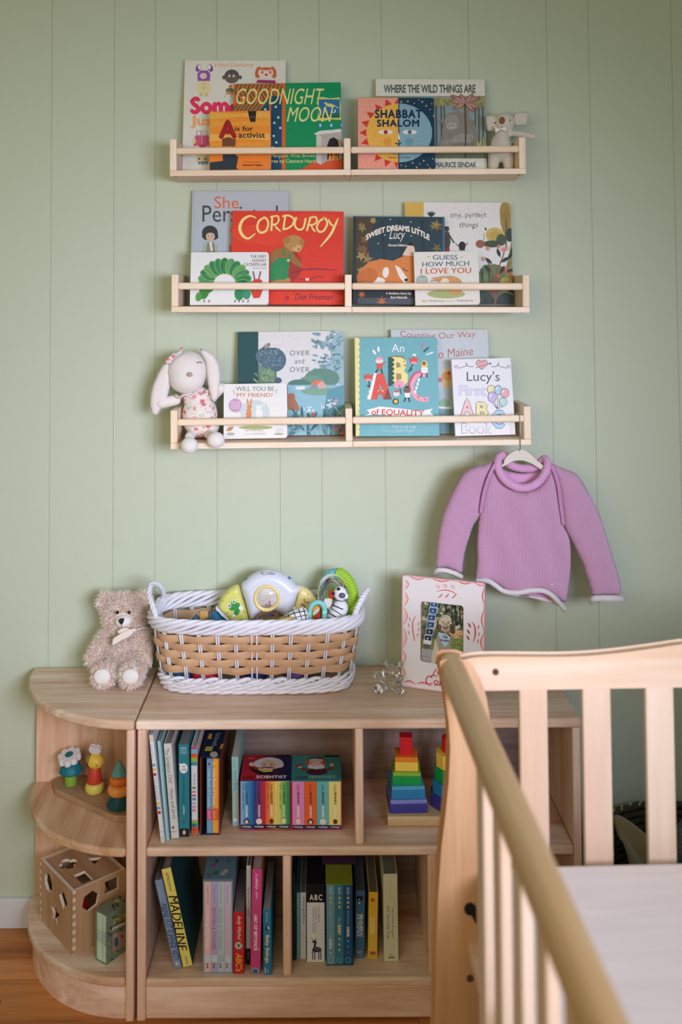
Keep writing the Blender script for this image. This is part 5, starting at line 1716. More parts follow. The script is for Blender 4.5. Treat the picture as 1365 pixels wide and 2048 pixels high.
tG, YG = crate('lime and purple topped slipcase of three blue books', (651.8, 1768.5), (706.8, 1931), 0.19, LO_Z, '#1E4A78', '#8A9A34', top_art=topG, wall=0.0012)
for i, (c, w1, w2, lab) in enumerate((('#6E9AB0', 'Your Baby First Word Will Be', 'DADA', 'pale blue spined board book'), ('#3A7A96', 'This Is', 'BABY', 'mid blue spined board book'), ('#1C5488', 'Everything is', 'MAMA', 'deep blue spined board book'))):
    x0 = 653.2 + i * 17.4

    def art(p, i=i, x0=x0, w1=w1, w2=w2):
        x = x0 + 8.7
        p.text('FALLON', x - 2.4, 1775, x + 2.4, 1789, '#D4D4C0', 0.02, rot=90)
        for k in range(2 + (i > 0)): p.ell(x, 1796 + k * 9, 2.4, 2.8, '#D9BE6A')
        y0 = (1812, 1834, 1822)[i]
        y1 = (1876, 1848, 1852)[i]
        p.text(w1, x - 2.2, y0, x + 2.2, y1, '#B9D0D8', 0, rot=90); p.text(w2, x - 3.4, y1 + 2, x + 3.2, y1 + 22, '#EADF9A' if i == 1 else '#E6E6E2', 0.04, rot=90)
        for k in range(3): p.ell(x, y1 + 30 + k * 11, 2.2, 2.4, '#D9BE6A' if i < 2 else ('#8AA8C0', '#5A9A7A', '#B03A4A')[k]) if y1 + 30 + k * 11 < 1912 else None
        p.ell(x, 1920, 5.5, 5.5, '#9AC0CC'); p.ell(x, 1920, 4.7, 4.7, ('#6E9AB0', '#3A7A96', '#1C5488')[i])
    spine_book(lab + ' in the lime-topped slipcase', (x0, 1770.5), (x0 + 16.8, 1770.5), (x0 + 16.8, 1929.5), (x0, 1929.5), LO_Z, 0.18, c, art, xr=part_of(tG, i, 3), Y=YG + 0.0004, z_add=0.0014, name='board_book', group='blue books in the lime slipcase', hard=False)


def c4(p):
    p.ell(720, 1797, 6.5, 5, '#20222A'); p.ell(716, 1793, 2, 2, '#20222A'); p.ell(725, 1794, 2, 2, '#20222A'); p.ell(719, 1799, 1.4, 1.2, '#DDD'); p.ell(719, 1806, 2, 2.4, '#B9D0C0')
    for k, s_ in enumerate(('LLAMA', 'SNOWY', 'BABY')): p.text(s_, 714 + k * 4, 1828, 718 + k * 4, 1875, '#C9CED8', 0.05, rot=90)
    p.ell(719, 1904, 6, 3, '#9A8EA8'); p.text('BOOKS', 714, 1909, 726, 1912, '#B0BCCC', 0)


spine_book('blue board book with a small black animal on its spine', (711.8, 1782.5), (731, 1781.5), (729, 1916.5), (710.5, 1916.5), LO_Z, 0.17, '#3F6E9C', c4, pages='#5E6468', hard=False)


def c5(p):
    p.star(746, 1800, 6, '#C04A2A', 6, 2.6)
    for k, s_ in enumerate(('LLAMA', 'SUNNY')): p.text(s_, 741 + k * 4.5, 1836, 745.5 + k * 4.5, 1870, '#F0E2B0', 0.05, rot=90)
    p.rect(740, 1903, 752, 1909, '#B05A6A'); p.text('BOOKS', 740, 1911, 752, 1914, '#A07A3A', 0)


spine_book('bright yellow board book with a small red figure on its spine', (738, 1784.5), (757, 1784.5), (754.5, 1918.5), (736.5, 1918.5), LO_Z, 0.17, '#E8BE3E', c5, pages='#70706C', hard=False)


def c6(p):
    D = '#4A4A3C'
    p.text('Mem Fox & Helen Oxenbury', 779.5, 1762, 782.5, 1794, '#8A8A72', 0, rot=90); p.text('Ten Little Fingers', 783, 1815, 788.5, 1875, D, 0.0, rot=90); p.text('and Ten Little Toes', 774.5, 1812, 780, 1878, D, 0.0, rot=90); p.text('HMH', 777, 1913, 790, 1917, D, 0.05); p.ell(783, 1909, 4, 1.6, '#A9A890')


spine_book('cream board book with two lines of small dark capitals, rightmost in its cubby', (766.9, 1747.5), (795.2, 1748.5), (797.6, 1924), (769, 1922.5), LO_Z, 0.18, '#D6D6B8', c6, pages='#7E7C74', hard=False)


# ============================================================ RAINBOW STACKING BLOCKS
RB = thing('shape_stacker', 'rainbow stacking blocks on a pale wooden base in the upper cubby', 'toy', T(0, 0, 0))
b0, b1_ = atz(775.5, 1653, UP_Z), 0
by = b0.y
x0 = at(776, 1640, by).x
stM = T(x0, by, UP_Z + 0.0004)
RB.matrix_basis = stM
W[RB.name] = stM
sz = at(776, 1634, by).z - UP_Z
box('base', 0.0, 0.285, 0, 0.110, 0.0, sz, wood('#E0C79C', '#C4A070', 'X', 1.0), RB, bevel=0.0015)


def st_x(px, py): return at(px, py, by + 0.012).x - x0


layers = [('#443F8C', '#8C8CC8', 1615, 1636), ('#2E78A6', '#5FA8C8', 1582, 1602), ('#1E8E48', '#8FB83E', 1549, 1568), ('#EFC850', '#EFC850', 1517, 1538), ('#E88A2A', '#E88A2A', 1505, 1516), ('#C8202A', '#C8202A', 1458, 1504)]
zz = sz
hh = 0.0215
cols6 = ['#3F3C8E', '#2878A4', '#1C9048', '#ECC448', '#C8182A']
# square tower: blocks of falling width, pale layer on the darker
sq = [(0.0405, '#3F3C8C', 0.019), (0.0395, '#7E82C6', 0.0085), (0.0365, '#2A7CAC', 0.018), (0.0355, '#4FA0C4', 0.0085), (0.0310, '#149848', 0.018), (0.0300, '#8AB43A', 0.0085), (0.0250, '#EFC850', 0.019), (0.0245, '#E8842A', 0.010), (0.0140, '#D0202C', 0.0375)]
cx, cy = st_x(817, 1620), 0.052
z = sz
for w, c, h in sq:
    M = T(cx, cy, z) @ RZ(-4 if w < 0.02 else (2 if w > 0.033 else -3))
    MB().box(-w, w, -w * 0.98, w * 0.98, 0.0002, h).build('block', mat(c, rough=0.5, bump=0.05, scale=120), RB, M=M, bevel=0.0012)
    z += h


def poly_block(cx, cy, z, r, n, h, c, rot=0.0):
    MB().lathe([(r, 0.0002), (r, h)], n, T(cx, cy, z) @ RZ(rot)).build('block', mat(c, rough=0.5, bump=0.05, scale=120), RB, bevel=0.0012)


z = sz
for r, c, h in ((0.0440, '#3F3C8C', 0.027), (0.0385, '#2A7CAC', 0.0265), (0.0335, '#149848', 0.0285), (0.0300, '#EFC850', 0.030), (0.0155, '#D0202C', 0.0315)):
    poly_block(cx + 0.094, cy, z, r, 8 if r > 0.02 else 12, h, c, 22.5 if r < .02 else 12)
    z += h
z = sz
for r, c, h in ((0.0440, '#3F3C8C', 0.027), (0.0385, '#2A7CAC', 0.0265), (0.0335, '#149848', 0.0285), (0.0300, '#EFC850', 0.030), (0.0155, '#D0202C', 0.0315)):
    poly_block(cx + 0.188, cy, z, r * 0.95, 32, h, c)
    z += h

# ============================================================ TOYS ON THE CORNER SHELF
CZ1, CZ2 = 0.3427, 0.0862
WB = wood('#B99470', '#A07C5C', 'X', 1.0, streak=0.5)
pb = [atz(x, y, CZ1 + 0.014) for x, y in ((104, 1560), (116, 1553), (172, 1549), (262, 1590), (262, 1632), (228, 1631), (110, 1578))]
bx, byy = pb[0].x, pb[0].y
bd = thing('toy_board', 'brown wooden pegboard slab under three stacked wooden toys', 'toy', T(bx, byy, CZ1 + 0.0003))
pts = [(p.x - bx, p.y - byy) for p in pb]
pts = [(min(x, -0.0225 - bx), y) for x, y in pts]
MB().slab(pts[::-1], 0, 0.0135).build('board', WB, bd, bevel=0.0015)
ZT = CZ1 + 0.0140


def toy_at(px, py):
    return atz(px, py, ZT)


# flower on mushroom
p = toy_at(140, 1572)
p.y += 0.008
fl = thing('stacking_toy', 'wooden white daisy on a teal toadstool with green stem', 'toy', T(p.x, p.y, ZT + 0.0002), 'stacked wooden toys on the corner shelf')
TEAL = mat('#14707C', rough=0.45)
MB().lathe([(0.0135, 0), (0.0145, 0.002), (0.0135, 0.026), (0.0, 0.026)], 28).build('stem', mat('#86AC3E', rough=0.5), fl, smooth='auto')
MB().lathe([(0.010, 0.0262), (0.024, 0.027), (0.0268, 0.030), (0.0265, 0.033), (0.0185, 0.049), (0.012, 0.0535), (0.0, 0.0535)], 32).build('cap', TEAL, fl, smooth='auto')
pet = []
for k in range(128):
    a = 2 * PI * k / 128
    r = 0.0205 + 0.0085 * abs(math.cos(4 * a)) ** 0.45
    pet.append((r * math.cos(a), r * math.sin(a)))
Mf = T(-0.003, -0.001, 0.0615) @ RX(14) @ RY(-7)
MB().slab([(x * 0.92, y * 0.92) for x, y in pet], -0.0065, 0.0065).build('flower', mat('#E6E2E0', rough=0.5), fl, M=Mf, bevel=0.0012)
MB().lathe([(0.0, 0.0066), (0.0095, 0.0066), (0.0095, 0.0072), (0.0, 0.0074)], 24).build('flower_centre', TEAL, fl, M=Mf)
# bee
p = toy_at(186, 1592)
p.y += 0.016
be = thing('stacking_toy', 'wooden yellow bee on a red bucket and yellow pebble', 'toy', T(p.x, p.y, ZT + 0.0002), 'stacked wooden toys on the corner shelf')


def oval(r, h, n=10, flat=0.5):
    return [(r * (0.62 + 0.38 * math.sin(PI * k / n)), h * (1 - math.cos(PI * k / n)) / 2) for k in range(n + 1)]


MB().lathe(oval(0.0215, 0.023), 32).build('pebble', mat('#D9C95E', rough=0.35), be, smooth=True)
MB().lathe([(0.0168, 0.0232), (0.0168, 0.0250), (0.0135, 0.0510), (0.0110, 0.0555), (0.0, 0.0555)], 32).build('bucket', mat('#C8402A', rough=0.45), be, smooth='auto')
hd = MB().ball((0, 0, 0), (0.0172, 0.0150, 0.0142), 28, 18).build('bee_body', mat('#E6C04E', rough=0.35), be, smooth=True, M=T(0.001, 0, 0.0700) @ RY(8) @ RZ(-18) @ Matrix.Scale(1.24, 4))
for xx in (-0.0112, -0.0068):
    rr_ = math.sqrt(1 - (xx / 0.0172) ** 2)
    ring = [(xx, 0.01515 * rr_ * math.cos(t), 0.01435 * rr_ * math.sin(t)) for t in [2 * PI * k / 32 for k in range(32)]]
    MB().tube(ring, 0.0012, 6, True, flat=0.5).build('stripe', mat('#16161A', rough=0.4), be, smooth=True, M=hd.matrix_basis.copy())
MB().ball((0.0105, -0.0122, -0.0015), 0.0011, 8, 6).build('eye', mat('#16161A', rough=0.3), be, M=hd.matrix_basis.copy())
wing = smooth_outline([(0, 0), (-0.007, 0.004), (-0.0095, 0.011), (-0.006, 0.0165), (-0.001, 0.014), (0.004, 0.0165), (0.0095, 0.012), (0.008, 0.004)], 5)
MB().prism(wing, -0.0028, 0.0028).build('wings', mat('#DAD8DC', rough=0.5), be, smooth='auto', M=T(-0.001, 0.0, 0.0850) @ RY(12) @ RX(18) @ Matrix.Scale(1.3, 4), bevel=0.001)
# tree of discs
p = toy_at(235, 1622)
p.y += 0.018
tr_ = thing('stacking_toy', 'wooden cone tree of teal, amber and orange rings', 'toy', T(p.x, p.y, ZT + 0.0002), 'stacked wooden toys on the corner shelf')
MB().lathe([(0.020, 0), (0.0260, 0.003), (0.0268, 0.006), (0.0190, 0.026), (0.0, 0.026)], 32).build('foot_cone', mat('#15484E', rough=0.45), tr_, smooth='auto')
MB().lathe([(r, z + 0.0262) for r, z in oval(0.0252, 0.0225)], 32).build('ring', mat('#E8964A', rough=0.4), tr_, smooth=True, label='amber ring')
MB().lathe([(r, z + 0.0492) for r, z in oval(0.0215, 0.018)], 32).build('ring', mat('#E2752C', rough=0.4), tr_, smooth=True, label='orange ring')
MB().lathe([(0.0150, 0.0675), (0.0172, 0.0690), (0.0165, 0.0715), (0.003, 0.0985), (0.0, 0.0990)], 32).build('tip_cone', mat('#5E9A9C', rough=0.45), tr_, smooth='auto')

# ---- wooden shape sorter cube on the bottom shelf
PLY = wood('#C9A27C', '#B48A64', 'Z', 1.2, streak=0.35)
PLYX = wood('#C6A07C', '#AE8664', 'X', 1.2, streak=0.35)
EDGE = mat('#E6D6C2', rough=0.6, bump=0.1, scale=200)
c_near = atz(145, 1912, CZ2)        # the near vertical corner
c_left = atz(80, 1838, CZ2)
HS = at(142, 1784, c_near.y).z - CZ2
ang = math.degrees(math.atan2(c_left.y - c_near.y, c_left.x - c_near.x)) - 180
LL = (c_left - c_near).length
SM = T(c_near.x, c_near.y, CZ2 + 0.0004) @ RZ(ang)
sorter = thing('shape_sorter', 'open wooden shape sorter cube with cut-out holes, on the bottom corner shelf', 'toy', SM)


def holed(name, outer, holes, t0, t1, m, M):
    """a panel in x-z with real holes cut through it, the cut edges pale"""
    V, E, n0 = [], [], 0
    for lp in [outer] + holes:
        V += [Vector(p) for p in lp]
        E += [(n0 + i, n0 + (i + 1) % len(lp)) for i in range(len(lp))]
        n0 += len(lp)
    r = delaunay_2d_cdt(V, E, [], 1, 1e-7)

    def inside(p, lp):
        res = False
        for i in range(len(lp)):
            a, b = lp[i], lp[(i + 1) % len(lp)]
            if (a[1] > p[1]) != (b[1] > p[1]) and p[0] < (b[0] - a[0]) * (p[1] - a[1]) / (b[1] - a[1]) + a[0]: res = not res
        return res
    vs = [(v.x, v.y) for v in r[0]]
    fs = []
    for f in r[2]:
        c = (sum(vs[i][0] for i in f) / len(f), sum(vs[i][1] for i in f) / len(f))
        if inside(c, outer) and not any(inside(c, h) for h in holes): fs.append(tuple(f))
    N = len(vs)
    mb = MB()
    mb.add([(x, t0, z) for x, z in vs] + [(x, t1, z) for x, z in vs], fs + [tuple(i + N for i in f)[::-1] for f in fs])
    nf = len(mb.f)
    for lp in [outer] + holes:
        k = len(lp)
        mb.add([(x, t0, z) for x, z in lp] + [(x, t1, z) for x, z in lp], [(i, i + k, (i + 1) % k + k, (i + 1) % k) for i in range(k)])
    o = mb.build(name, [m, EDGE], sorter, M=M)
    for i, pg in enumerate(o.data.polygons):
        if i >= nf: pg.material_index = 1
    return o


def ngon(cx, cz, r, n, rot=0, sx=1.0):
    return [(cx + r * sx * math.cos(2 * PI * k / n + rot), cz + r * math.sin(2 * PI * k / n + rot)) for k in range(n)]


tk = 0.0065
# left face (x from -LL to 0, facing -y)
star5 = [(-LL * .52 + (0.0225 if k % 2 == 0 else 0.0100) * math.sin(PI * k / 5), HS * .36 + (0.0225 if k % 2 == 0 else 0.0100) * math.cos(PI * k / 5)) for k in range(10)]
holed('side_panel', [(-LL, 0), (0, 0), (0, HS), (-LL, HS)], [ngon(-LL * .74, HS * .74, 0.0200, 8, PI / 8), ngon(-LL * .28, HS * .72, 0.0200, 4, 0), star5], 0, tk, PLY, Matrix.Identity(4))
# right face: local x along +y of the cube; length
RF = T(0, 0, 0) @ RZ(90)
LR = min(0.125, (-0.0235 - c_near.x) / -math.sin(math.radians(ang)) - 0.001)
holed('side_panel', [(tk, 0), (LR, 0), (LR, HS), (tk, HS)], [ngon(LR * .33, HS * .73, 0.0205, 6, 0.3), [(LR * .60, HS * .72), (LR * .86, HS * .72), (LR * .86, HS * .93), (LR * .60, HS * .93)], ngon(LR * .55, HS * .30, 0.0140, 5, 0.3)], 0, tk, PLY, RF)
holed('side_panel', [(tk, 0), (LR, 0), (LR, HS), (tk, HS)], [ngon(LR * .5, HS * .5, 0.0160, 6, 0.3)], 0, tk, PLY, T(-LL + tk, 0, 0) @ RZ(90))
holed('side_panel', [(-LL + tk, 0), (-tk, 0), (-tk, HS), (-LL + tk, HS)], [ngon(-LL * .5, HS * .5, 0.016, 24)], LR - tk, LR, PLY, Matrix.Identity(4))
# top, recessed between the sides
clo = []
for k in range(40):
    a = 2 * PI * k / 40
    r = 0.0135 + 0.0075 * abs(math.cos(2 * a)) ** 0.6
    clo.append((-LL * .66 + r * math.cos(a), 0.040 + r * math.sin(a)))
TM = T(0, 0, HS - 0.004) @ RX(-90)
holed('top_panel', [(-LL + tk, tk * 0.2), (-tk, tk * 0.2), (-tk, LR - tk), (-LL + tk, LR - tk)],
      [clo, ngon(-LL * .50, 0.092, 0.017, 3, -PI / 6), [(-LL * .36, 0.030), (-LL * .10, 0.030), (-LL * .10, 0.056), (-LL * .36, 0.056)]], -0.001, 0.005, PLYX, TM)
MB().box(-LL + tk, -tk, tk, LR - tk, 0, 0.005).build('bottom_panel', PLYX, sorter)
for k in range(8):   # comb joints along the near corner
    z0 = HS * (k + 0.12) / 8
    MB().box(-0.0004, 0.00040, 0.0, tk, z0, z0 + HS / 16).build('comb_joint', PLY, sorter)
    MB().box(-LL, -LL + tk * .8, -0.00035, 0.0, z0, z0 + HS / 16).build('comb_joint', EDGE, sorter)
MB().box(-LL + 0.001, -0.0005, -0.0004, 0.0035, HS, HS + 0.0006).build('comb_joint', EDGE, sorter)
for (bx_, by_, bz_, c, nm, n, lab) in ((-0.035, 0.035, 0.0052, '#B01420', 'shape_block', 6, 'red hexagon block inside the shape sorter cube'), (-0.070, 0.032, 0.0052, '#C8141E', 'shape_block', 5, 'bright red block behind the star hole of the sorter'), (-0.040, 0.085, 0.0052, '#1A6A4A', 'shape_block', 4, 'green block inside the shape sorter cube')):
    o = MB().lathe([(0.018, 0.0005), (0.018, 0.036 if n != 6 else 0.072)], n).build(nm, mat(c, rough=0.4), None, bevel=0.001, M=SM @ T(bx_ - 0.004, by_, bz_))
    tag(o, lab, 'toy', 'blocks in the shape sorter')

# ---- green illustrated box of small books
g_near = atz(213, 1931, CZ2)
g_left = atz(191, 1919, CZ2)
HG = at(214, 1832, g_near.y).z - CZ2
ga = math.degrees(math.atan2(g_left.y - g_near.y, g_left.x - g_near.x)) - 180
LG = (g_left - g_near).length
GM = T(g_near.x, g_near.y, CZ2 + 0.0004) @ RZ(ga)
DG = min(0.062, (-0.0235 - g_near.x) / -math.sin(math.radians(ga)) - 0.001)
gb = thing('slipcase', 'small mossy green illustrated slipcase beside the shape sorter', 'box', GM)
GR = mat('#76846A', rough=0.5, var=0.06)
box('top_panel', -LG, 0, 0, DG, HG - 0.0015, HG, GR, gb)
box('bottom_panel', -LG, 0, 0, DG, 0, 0.0015, GR, gb)
box('side_panel', -0.0015, 0, 0, DG, 0.0015, HG - 0.0015, GR, gb)
box('side_panel', -LG, -LG + 0.0015, 0, DG, 0.0015, HG - 0.0015, GR, gb)
box('back_panel', -LG + 0.0015, -0.0015, DG - 0.0015, DG, 0.0015, HG - 0.0015, GR, gb)
pr = Print(W[gb.name] @ RZ(90))
rr = random.Random(12)
for k in range(40): pr.ell(rr.uniform(214, 250), rr.uniform(1828, 1925), rr.uniform(2, 5), rr.uniform(2, 4), rr.choice(('#3E4A3A', '#76845E', '#4E5C46', '#8A946A')), rr.uniform(0, 90), 8)
pr.poly([(226, 1838), (250, 1826), (250, 1838), (226, 1850)], '#C9BC7A'); pr.text("NUTSHELL", 228, 1832, 250, 1840, '#4A4A28', 0.03, slope=9); pr.text("LIBRARY", 228, 1839, 250, 1847, '#4A4A28', 0.03, slope=9)
pr.poly([(224, 1855), (250, 1843), (250, 1849), (224, 1861)], '#D9D4B8'); pr.text('Four little books', 227, 1850, 250, 1855, '#55553A', 0, slope=9); pr.poly([(224, 1868), (250, 1858), (250, 1892), (224, 1904)], '#A08A7A'); pr.ell(232, 1884, 4, 10, '#3A5A7A'); pr.ell(243, 1872, 3, 4, '#A04A3A'); pr.ell(230, 1870, 3, 3, '#B9A090')
pr.mb.v = [(min(max(v[0], 0.0), DG), v[1], min(max(v[2], 0.001), HG)) for v in pr.mb.v]
pr.build('side_print', gb)
pr = Print(W[gb.name] @ T(0, 0, HG) @ RX(-90))
for k in range(26): pr.ell(rr.uniform(200, 250), rr.uniform(1786, 1828), rr.uniform(2, 5), rr.uniform(1, 3), rr.choice(('#3E4A3A', '#76845E', '#3A4636', '#6A7656')), rr.uniform(0, 90), 8)
pr.ell(234, 1802, 6, 3.6, '#B9A23E')
pr.mb.v = [(min(max(v[0], -LG), 0), v[1], min(max(v[2], 0), DG)) for v in pr.mb.v]
pr.build('top_print', gb)
nb = 4
for k in range(nb):
    w = (LG - 0.004) / nb
    xx = -LG + 0.002 + k * w
    o = thing('board_book', ('outermost', 'second', 'third', 'innermost')[k] + ' pale green-spined little book in the mossy slipcase', 'book', GM @ T(xx, 0.001, 0.0016), 'little books in the mossy slipcase')
    MB().box(0.0002, w - 0.0002, 0, DG - 0.004, 0, HG - 0.004).build('cover', mat(('#C2D2BC', '#CCDCC6', '#B8CAB4', '#C6D6C2')[k], rough=0.6), o, bevel=0.0006, seg=1)
    pr = Print(W[o.name])
    xa_, xb_ = 193 + k * 5.2, 196.5 + k * 5.2
    pr.text(('ONE', 'ALLIGATORS', 'CHICKEN', 'PIERRE')[k], xa_, 1858 + k * 2, xb_, 1880 + k * 4, '#4A5A48', 0, rot=90)
    pr.mb.v = [(min(max(v[0], 0.0005), w - 0.0005), v[1], v[2]) for v in pr.mb.v]
    pr.build('spine_print', o)

# ============================================================ ON TOP OF THE BOOKCASE
ZT0 = 0.6004


def rel(t, px, py, Y):
    """measured point at depth Y in a thing's own frame"""
    return W[t.name].inverted() @ at(px, py, Y)


def wp(t, name, pts, Y, thick, rad, step, m, smoothn=4, label=None, tilt=None):
    """padded flat part cut to an outline measured at depth Y"""
    P = [at(x, y, Y) for x, y in pts]
    P = [(p.x, p.z) for p in P]
    if smoothn: P = smooth_outline(P, smoothn)
    return pillow(name, P, thick, rad, step, m, t, M=W[t.name].inverted() @ T(0, Y, 0), label=label)


# ---- woven basket
BC = Vector((0.2353, -0.118, ZT0))
bk = thing('woven_basket', 'oval basket of tan strips woven round white stakes, with white braided rim', 'basket', T(BC))


def bpt(a, t, off=0.0):
    """point on the basket wall: a angle, t height 0..1, off outward"""
    hx, hy = 0.2060 + 0.0240 * t, 0.0640 + 0.040 * t
    e = 2 / 3.6
    c, s_ = math.cos(a), math.sin(a)
    x, y = math.copysign(abs(c) ** e, c), math.copysign(abs(s_) ** e, s_)
    n = Vector((x * hy, y * hx, 0))
    n = Vector((math.copysign(abs(c) ** (2 - e), c) / hx, math.copysign(abs(s_) ** (2 - e), s_) / hy, 0)).normalized()
    return Vector((x * hx, y * hy, 0.166 * t)) + n * off + Vector((0.0015 * t, -0.006 * t, 0))


NA = 720
_ang = [2 * PI * k / NA for k in range(NA + 1)]
_len = [0.0]
for k in range(NA):
    _len.append(_len[-1] + (bpt(_ang[k + 1], 0.5) - bpt(_ang[k], 0.5)).length)
PERI = _len[-1]


def a_at(s):
    s = s % PERI
    import bisect
    i = min(NA - 1, max(0, bisect.bisect_right(_len, s) - 1))
    return _ang[i] + (_ang[i + 1] - _ang[i]) * (s - _len[i]) / (_len[i + 1] - _len[i])


NST = 28
SP = PERI / NST
TAN = wood('#DDB48C', '#C49A72', 'X', 1.4, streak=0.4, rough=0.5)
WR = mat('#E6E3E8', rough=0.55, bump=0.2, scale=300, var=0.04)
for k in range(5):
    tc_ = 0.355 + k * 0.108
    rows = []
    n = NST * 12
    vs, fs = [], []
    for i in range(n):
        s_ = PERI * i / n
        off = 0.0048 * math.cos(PI * s_ / SP + PI * k)
        a = a_at(s_)
        for j, (dt, bulge) in enumerate(((-0.052, 0), (-0.030, .0012), (0, .0016), (0.030, .0012), (0.052, 0))):
            vs.append(bpt(a, tc_ + dt + 0.004 * math.sin(s_ * 31 + k), off + bulge + 0.0008))
        for j, (dt, bulge) in enumerate(((0.052, 0), (-0.052, 0))):
            vs.append(bpt(a, tc_ + dt + 0.004 * math.sin(s_ * 31 + k), off - 0.0010))
    for i in range(n):
        for j in range(7):
            j2, i2 = (j + 1) % 7, (i + 1) % n
            fs.append((i * 7 + j, i2 * 7 + j, i2 * 7 + j2, i * 7 + j2))
    MB().add(vs, fs).build('woven_strip', TAN, bk, smooth='auto')
for i in range(NST):
    a = a_at(i * SP)
    a1 = a_at(i * SP + 0.0024)
    a2 = a_at(i * SP - 0.0024)
    mb = MB()
    path = lambda aa: [bpt(aa, t, 0.0005) for t in (0.22, 0.4, 0.6, 0.8, 0.90)]
    mb.tube(path(a1), 0.0030, 6, flat=0.7).tube(path(a2), 0.0030, 6, flat=0.7)
    o = mb.build('stake', WR, bk, smooth=True)
    o['kind'] = 'stuff'
br = random.Random(21)


def strand(nm, t0, amp_o, amp_t, ph, turns, r, base_off=0.0):
    path = []
    n = 360
    for i in range(n):
        q = i / n
        th = 2 * PI * turns * q + ph
        path.append(bpt(a_at(PERI * q), t0 + amp_t * math.sin(th), base_off + amp_o * math.cos(th)))
    MB().tube(path, r, 7, True, flat=0.8).build(nm, WR, bk, smooth=True)


for k in range(7):
    strand('rim_strand', 0.965, 0.0075, 0.078, 2 * PI * k / 7, 6, 0.0054, 0.002)
for k in range(3):
    strand('base_strand', 0.205 - 0.012 * k, 0.0050, 0.030, 2 * PI * k / 3, 14, 0.0044, 0.002)
for k in range(3):
    strand('base_strand', 0.125, 0.0045, 0.030, 2 * PI * k / 3, 11, 0.0044, 0.001)
for k in range(3):
    strand('base_strand', 0.053, 0.0040, 0.022, 2 * PI * k / 3, 11, 0.0042, -0.003)
fl_ = [bpt(2 * PI * k / 60, 0.0, -0.006) for k in range(60)]
MB().slab([(p.x, p.y) for p in fl_], 0.002, 0.006).build('base_panel', TAN, bk)


def rope(t, name, pts, r, m, turns=9, strands=3, rs=None):
    P = smooth_outline(pts, 10, False)
    n = len(P)
    for s_ in range(strands):
        path = []
        for i in range(n):
            a, b = Vector(P[max(0, i - 1)]), Vector(P[min(n - 1, i + 1)])
            d = (b - a).normalized()
            u = d.cross(Vector((0.3, 1, 0.2))).normalized()
            v = d.cross(u)
            th = 2 * PI * (turns * i / n + s_ / strands)
            path.append(Vector(P[i]) + u * r * math.cos(th) + v * r * math.sin(th))
        MB().tube(path, rs or r * 0.95, 7).build(name, m, t, smooth=True)


L_ = lambda *p: tuple(rel(bk, *p))
rope(bk, 'handle_rope', [L_(312, 1232, -0.200), L_(305, 1210, -0.195), L_(299, 1185, -0.175), L_(304, 1169, -0.150), L_(314, 1169, -0.125), L_(325, 1180, -0.100), L_(327, 1195, -0.075), L_(322, 1210, -0.06)], 0.0034, WR, 7)
rope(bk, 'handle_rope', [L_(708, 1235, -0.190), L_(716, 1215, -0.185), L_(728, 1192, -0.165), L_(736, 1180, -0.135), L_(731, 1190, -0.100), L_(722, 1205, -0.075), L_(714, 1215, -0.06)], 0.0036, WR, 7)

# ---- toys in the basket
PW = mat('#DCDDE6', rough=0.3, bump=0.0, var=0.01, spec=0.5)
PY = mat('#DEDB7A', rough=0.35, var=0.03, spec=0.45)
PY2 = mat('#F0DC94', rough=0.35, var=0.03, spec=0.45)
YT = -0.085
q0 = at(536, 1343, YT)
lt = thing('activity_toy', 'large white and yellow plastic light toy standing in the woven basket', 'toy', T(q0.x, YT, 0.6075))
dome = [(482, 1172), (492, 1158), (504, 1148), (519, 1141), (536, 1138.5), (553, 1141), (569, 1148), (582, 1158), (594, 1169), (604, 1172), (596, 1190), (590, 1210), (578, 1237), (570, 1232), (557, 1223), (543, 1219), (529, 1221), (516, 1228), (503, 1240), (497, 1228), (490, 1200)]
wp(lt, 'dome', dome, YT, 0.022, 0.022, 0.0045, PW, 3)
wp(lt, 'side_pod', [(478, 1170), (462, 1174), (449, 1184), (440, 1198), (436, 1212), (443, 1221), (462, 1239), (478, 1252), (500, 1250), (496, 1226), (487, 1197)], YT + 0.003, 0.018, 0.009, 0.005, PY, 3)
wp(lt, 'side_pod', [(600, 1171), (612, 1175), (624, 1184), (633, 1198), (638, 1212), (634, 1245), (600, 1290), (574, 1262), (584, 1225), (593, 1197)], YT + 0.003, 0.018, 0.009, 0.005, PY2, 3)
wp(lt, 'trim_band', [(436, 1212), (431, 1217), (450, 1236), (474, 1258), (480, 1252), (461, 1237)], YT, 0.019, 0.008, 0.004, PW, 2)
wp(lt, 'end_foot', [(431, 1218), (421, 1230), (414, 1252), (420, 1318), (460, 1340), (500, 1330), (508, 1262), (474, 1258), (450, 1238)], YT + 0.002, 0.017, 0.012, 0.006, mat('#3280B0', rough=0.4), 0)
wp(lt, 'end_foot', [(602, 1262), (636, 1240), (650, 1262), (648, 1340), (600, 1345), (576, 1320), (576, 1270)], YT + 0.002, 0.017, 0.012, 0.006, mat('#3280B0', rough=0.4), 0)
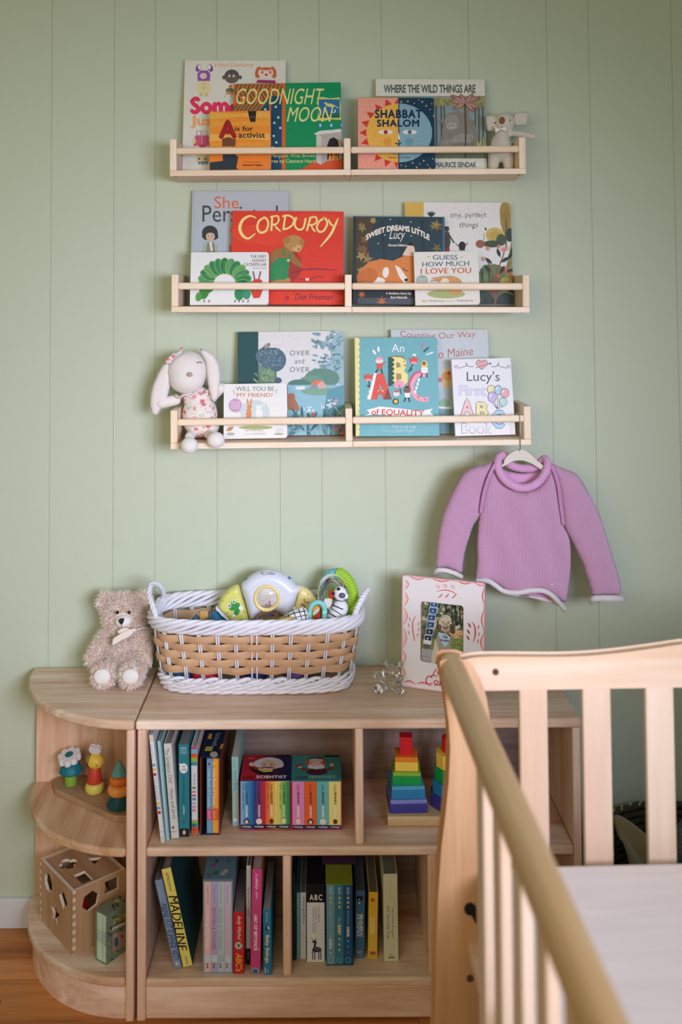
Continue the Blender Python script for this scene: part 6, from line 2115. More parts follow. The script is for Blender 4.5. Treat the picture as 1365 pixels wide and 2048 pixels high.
# window
c = rel(lt, 535, 1190.5, YT)
MB().tube([(c.x + 0.0268 * math.cos(t), -0.0228, c.z + 0.0268 * math.sin(t)) for t in [2 * PI * k / 40 for k in range(40)]], 0.0036, 8, True).build('window_ring', mat('#EED88C', rough=0.3), lt, smooth=True)
MB().lathe([(0.0, 0.0075), (0.010, 0.0068), (0.020, 0.0040), (0.0255, 0.0)], 36, T(c.x, -0.0215, c.z) @ RX(90), caps=False).build('window_lens', mat('#E9E4DC', rough=0.06, trans=0.85, var=0.0), lt, smooth=True)
rip = MB()
for k in range(5):
    rip.tube([(c.x - 0.020 + 0.004 * j, -0.0218, c.z + 0.012 - 0.005 * k + 0.003 * math.sin(j * 0.6 + k)) for j in range(11)], 0.0010, 5)
rip.build('ripple_disc', mat('#CFC6BA', rough=0.3), lt, smooth=True, kind='stuff')
for px, py, cc in ((541, 1199, '#C8283C'), (541, 1205, '#D02030'), (534, 1205, '#6A5AA0')):
    d = rel(lt, px, py, YT)
    MB().ball((d.x, -0.0235, d.z), 0.0026, 10, 8).build('bead', mat(cc, rough=0.3), lt, smooth=True)
for px, py in ((492.5, 1157), (579.5, 1155.5)):
    d = rel(lt, px, py, YT)
    MB().ball((0, 0, 0), (0.0035, 0.006, 0.0022), 10, 8).build('screw_cover', mat('#2E6EA8', rough=0.4), lt, smooth=True, M=T(d.x, 0, d.z) @ RY(35 if px > 500 else -35))
d = rel(lt, 540, 1227, YT)
MB().ball((d.x, -0.010, d.z), (0.005, 0.006, 0.0025), 12, 8).build('switch', mat('#3A7EC0', rough=0.4), lt, smooth=True)
pr = Print(T(0, YT - 0.0222, 0))
pr.ell(530, 1146.8, 5.5, 3, '#5A6470'); pr.ell(530, 1146.8, 4.6, 2.2, '#DCDDE6'); pr.curve([(527, 1147), (529, 1148), (533, 1146)], 0.8, '#5A6470'); pr.text('baby', 539, 1144, 547, 1146.2, '#4A5460', 0.02); pr.text('einstein', 537, 1146.8, 551, 1149, '#4A5460', 0.02); pr.text('1 2 3', 530, 1222, 546, 1224, '#7A8490', 0.02)
pr.build('logo_print', lt)
pr = Print(T(0, YT - 0.0160, 0))
G1, G2 = '#3E9A4A', '#2E7A3A'
pr.ell(467, 1214, 9, 7, G1, -35); pr.ell(468, 1205, 5, 5, G1); pr.ell(461, 1212, 4, 4, G1); pr.ell(475, 1212, 5, 7, G1, 20); pr.ell(474, 1224, 5, 8, '#3A8E46', 30); pr.ell(468, 1231, 4, 2.4, '#EDEDED')
pr.ell(468, 1203.5, 3.6, 3.8, '#F0F0EE'); pr.ell(459, 1212, 3.6, 3.8, '#F0F0EE'); pr.ell(468, 1203.5, 1.8, 2, '#2A3A4A'); pr.ell(459, 1212, 1.8, 2, '#2A3A4A'); pr.curve([(462, 1218), (468, 1217), (474, 1211)], 0.8, G2); pr.ell(482, 1216, 4.2, 4.2, '#EEF0F0')
for x, y, r in ((456, 1186, 2), (455, 1226, 2.6), (462, 1232, 2), (483, 1240, 2.6), (490, 1224, 2.4), (447, 1202, 2)): pr.ell(x, y, r, r, '#B9BE4A')
pr.build('frog_print', lt)
pr = Print(T(0, YT - 0.0160, 0))
for x, y, r, cc in ((617, 1189, 2.6, '#E0BE5A'), (609, 1200, 1.6, '#A9623A'), (611, 1204, 1.5, '#A9623A'), (616, 1205, 1.6, '#B9622A'), (608, 1211, 2, '#A9623A'), (604, 1209, 1.6, '#333'), (610, 1214, 1.3, '#333'), (589, 1216, 3.6, '#EDE6D0'), (598, 1222, 5, '#C99A4A')): pr.ell(x, y, r, r, cc)
pr.build('spot_print', lt)

# ---- ribbed lime and aqua ring toy
Yr = -0.105
q = at(690, 1197, Yr)
rg = thing('ring_toy', 'round clear rattle with ribbed lime and aqua rim, right side of the basket', 'toy', T(q.x - 0.021, Yr, q.z + 0.007))
RM = RZ(-44) @ RX(-6)


def ribbed(a0, a1, Rr, r, rib, n, m, nm, M):
    path, rad = [], []
    steps = int((a1 - a0) / 360 * n * 8)
    for i in range(steps + 1):
        a = math.radians(a0 + (a1 - a0) * i / steps)
        path.append((Rr * math.cos(a), 0, Rr * math.sin(a)))
    return MB().tube(path, (lambda t: r + rib * abs(math.sin(t * PI * (a1 - a0) / 360 * n))), 12).build(nm, m, rg, smooth=True, M=M)


ribbed(-70, 88, 0.049, 0.0095, 0.0032, 56, mat('#A4CC3A', rough=0.4), 'lime_rim', RM @ T(0, 0.006, 0))
ribbed(92, 286, 0.049, 0.0075, 0.0028, 56, mat('#7CC0CC', rough=0.3), 'aqua_rim', RM @ T(0, 0.006, 0))
MB().tube([(0.039 * math.cos(t), -0.006, 0.039 * math.sin(t)) for t in [2 * PI * k / 40 for k in range(40)]], 0.0095, 12, True).build('clear_tube', mat('#E4F2F2', rough=0.04, trans=0.95, var=0.0), rg, smooth=True, M=RM)
for k in range(9):
    a = 2.1 + k * 0.32
    MB().ball((0.036 * math.cos(a), -0.006, 0.036 * math.sin(a)), 0.0028, 8, 6).build('bead', mat(('#C83A30', '#E07A3A', '#3A7AB0')[k % 3], rough=0.3), rg, smooth=True, M=RM)
MB().ball((0, 0, 0), (0.008, 0.004, 0.017), 14, 10).build('flap', mat('#E2763A', rough=0.5), rg, smooth=True, M=T(*rel(rg, 688, 1172, Yr - 0.010)) @ RY(-22))
wp(rg, 'striped_flap', [(687, 1168), (692, 1166), (697, 1180), (692, 1186)], Yr - 0.016, 0.002, 0.003, 0.002, mat('#E6E0DA', rough=0.6), 2)
wp(rg, 'striped_flap', [(688, 1172), (692, 1169), (694, 1173), (690, 1177)], Yr - 0.0185, 0.0012, 0.002, 0.002, mat('#202028', rough=0.6), 0)
wp(rg, 'leaf_flap', [(668, 1172), (658, 1180), (652, 1190), (656, 1200), (668, 1198), (672, 1184)], Yr - 0.012, 0.003, 0.004, 0.003, mat('#8CBC3A', rough=0.6), 3)

# ---- striped plush animal
Yz = -0.163
q = at(672, 1240, Yz)
zb_ = thing('plush_toy', 'white plush toy with navy wave stripes leaning in the basket', 'toy', T(q.x, Yz, q.z - 0.05))
FAB = mat('#ECEAEC', rough=0.9, bump=0.3, scale=500, sheen=0.3)
Rz = lambda *p: tuple(rel(zb_, *p))
blob('body', [('l', Rz(681, 1216, Yz), Rz(664, 1250, Yz), 0.018, 0.020), ('l', Rz(664, 1250, Yz), Rz(668, 1290, Yz), 0.020, 0.016)], FAB, zb_, 0.003)
blob('head', [('e', Rz(681, 1187, Yz + .004), (0.0150, 0.013, 0.0160)), ('e', Rz(691, 1192, Yz - .004), (0.008, 0.008, 0.007))], FAB, zb_, 0.0025)
NV = mat('#20244A', rough=0.8)
for px, py, r in ((677.5, 1178, 0.0040), (666.5, 1187, 0.0040)):
    MB().ball((0, 0, 0), (r, 0.003, r * .8), 12, 8).build('patch', NV, zb_, smooth=True, M=T(*Rz(px, py, Yz - 0.0085)))
MB().ball((0, 0, 0), (0.007, 0.004, 0.006), 12, 8).build('ring_eye', mat('#5A5E70', rough=0.5), zb_, smooth=True, M=T(*Rz(685, 1191, Yz - 0.012)))
wp(zb_, 'ear_tag', [(658, 1182), (667, 1182), (667, 1195), (659, 1196)], Yz - 0.004, 0.004, 0.003, 0.002, mat('#C8282A', rough=0.6), 2)
for k, (x0, y0, x1, y1) in enumerate(((668, 1200, 688, 1203), (664, 1208, 687, 1218), (662, 1216, 684, 1230), (657, 1224, 678, 1236), (652, 1232, 672, 1242))):
    pts = []
    for j in range(13):
        u = j / 12
        px, py = x0 + (x1 - x0) * u, y0 + (y1 - y0) * u + (1.6 * abs(math.sin(u * PI * 5)) if k % 2 else 0)
        cx_, cy_ = 681 + (664 - 681) * (py - 1216) / 34, 0
        dd = ((px - (681 - (py - 1216) * 0.5)) * 0.00113)
        bulge = math.sqrt(max(0.00002, 0.0192 ** 2 - dd * dd))
        pts.append(Rz(px, py, Yz - bulge - 0.0004))
    MB().tube(pts, 0.0011 if k % 2 else 0.0008, 5).build('stripe', NV, zb_, smooth=True)
wp(zb_, 'cream_patch', [(650, 1196), (665, 1198), (663, 1212), (655, 1218), (647, 1208)], Yz - 0.017, 0.003, 0.004, 0.003, mat('#D9CFC6', rough=0.9), 2)

# ---- teal teether arch
Yq = -0.185
q = at(636, 1245, Yq)
te = thing('teether', 'mint green arch teether with side tabs at the basket rim', 'toy', T(q.x, Yq, q.z - 0.01))
Rq = lambda *p: tuple(rel(te, *p))
MB().tube([Rq(x, y, Yq) for x, y in smooth_outline([(617, 1262), (619, 1235), (621, 1218), (627, 1208), (637, 1204.5), (646, 1209), (650, 1220), (648, 1240), (646, 1262)], 5, False)], 0.0054, 10).build('arch', mat('#86CCC8', rough=0.5), te, smooth=True)
wp(te, 'tab', [(603.5, 1226), (623, 1223), (624, 1231), (606, 1236)], Yq - 0.006, 0.002, 0.002, 0.002, mat('#8ADCC0', rough=0.5), 0)
wp(te, 'tab', [(645, 1219), (656, 1222), (653, 1231), (644, 1229)], Yq - 0.006, 0.002, 0.002, 0.002, mat('#8ADCC0', rough=0.5), 0)
q = at(634, 1250, Yq + .012)
cdt = thing('picture_card', 'small red, orange and cream card seen through the mint teether', 'card', T(q.x, Yq + .012, q.z - .02))
wp(cdt, 'card', [(625, 1214), (640, 1210), (643, 1260), (624, 1262)], Yq + 0.012, 0.0015, 0.0015, 0.003, mat('#E0A23A', rough=0.5), 0)
wp(cdt, 'cream_band', [(625, 1226), (639, 1214), (640, 1221), (626, 1233)], Yq + 0.0102, 0.0006, 0.001, 0.002, mat('#D9CFC0', rough=0.5), 0)
wp(cdt, 'red_band', [(626, 1234), (640, 1222), (640, 1262), (627, 1262)], Yq + 0.0102, 0.0006, 0.001, 0.002, mat('#B8382A', rough=0.5), 0)

# ---- checked cloth
Yk = -0.205
q = at(590, 1245, Yk)
ck = thing('checked_cloth', 'navy and white checked cloth tucked at the front of the basket', 'cloth', T(q.x, Yk, q.z - 0.01))
wp(ck, 'cloth', [(554, 1243), (570, 1231), (590, 1219), (605, 1214.5), (614, 1219), (617, 1235), (612, 1256), (570, 1262)], Yk, 0.009, 0.012, 0.004, mat('#E4E2DE', rough=0.9, bump=0.3, scale=500), 3)
for pts in ([(562, 1238), (590, 1226), (612, 1222)], [(572, 1244), (594, 1234), (614, 1230)], [(585, 1248), (604, 1242), (614, 1238)], [(577, 1230), (584, 1242)], [(588, 1223), (596, 1246)], [(598, 1218), (606, 1244)], [(608, 1217), (613, 1238)], [(566, 1234), (572, 1244)]):
    P = smooth_outline(pts, 4, False)
    MB().tube([rel(ck, x, y, Yk - 0.0088 + 0.00 * x) for x, y in P], 0.0021, 6, flat=0.35).build('check_line', mat('#1E2440', rough=0.9), ck, smooth=True)
wp(ck, 'yellow_corner', [(551, 1241), (560, 1237), (587, 1233), (586, 1238), (572, 1246), (552, 1248)], Yk - 0.010, 0.003, 0.004, 0.003, mat('#DDB24A', rough=0.8), 2)

# ---- bits at the left of the basket
for lab, pts, Y, c, nm in (('slate blue cube corner poking up at the left of the basket', [(384, 1238), (393, 1227), (404, 1240), (402, 1290), (384, 1290)], -0.150, '#4E7078', 'soft_cube'),
                           ('cardboard tag standing left of the blue toy end', [(398, 1222), (404, 1219), (416, 1220), (417, 1236), (412, 1290), (405, 1290)], -0.165, '#C49A62', 'card_tag'),
                           ('crumpled dark green cloth beside the cardboard tag', [(414, 1241), (424, 1236), (436, 1239), (444, 1246), (440, 1300), (412, 1300)], -0.190, '#4A6A62', 'cloth_scrap')):
    q = at(pts[0][0], pts[0][1], Y)
    t = thing(nm, lab, 'toy', T(q.x, Y, q.z - 0.02))
    wp(t, 'body', pts, Y, 0.007 if nm != 'card_tag' else 0.0012, 0.008 if nm != 'card_tag' else 0.0012, 0.004, mat(c, rough=0.8, bump=0.3, scale=300, var=0.1), 2 if nm == 'cloth_scrap' else 0)
for lab, x, y, z_, r, c in (('red ball seen through the basket weave', -0.11, -0.03, 0.045, 0.034, '#B8283A'), ('navy ball seen through the basket weave', 0.0, -0.01, 0.040, 0.032, '#2A3A7A'), ('purple ball seen through the basket weave', 0.09, -0.02, 0.044, 0.034, '#6A4A8A'), ('deep blue ball at the left of the basket', -0.165, -0.015, 0.036, 0.028, '#2A5A8A')):
    o = MB().ball((0, 0, 0), r, 24, 16).build('play_ball', mat(c, rough=0.5), None, smooth=True, M=T(BC.x + x, BC.y + y, 0.6075 + r))
    tag(o, lab, 'ball', 'balls in the basket')

# ---- painted picture frame
fp = atz(803, 1373, ZT0)
FM = T(fp.x, fp.y, ZT0 + 0.0005) @ RZ(-21) @ RX(-4)
FWd, FH = 0.1865, 0.2410
pf = thing('framed_photo', 'white ceramic picture frame with pink hand-painted border and a dog photo', 'picture frame', FM)
CER = mat('#EAE2DF', rough=0.25, bump=0.06, scale=60, spec=0.5, var=0.02)
PKE = mat('#E4A8A4', rough=0.3, spec=0.5)
ox0, ox1, oz0, oz1 = 0.0435, 0.1400, 0.0585, 0.1880
ins = rrect(ox0, ox1, oz0, oz1, 0.006)
V = [(0, 0), (FWd, 0), (FWd, FH), (0, FH)]
sorter_keep, sorter = sorter, pf
fo = holed('frame_front', rrect(0, FWd, 0, FH, 0.004), [ins], 0, 0.011, CER, Matrix.Identity(4))
fo.data.materials[1] = PKE
sorter = sorter_keep
MB().prism(rrect(ox0 - .004, ox1 + .004, oz0 - .004, oz1 + .004, 0.002), 0.0105, 0.0125).build('back_board', mat('#3A3430', rough=0.8), pf)
MB().prism([(0.07, 0.02), (0.115, 0.02), (0.105, 0.17), (0.08, 0.17)], 0, 0.003).build('easel_leg', mat('#3A3430', rough=0.8), pf, M=T(0, 0.013, 0) @ T(0, 0, 0.17) @ RX(9) @ T(0, 0, -0.17))
ph = Print(W[pf.name] @ T(0, 0.0104, 0))
ph.rect(840, 1190, 935, 1340, '#6E7A5A')
rr = random.Random(31)
for k in range(150):
    x, y = rr.uniform(848, 928), rr.uniform(1196, 1262)
    ph.ell(x, y, rr.uniform(2, 5), rr.uniform(2, 5), rr.choice(('#3A4A38', '#8A8A5E', '#4E5E42', '#B9B090', '#2E3A32', '#D0CDB9', '#6E7A50')), 0, 6)
for x in (868, 893, 905, 913, 921): ph.line([(x, 1196), (x + 1, 1250)], 2.2, '#2E302A')
ph.poly([(905, 1262), (930, 1258), (930, 1275), (903, 1276)], '#C9A070')
for k in range(40): ph.ell(rr.uniform(900, 928), rr.uniform(1258, 1276), 2.4, 1.6, rr.choice(('#D9B080', '#A97A4E', '#E0C090')), 0, 6)
ph.rect(845, 1276, 935, 1342, '#7E8A4E')
for k in range(40): ph.ell(rr.uniform(900, 930), rr.uniform(1276, 1300), 3, 1.6, rr.choice(('#6A7A3E', '#8A9A5A', '#9AA060')), 0, 6)
ph.poly([(900, 1296), (930, 1303), (930, 1316), (898, 1316)], '#8AA0B0'); ph.poly([(845, 1295), (868, 1298), (900, 1318), (900, 1342), (845, 1342)], '#A9A6A0'); ph.poly([(866, 1330), (900, 1315), (930, 1318), (930, 1342), (860, 1342)], '#3A4450')
for y in (1310, 1318, 1326): ph.line([(846, y), (866, y + 4)], 1, '#7E7C78')
ph.ell(856, 1290, 7, 6, '#6A5A68'); ph.ell(868, 1244, 8, 16, '#C9B4A0')
# strip of dark scan prints
for k, (x, y) in enumerate(((871, 1206), (869, 1219), (866, 1233), (864, 1247), (862, 1261), (859, 1274))):
    ph.poly([(x - 8, y - 7), (x + 8, y - 5.5), (x + 6.5, y + 7.5), (x - 9, y + 6)], '#9FB4CC'); ph.poly([(x - 6.4, y - 4.5), (x + 6.4, y - 3.5), (x + 5.2, y + 6), (x - 7.2, y + 4.8)], '#2E4468' if k < 4 else '#20242C'); ph.ell(x - 1, y + 1, 3, 2.4, '#8AA4C4' if k < 4 else '#9A9A9A')
ph.poly([(850, 1277), (866, 1280), (864, 1288), (849, 1285)], '#E0DEDC')
# the dog
ph.poly([(876, 1268), (895, 1262), (904, 1275), (903, 1310), (898, 1322), (878, 1322), (864, 1336), (864, 1320), (870, 1300)], '#A59A88'); ph.poly([(873, 1275), (880, 1300), (872, 1330), (864, 1332), (866, 1310), (870, 1290)], '#D2C4AC'); ph.poly([(896, 1300), (904, 1300), (902, 1318), (894, 1318)], '#D2C4AC')
ph.ell(893, 1247, 14, 15, '#B9A68C'); ph.ell(893, 1236, 11, 8, '#CFC0A6'); ph.ell(881, 1254, 4, 8, '#6A5644', 15); ph.ell(907, 1256, 4.6, 10, '#5A4638', -15); ph.ell(894, 1252, 6, 6, '#8A765E'); ph.ell(895, 1248, 2.6, 2, '#2A2220'); ph.ell(889, 1242, 1.2, 1.2, '#2A2220'); ph.ell(899, 1243, 1.2, 1.2, '#2A2220')
for k in range(40):
    a = rr.uniform(0, 6.28); ph.ell(893 + 11 * math.cos(a), 1240 + 9 * math.sin(a), 2.2, 2, rr.choice(('#D9CCB4', '#C4B294', '#A8967C')), 0, 6)
ph.poly([(878, 1262), (888, 1264), (904, 1272), (900, 1284), (892, 1292), (884, 1280)], '#B4C8D8'); ph.text('big', 889, 1269, 898, 1275, '#2A3440', 0.03); ph.text('brother', 884, 1276, 902, 1281, '#2A3440', 0.03, slope=-2)
ph.ell(868, 1334, 3, 1.6, '#8A4A30')
ph.mb.v = [(min(max(v[0], ox0 - .002), ox1 + .002), v[1], min(max(v[2], oz0 - .002), oz1 + .002)) for v in ph.mb.v]
ph.build('photo', pf, rough=0.25)
pp = Print(W[pf.name])
Rd_, Pk_ = '#C8323E', '#E89A94'


def sc(x0, y0, x1, y1, dx, dy, c1=Rd_, c2='#F0C8C4'):
    xm_, ym_ = (x0 + x1) / 2 + dx, (y0 + y1) / 2 + dy
    pp._put([(x0, y0), ((x0 + xm_) / 2 + dx * .25, (y0 + ym_) / 2 + dy * .25), (xm_, ym_), ((x1 + xm_) / 2 + dx * .25, (y1 + ym_) / 2 + dy * .25), (x1, y1)], [(0, 1, 2, 3, 4)], c2)
    pp.curve([(x0, y0), (xm_, ym_), (x1, y1)], 1.8, c1, True)


sc(815, 1150, 854, 1152.5, 2, 8, '#D8656A'); sc(858, 1153.5, 908, 1158.5, 0, 7, '#D04A54'); sc(912, 1160, 948, 1163.5, 0, 6, '#D04A54'); sc(950, 1165, 972, 1168, 0, 5, '#D8656A')
for y0, y1 in ((1158, 1180), (1183, 1213), (1215, 1250), (1255, 1297), (1299, 1330), (1332, 1360)): sc(811.5 - (y0 - 1150) * .037, y0, 811.5 - (y1 - 1150) * .037, y1, 7, 0, '#DC7A74')
for y0, y1 in ((1170, 1212), (1215, 1262), (1264, 1304)): sc(973.5 - (y0 - 1160) * .035, y0, 973.5 - (y1 - 1160) * .035, y1, -7, 0, '#D04A54')
for x0, x1 in ((808, 832), (833, 864), (868, 905)): sc(x0, 1364 + (x0 - 808) * .12, x1, 1366 + (x1 - 808) * .12, 0, -5, Rd_)
pp.curve([(873, 1183), (890, 1180), (905, 1183), (916, 1190)], 2, '#DC6A6C', True)
for x, y in ((876, 1172), (890, 1170), (905, 1172)): pp.curve([(x - 4, y), (x + 2, y - 1), (x + 4, y + 4), (x - 1, y + 3)], 1.4, '#E8948E')
for x, y in ((880, 1192), (893, 1192), (907, 1193)): pp.curve([(x - 2, y + 3), (x + 2, y), (x + 6, y - 5)], 2.4, '#DC6A6C', True)
pp.curve([(832, 1232), (826, 1248), (829, 1275), (831, 1282)], 1.8, '#D8585E', True)
for x, y, s_ in ((821, 1238, -1), (819, 1250, -1), (819, 1265, -1), (838, 1247, 1), (838, 1258, 1), (836, 1270, 1)): pp.curve([(x - 1 * s_, y + 4), (x + 2 * s_, y - 4)], 1.8, '#E08A84', True)
pp.curve([(945, 1243), (951, 1255), (951, 1272), (947, 1284)], 2.2, Rd_, True)
for x, y in ((939, 1250), (937, 1263), (936, 1275)): pp.curve([(x - 2, y - 4), (x + 1, y), (x + 3, y + 5)], 2.8, '#B8202E', True)
for x, y in ((958, 1254), (959, 1268), (957, 1282)): pp.curve([(x + 1, y - 4), (x - 1, y + 4)], 1.8, '#D8585E', True)
pp.curve([(874, 1338), (870, 1343), (867, 1350), (863, 1352), (867, 1350.5), (876, 1352.5)], 1.7, Rd_); pp.curve([(877, 1342), (877, 1348), (882, 1346), (883, 1342)], 1.6, Rd_); pp.curve([(892, 1343), (887, 1344), (888, 1350), (894, 1348)], 1.6, Rd_); pp.text("y's", 897, 1342, 914, 1356, Rd_, -0.01, shear=.2)
pp.curve([(866, 1355), (858, 1352), (853, 1360), (857, 1368), (866, 1366)], 1.9, Rd_); pp.curve([(873, 1360), (869, 1364), (873, 1369), (877, 1364), (873, 1360)], 1.7, Rd_); pp.curve([(881, 1360), (881, 1370), (884, 1362), (889, 1362)], 1.7, Rd_); pp.text('ner', 892, 1361, 916, 1371, Rd_, -0.01, shear=.2)
pp.mb.v = [(min(max(v[0], 0.0005), FWd - 0.0005), v[1], min(max(v[2], 0.0005), FH - 0.0005)) for v in pp.mb.v]
pp.build('painted_motif', pf, rough=0.3)
e_ = 0.0028
for nm, bxx in (('rim_paint', (0, FWd, FH - e_, FH)), ('rim_paint', (0, e_, 0, FH)), ('rim_paint', (FWd - e_, FWd, 0, FH)), ('rim_paint', (0, FWd, 0, e_))):
    box(nm, bxx[0] - .0002, bxx[1] + .0002, -0.0002, 0.0108, bxx[2] - .0002, bxx[3] + .0002, PKE, pf, bevel=0.001)

# ---- glass bear
Yg = -0.160
q = atz(779, 1391, ZT0)
gbz = thing('glass_bear', 'small clear glass bear figurine left of the picture frame', 'figurine', T(q.x, Yg, ZT0))
G_ = lambda x, y, Y: tuple(rel(gbz, x, y, Y))
gm, nt_, b_ = new_mat('clear_glass')
b_.inputs['Base Color'].default_value = (0.97, 0.985, 0.98, 1)
b_.inputs['Roughness'].default_value = 0.01
b_.inputs['Transmission Weight'].default_value = 1.0
b_.inputs['IOR'].default_value = 1.48
base_z = 0.0006
hz = G_(783, 1346, Yg)
body = blob('body', [('e', hz, (0.0190, 0.017, 0.0190)), ('e', (hz[0] + .002, -0.016, hz[2] - .006), (0.009, 0.008, 0.007)),
                     ('e', G_(771, 1324, Yg), (0.0068, 0.005, 0.0070)), ('e', G_(802, 1329, Yg), (0.0070, 0.005, 0.0072)),
                     ('e', (0.003, 0.002, 0.0205), (0.0215, 0.018, 0.0200)), ('e', (0.002, -0.0150, 0.022), (0.0075, 0.004, 0.0075)),
                     ('l', (-0.012, -0.002, 0.034), (-0.026, -0.010, 0.036), 0.008, 0.0075), ('l', (0.018, -0.002, 0.034), (0.026, -0.010, 0.030), 0.008, 0.0075),
                     ('l', (-0.012, -0.004, 0.011), (-0.022, -0.022, 0.0115), 0.010, 0.0110), ('l', (0.014, -0.004, 0.011), (0.022, -0.022, 0.0115), 0.010, 0.0115)], gm, gbz, 0.0016, 2)

# ============================================================ TEDDY BEAR
Yb = -0.085
TB = thing('teddy_bear', 'fluffy beige teddy bear with cream bow sitting on the corner shelf', 'teddy bear', T(-0.075, Yb, ZT0))
t_ = lambda x, y, Y: tuple(rel(TB, x, y, Y))
BF = mat('#F0DACA', rough=0.95, bump=0.5, scale=260, sheen=0.3, var=0.1)
CRM = mat('#EDE6E0', rough=0.9, bump=0.3, scale=400, sheen=0.4)
sk = blob('body', [('e', t_(249, 1228, Yb), (0.0440, 0.038, 0.0410)), ('e', t_(213, 1203, Yb + .004), (0.0175, 0.011, 0.0185)), ('e', t_(286, 1202, Yb + .004), (0.0175, 0.011, 0.0185)),
                   ('e', t_(246, 1258, Yb), (0.030, 0.026, 0.020)),
                   ('e', t_(246, 1300, Yb + .005), (0.043, 0.036, 0.046)), ('e', (0.0, 0.004, 0.034), (0.046, 0.040, 0.033)),
                   ('l', t_(216, 1272, Yb - .004), t_(190, 1318, Yb - .022), 0.0165, 0.0155), ('l', t_(280, 1272, Yb - .004), t_(291, 1316, Yb - .026), 0.0165, 0.0135),
                   ('l', t_(222, 1338, Yb - .010), t_(207, 1350, Yb - .062), 0.020, 0.0205), ('l', t_(268, 1338, Yb - .010), t_(262, 1350, Yb - .062), 0.020, 0.0205)], BF, TB, 0.004, 3)
zmin = min(v.co.z for v in sk.data.vertices)
sk.data.transform(Matrix.Translation((0, 0, 0.0008 - zmin)))
for px in (204, 261):
    MB().ball((0, 0, 0), (0.0190, 0.0070, 0.0165), 20, 14).build('foot_pad', CRM, TB, smooth=True, M=T(t_(px, 1353, Yb - .0785)[0], t_(px, 1353, Yb - .0785)[1], max(0.0172, t_(px, 1353, Yb - .0785)[2])))
mz_ = t_(247, 1242, Yb - .040)
MB().ball((0, 0, 0), (0.0190, 0.0150, 0.0130), 20, 14).build('muzzle', CRM, TB, smooth=True, M=T(*mz_))
MB().prism(smooth_outline([(-0.0045, 0.0045), (0.0045, 0.0050), (0.0040, -0.0005), (0.0, -0.0055), (-0.0045, -0.001)], 4), -0.003, 0.003).build('nose', mat('#23242E', rough=0.5), TB, smooth='auto', M=T(mz_[0] - .001, mz_[1] - .0145, mz_[2] + .004), bevel=0.001)
MB().tube([(0, 0, 0), (0.0003, 0, -0.004), (0.0002, 0.001, -0.007)], 0.0005, 5).build('mouth', mat('#3A2E2C', rough=0.8), TB, M=T(mz_[0] - .001, mz_[1] - .0152, mz_[2] - .001))
for px in (235, 258.5):
    MB().ball((0, 0, 0), 0.0038, 12, 10).build('eye', mat('#1E2228', rough=0.15), TB, smooth=True, M=T(*t_(px, 1225, Yb - .0480)))
cols = ['#F8E4D4', '#FCF0E6', '#F0D8C6', '#FFF6F0', '#E8CCB6']
MZ = Vector(mz_)
FP = [Vector(t_(204, 1353, Yb - .0785)), Vector(t_(261, 1353, Yb - .0785))]


def bald(p):
    if (p - MZ).length < 0.020 or p.z < 0.010: return True
    return any(abs(p.x - f.x) < 0.015 and abs(p.z - f.z) < 0.013 and p.y < f.y + 0.012 for f in FP) or any((p - Vector(t_(x, 1225, Yb - .0435))).length < 0.009 for x in (235, 258.5))


fur('fur', sk, 30000, 0.0165, cols, fur_mat(), TB, skip=bald, xmax=0.0745, droop=0.25, width=0.0006, mess=1.0)
SAT = mat('#EFE0D2', rough=0.35, sheen=0.3, var=0.02)
wp(TB, 'bow_tail', [(266, 1257), (270, 1262), (262, 1272), (244, 1281), (224, 1293), (225, 1277), (240, 1267), (254, 1260)], Yb - .055, 0.0012, 0.002, 0.003, SAT, 0)
wp(TB, 'bow_loop', [(234, 1262), (244, 1256), (256, 1256), (262, 1260), (252, 1263), (242, 1268), (236, 1267)], Yb - .050, 0.003, 0.003, 0.003, SAT, 2)
MB().ball((0, 0, 0), (0.005, 0.004, 0.004), 10, 8).build('bow_knot', SAT, TB, smooth=True, M=T(*t_(268, 1260, Yb - .054)))
MB().tube([t_(270, 1260, Yb - .052), t_(285, 1256, Yb - .038), t_(300, 1256, Yb - .012), t_(296, 1256, Yb + .012)], 0.0028, 6, flat=0.4).build('neck_ribbon', SAT, TB, smooth=True)

# ============================================================ SOFT TOYS ON THE LEDGES
def floral():
    m, nt, b = new_mat('floral_cloth')
    tc = nd(nt, 'ShaderNodeTexCoord')
    nz = nd(nt, 'ShaderNodeTexNoise', Scale=60.0, Detail=3.0)
    nt.links.new(tc.outputs['Object'], nz.inputs['Vector'])
    r = nd(nt, 'ShaderNodeValToRGB')
    cr = r.color_ramp
    cr.interpolation = 'CONSTANT'
    cr.elements[0].position = 0.0
    cr.elements[0].color = (*lin('#C9CFC0'), 1)
    cr.elements[1].position = 0.40
    cr.elements[1].color = (*lin('#EADFD6'), 1)
    for p, c in ((0.56, '#E8B4AC'), (0.61, '#D88A8C'), (0.66, '#C46A70')):
        e = cr.elements.new(p)
        e.color = (*lin(c), 1)
    nt.links.new(nz.outputs['Fac'], r.inputs['Fac'])
    nt.links.new(r.outputs['Color'], b.inputs['Base Color'])
    b.inputs['Roughness'].default_value = 0.9
    return m


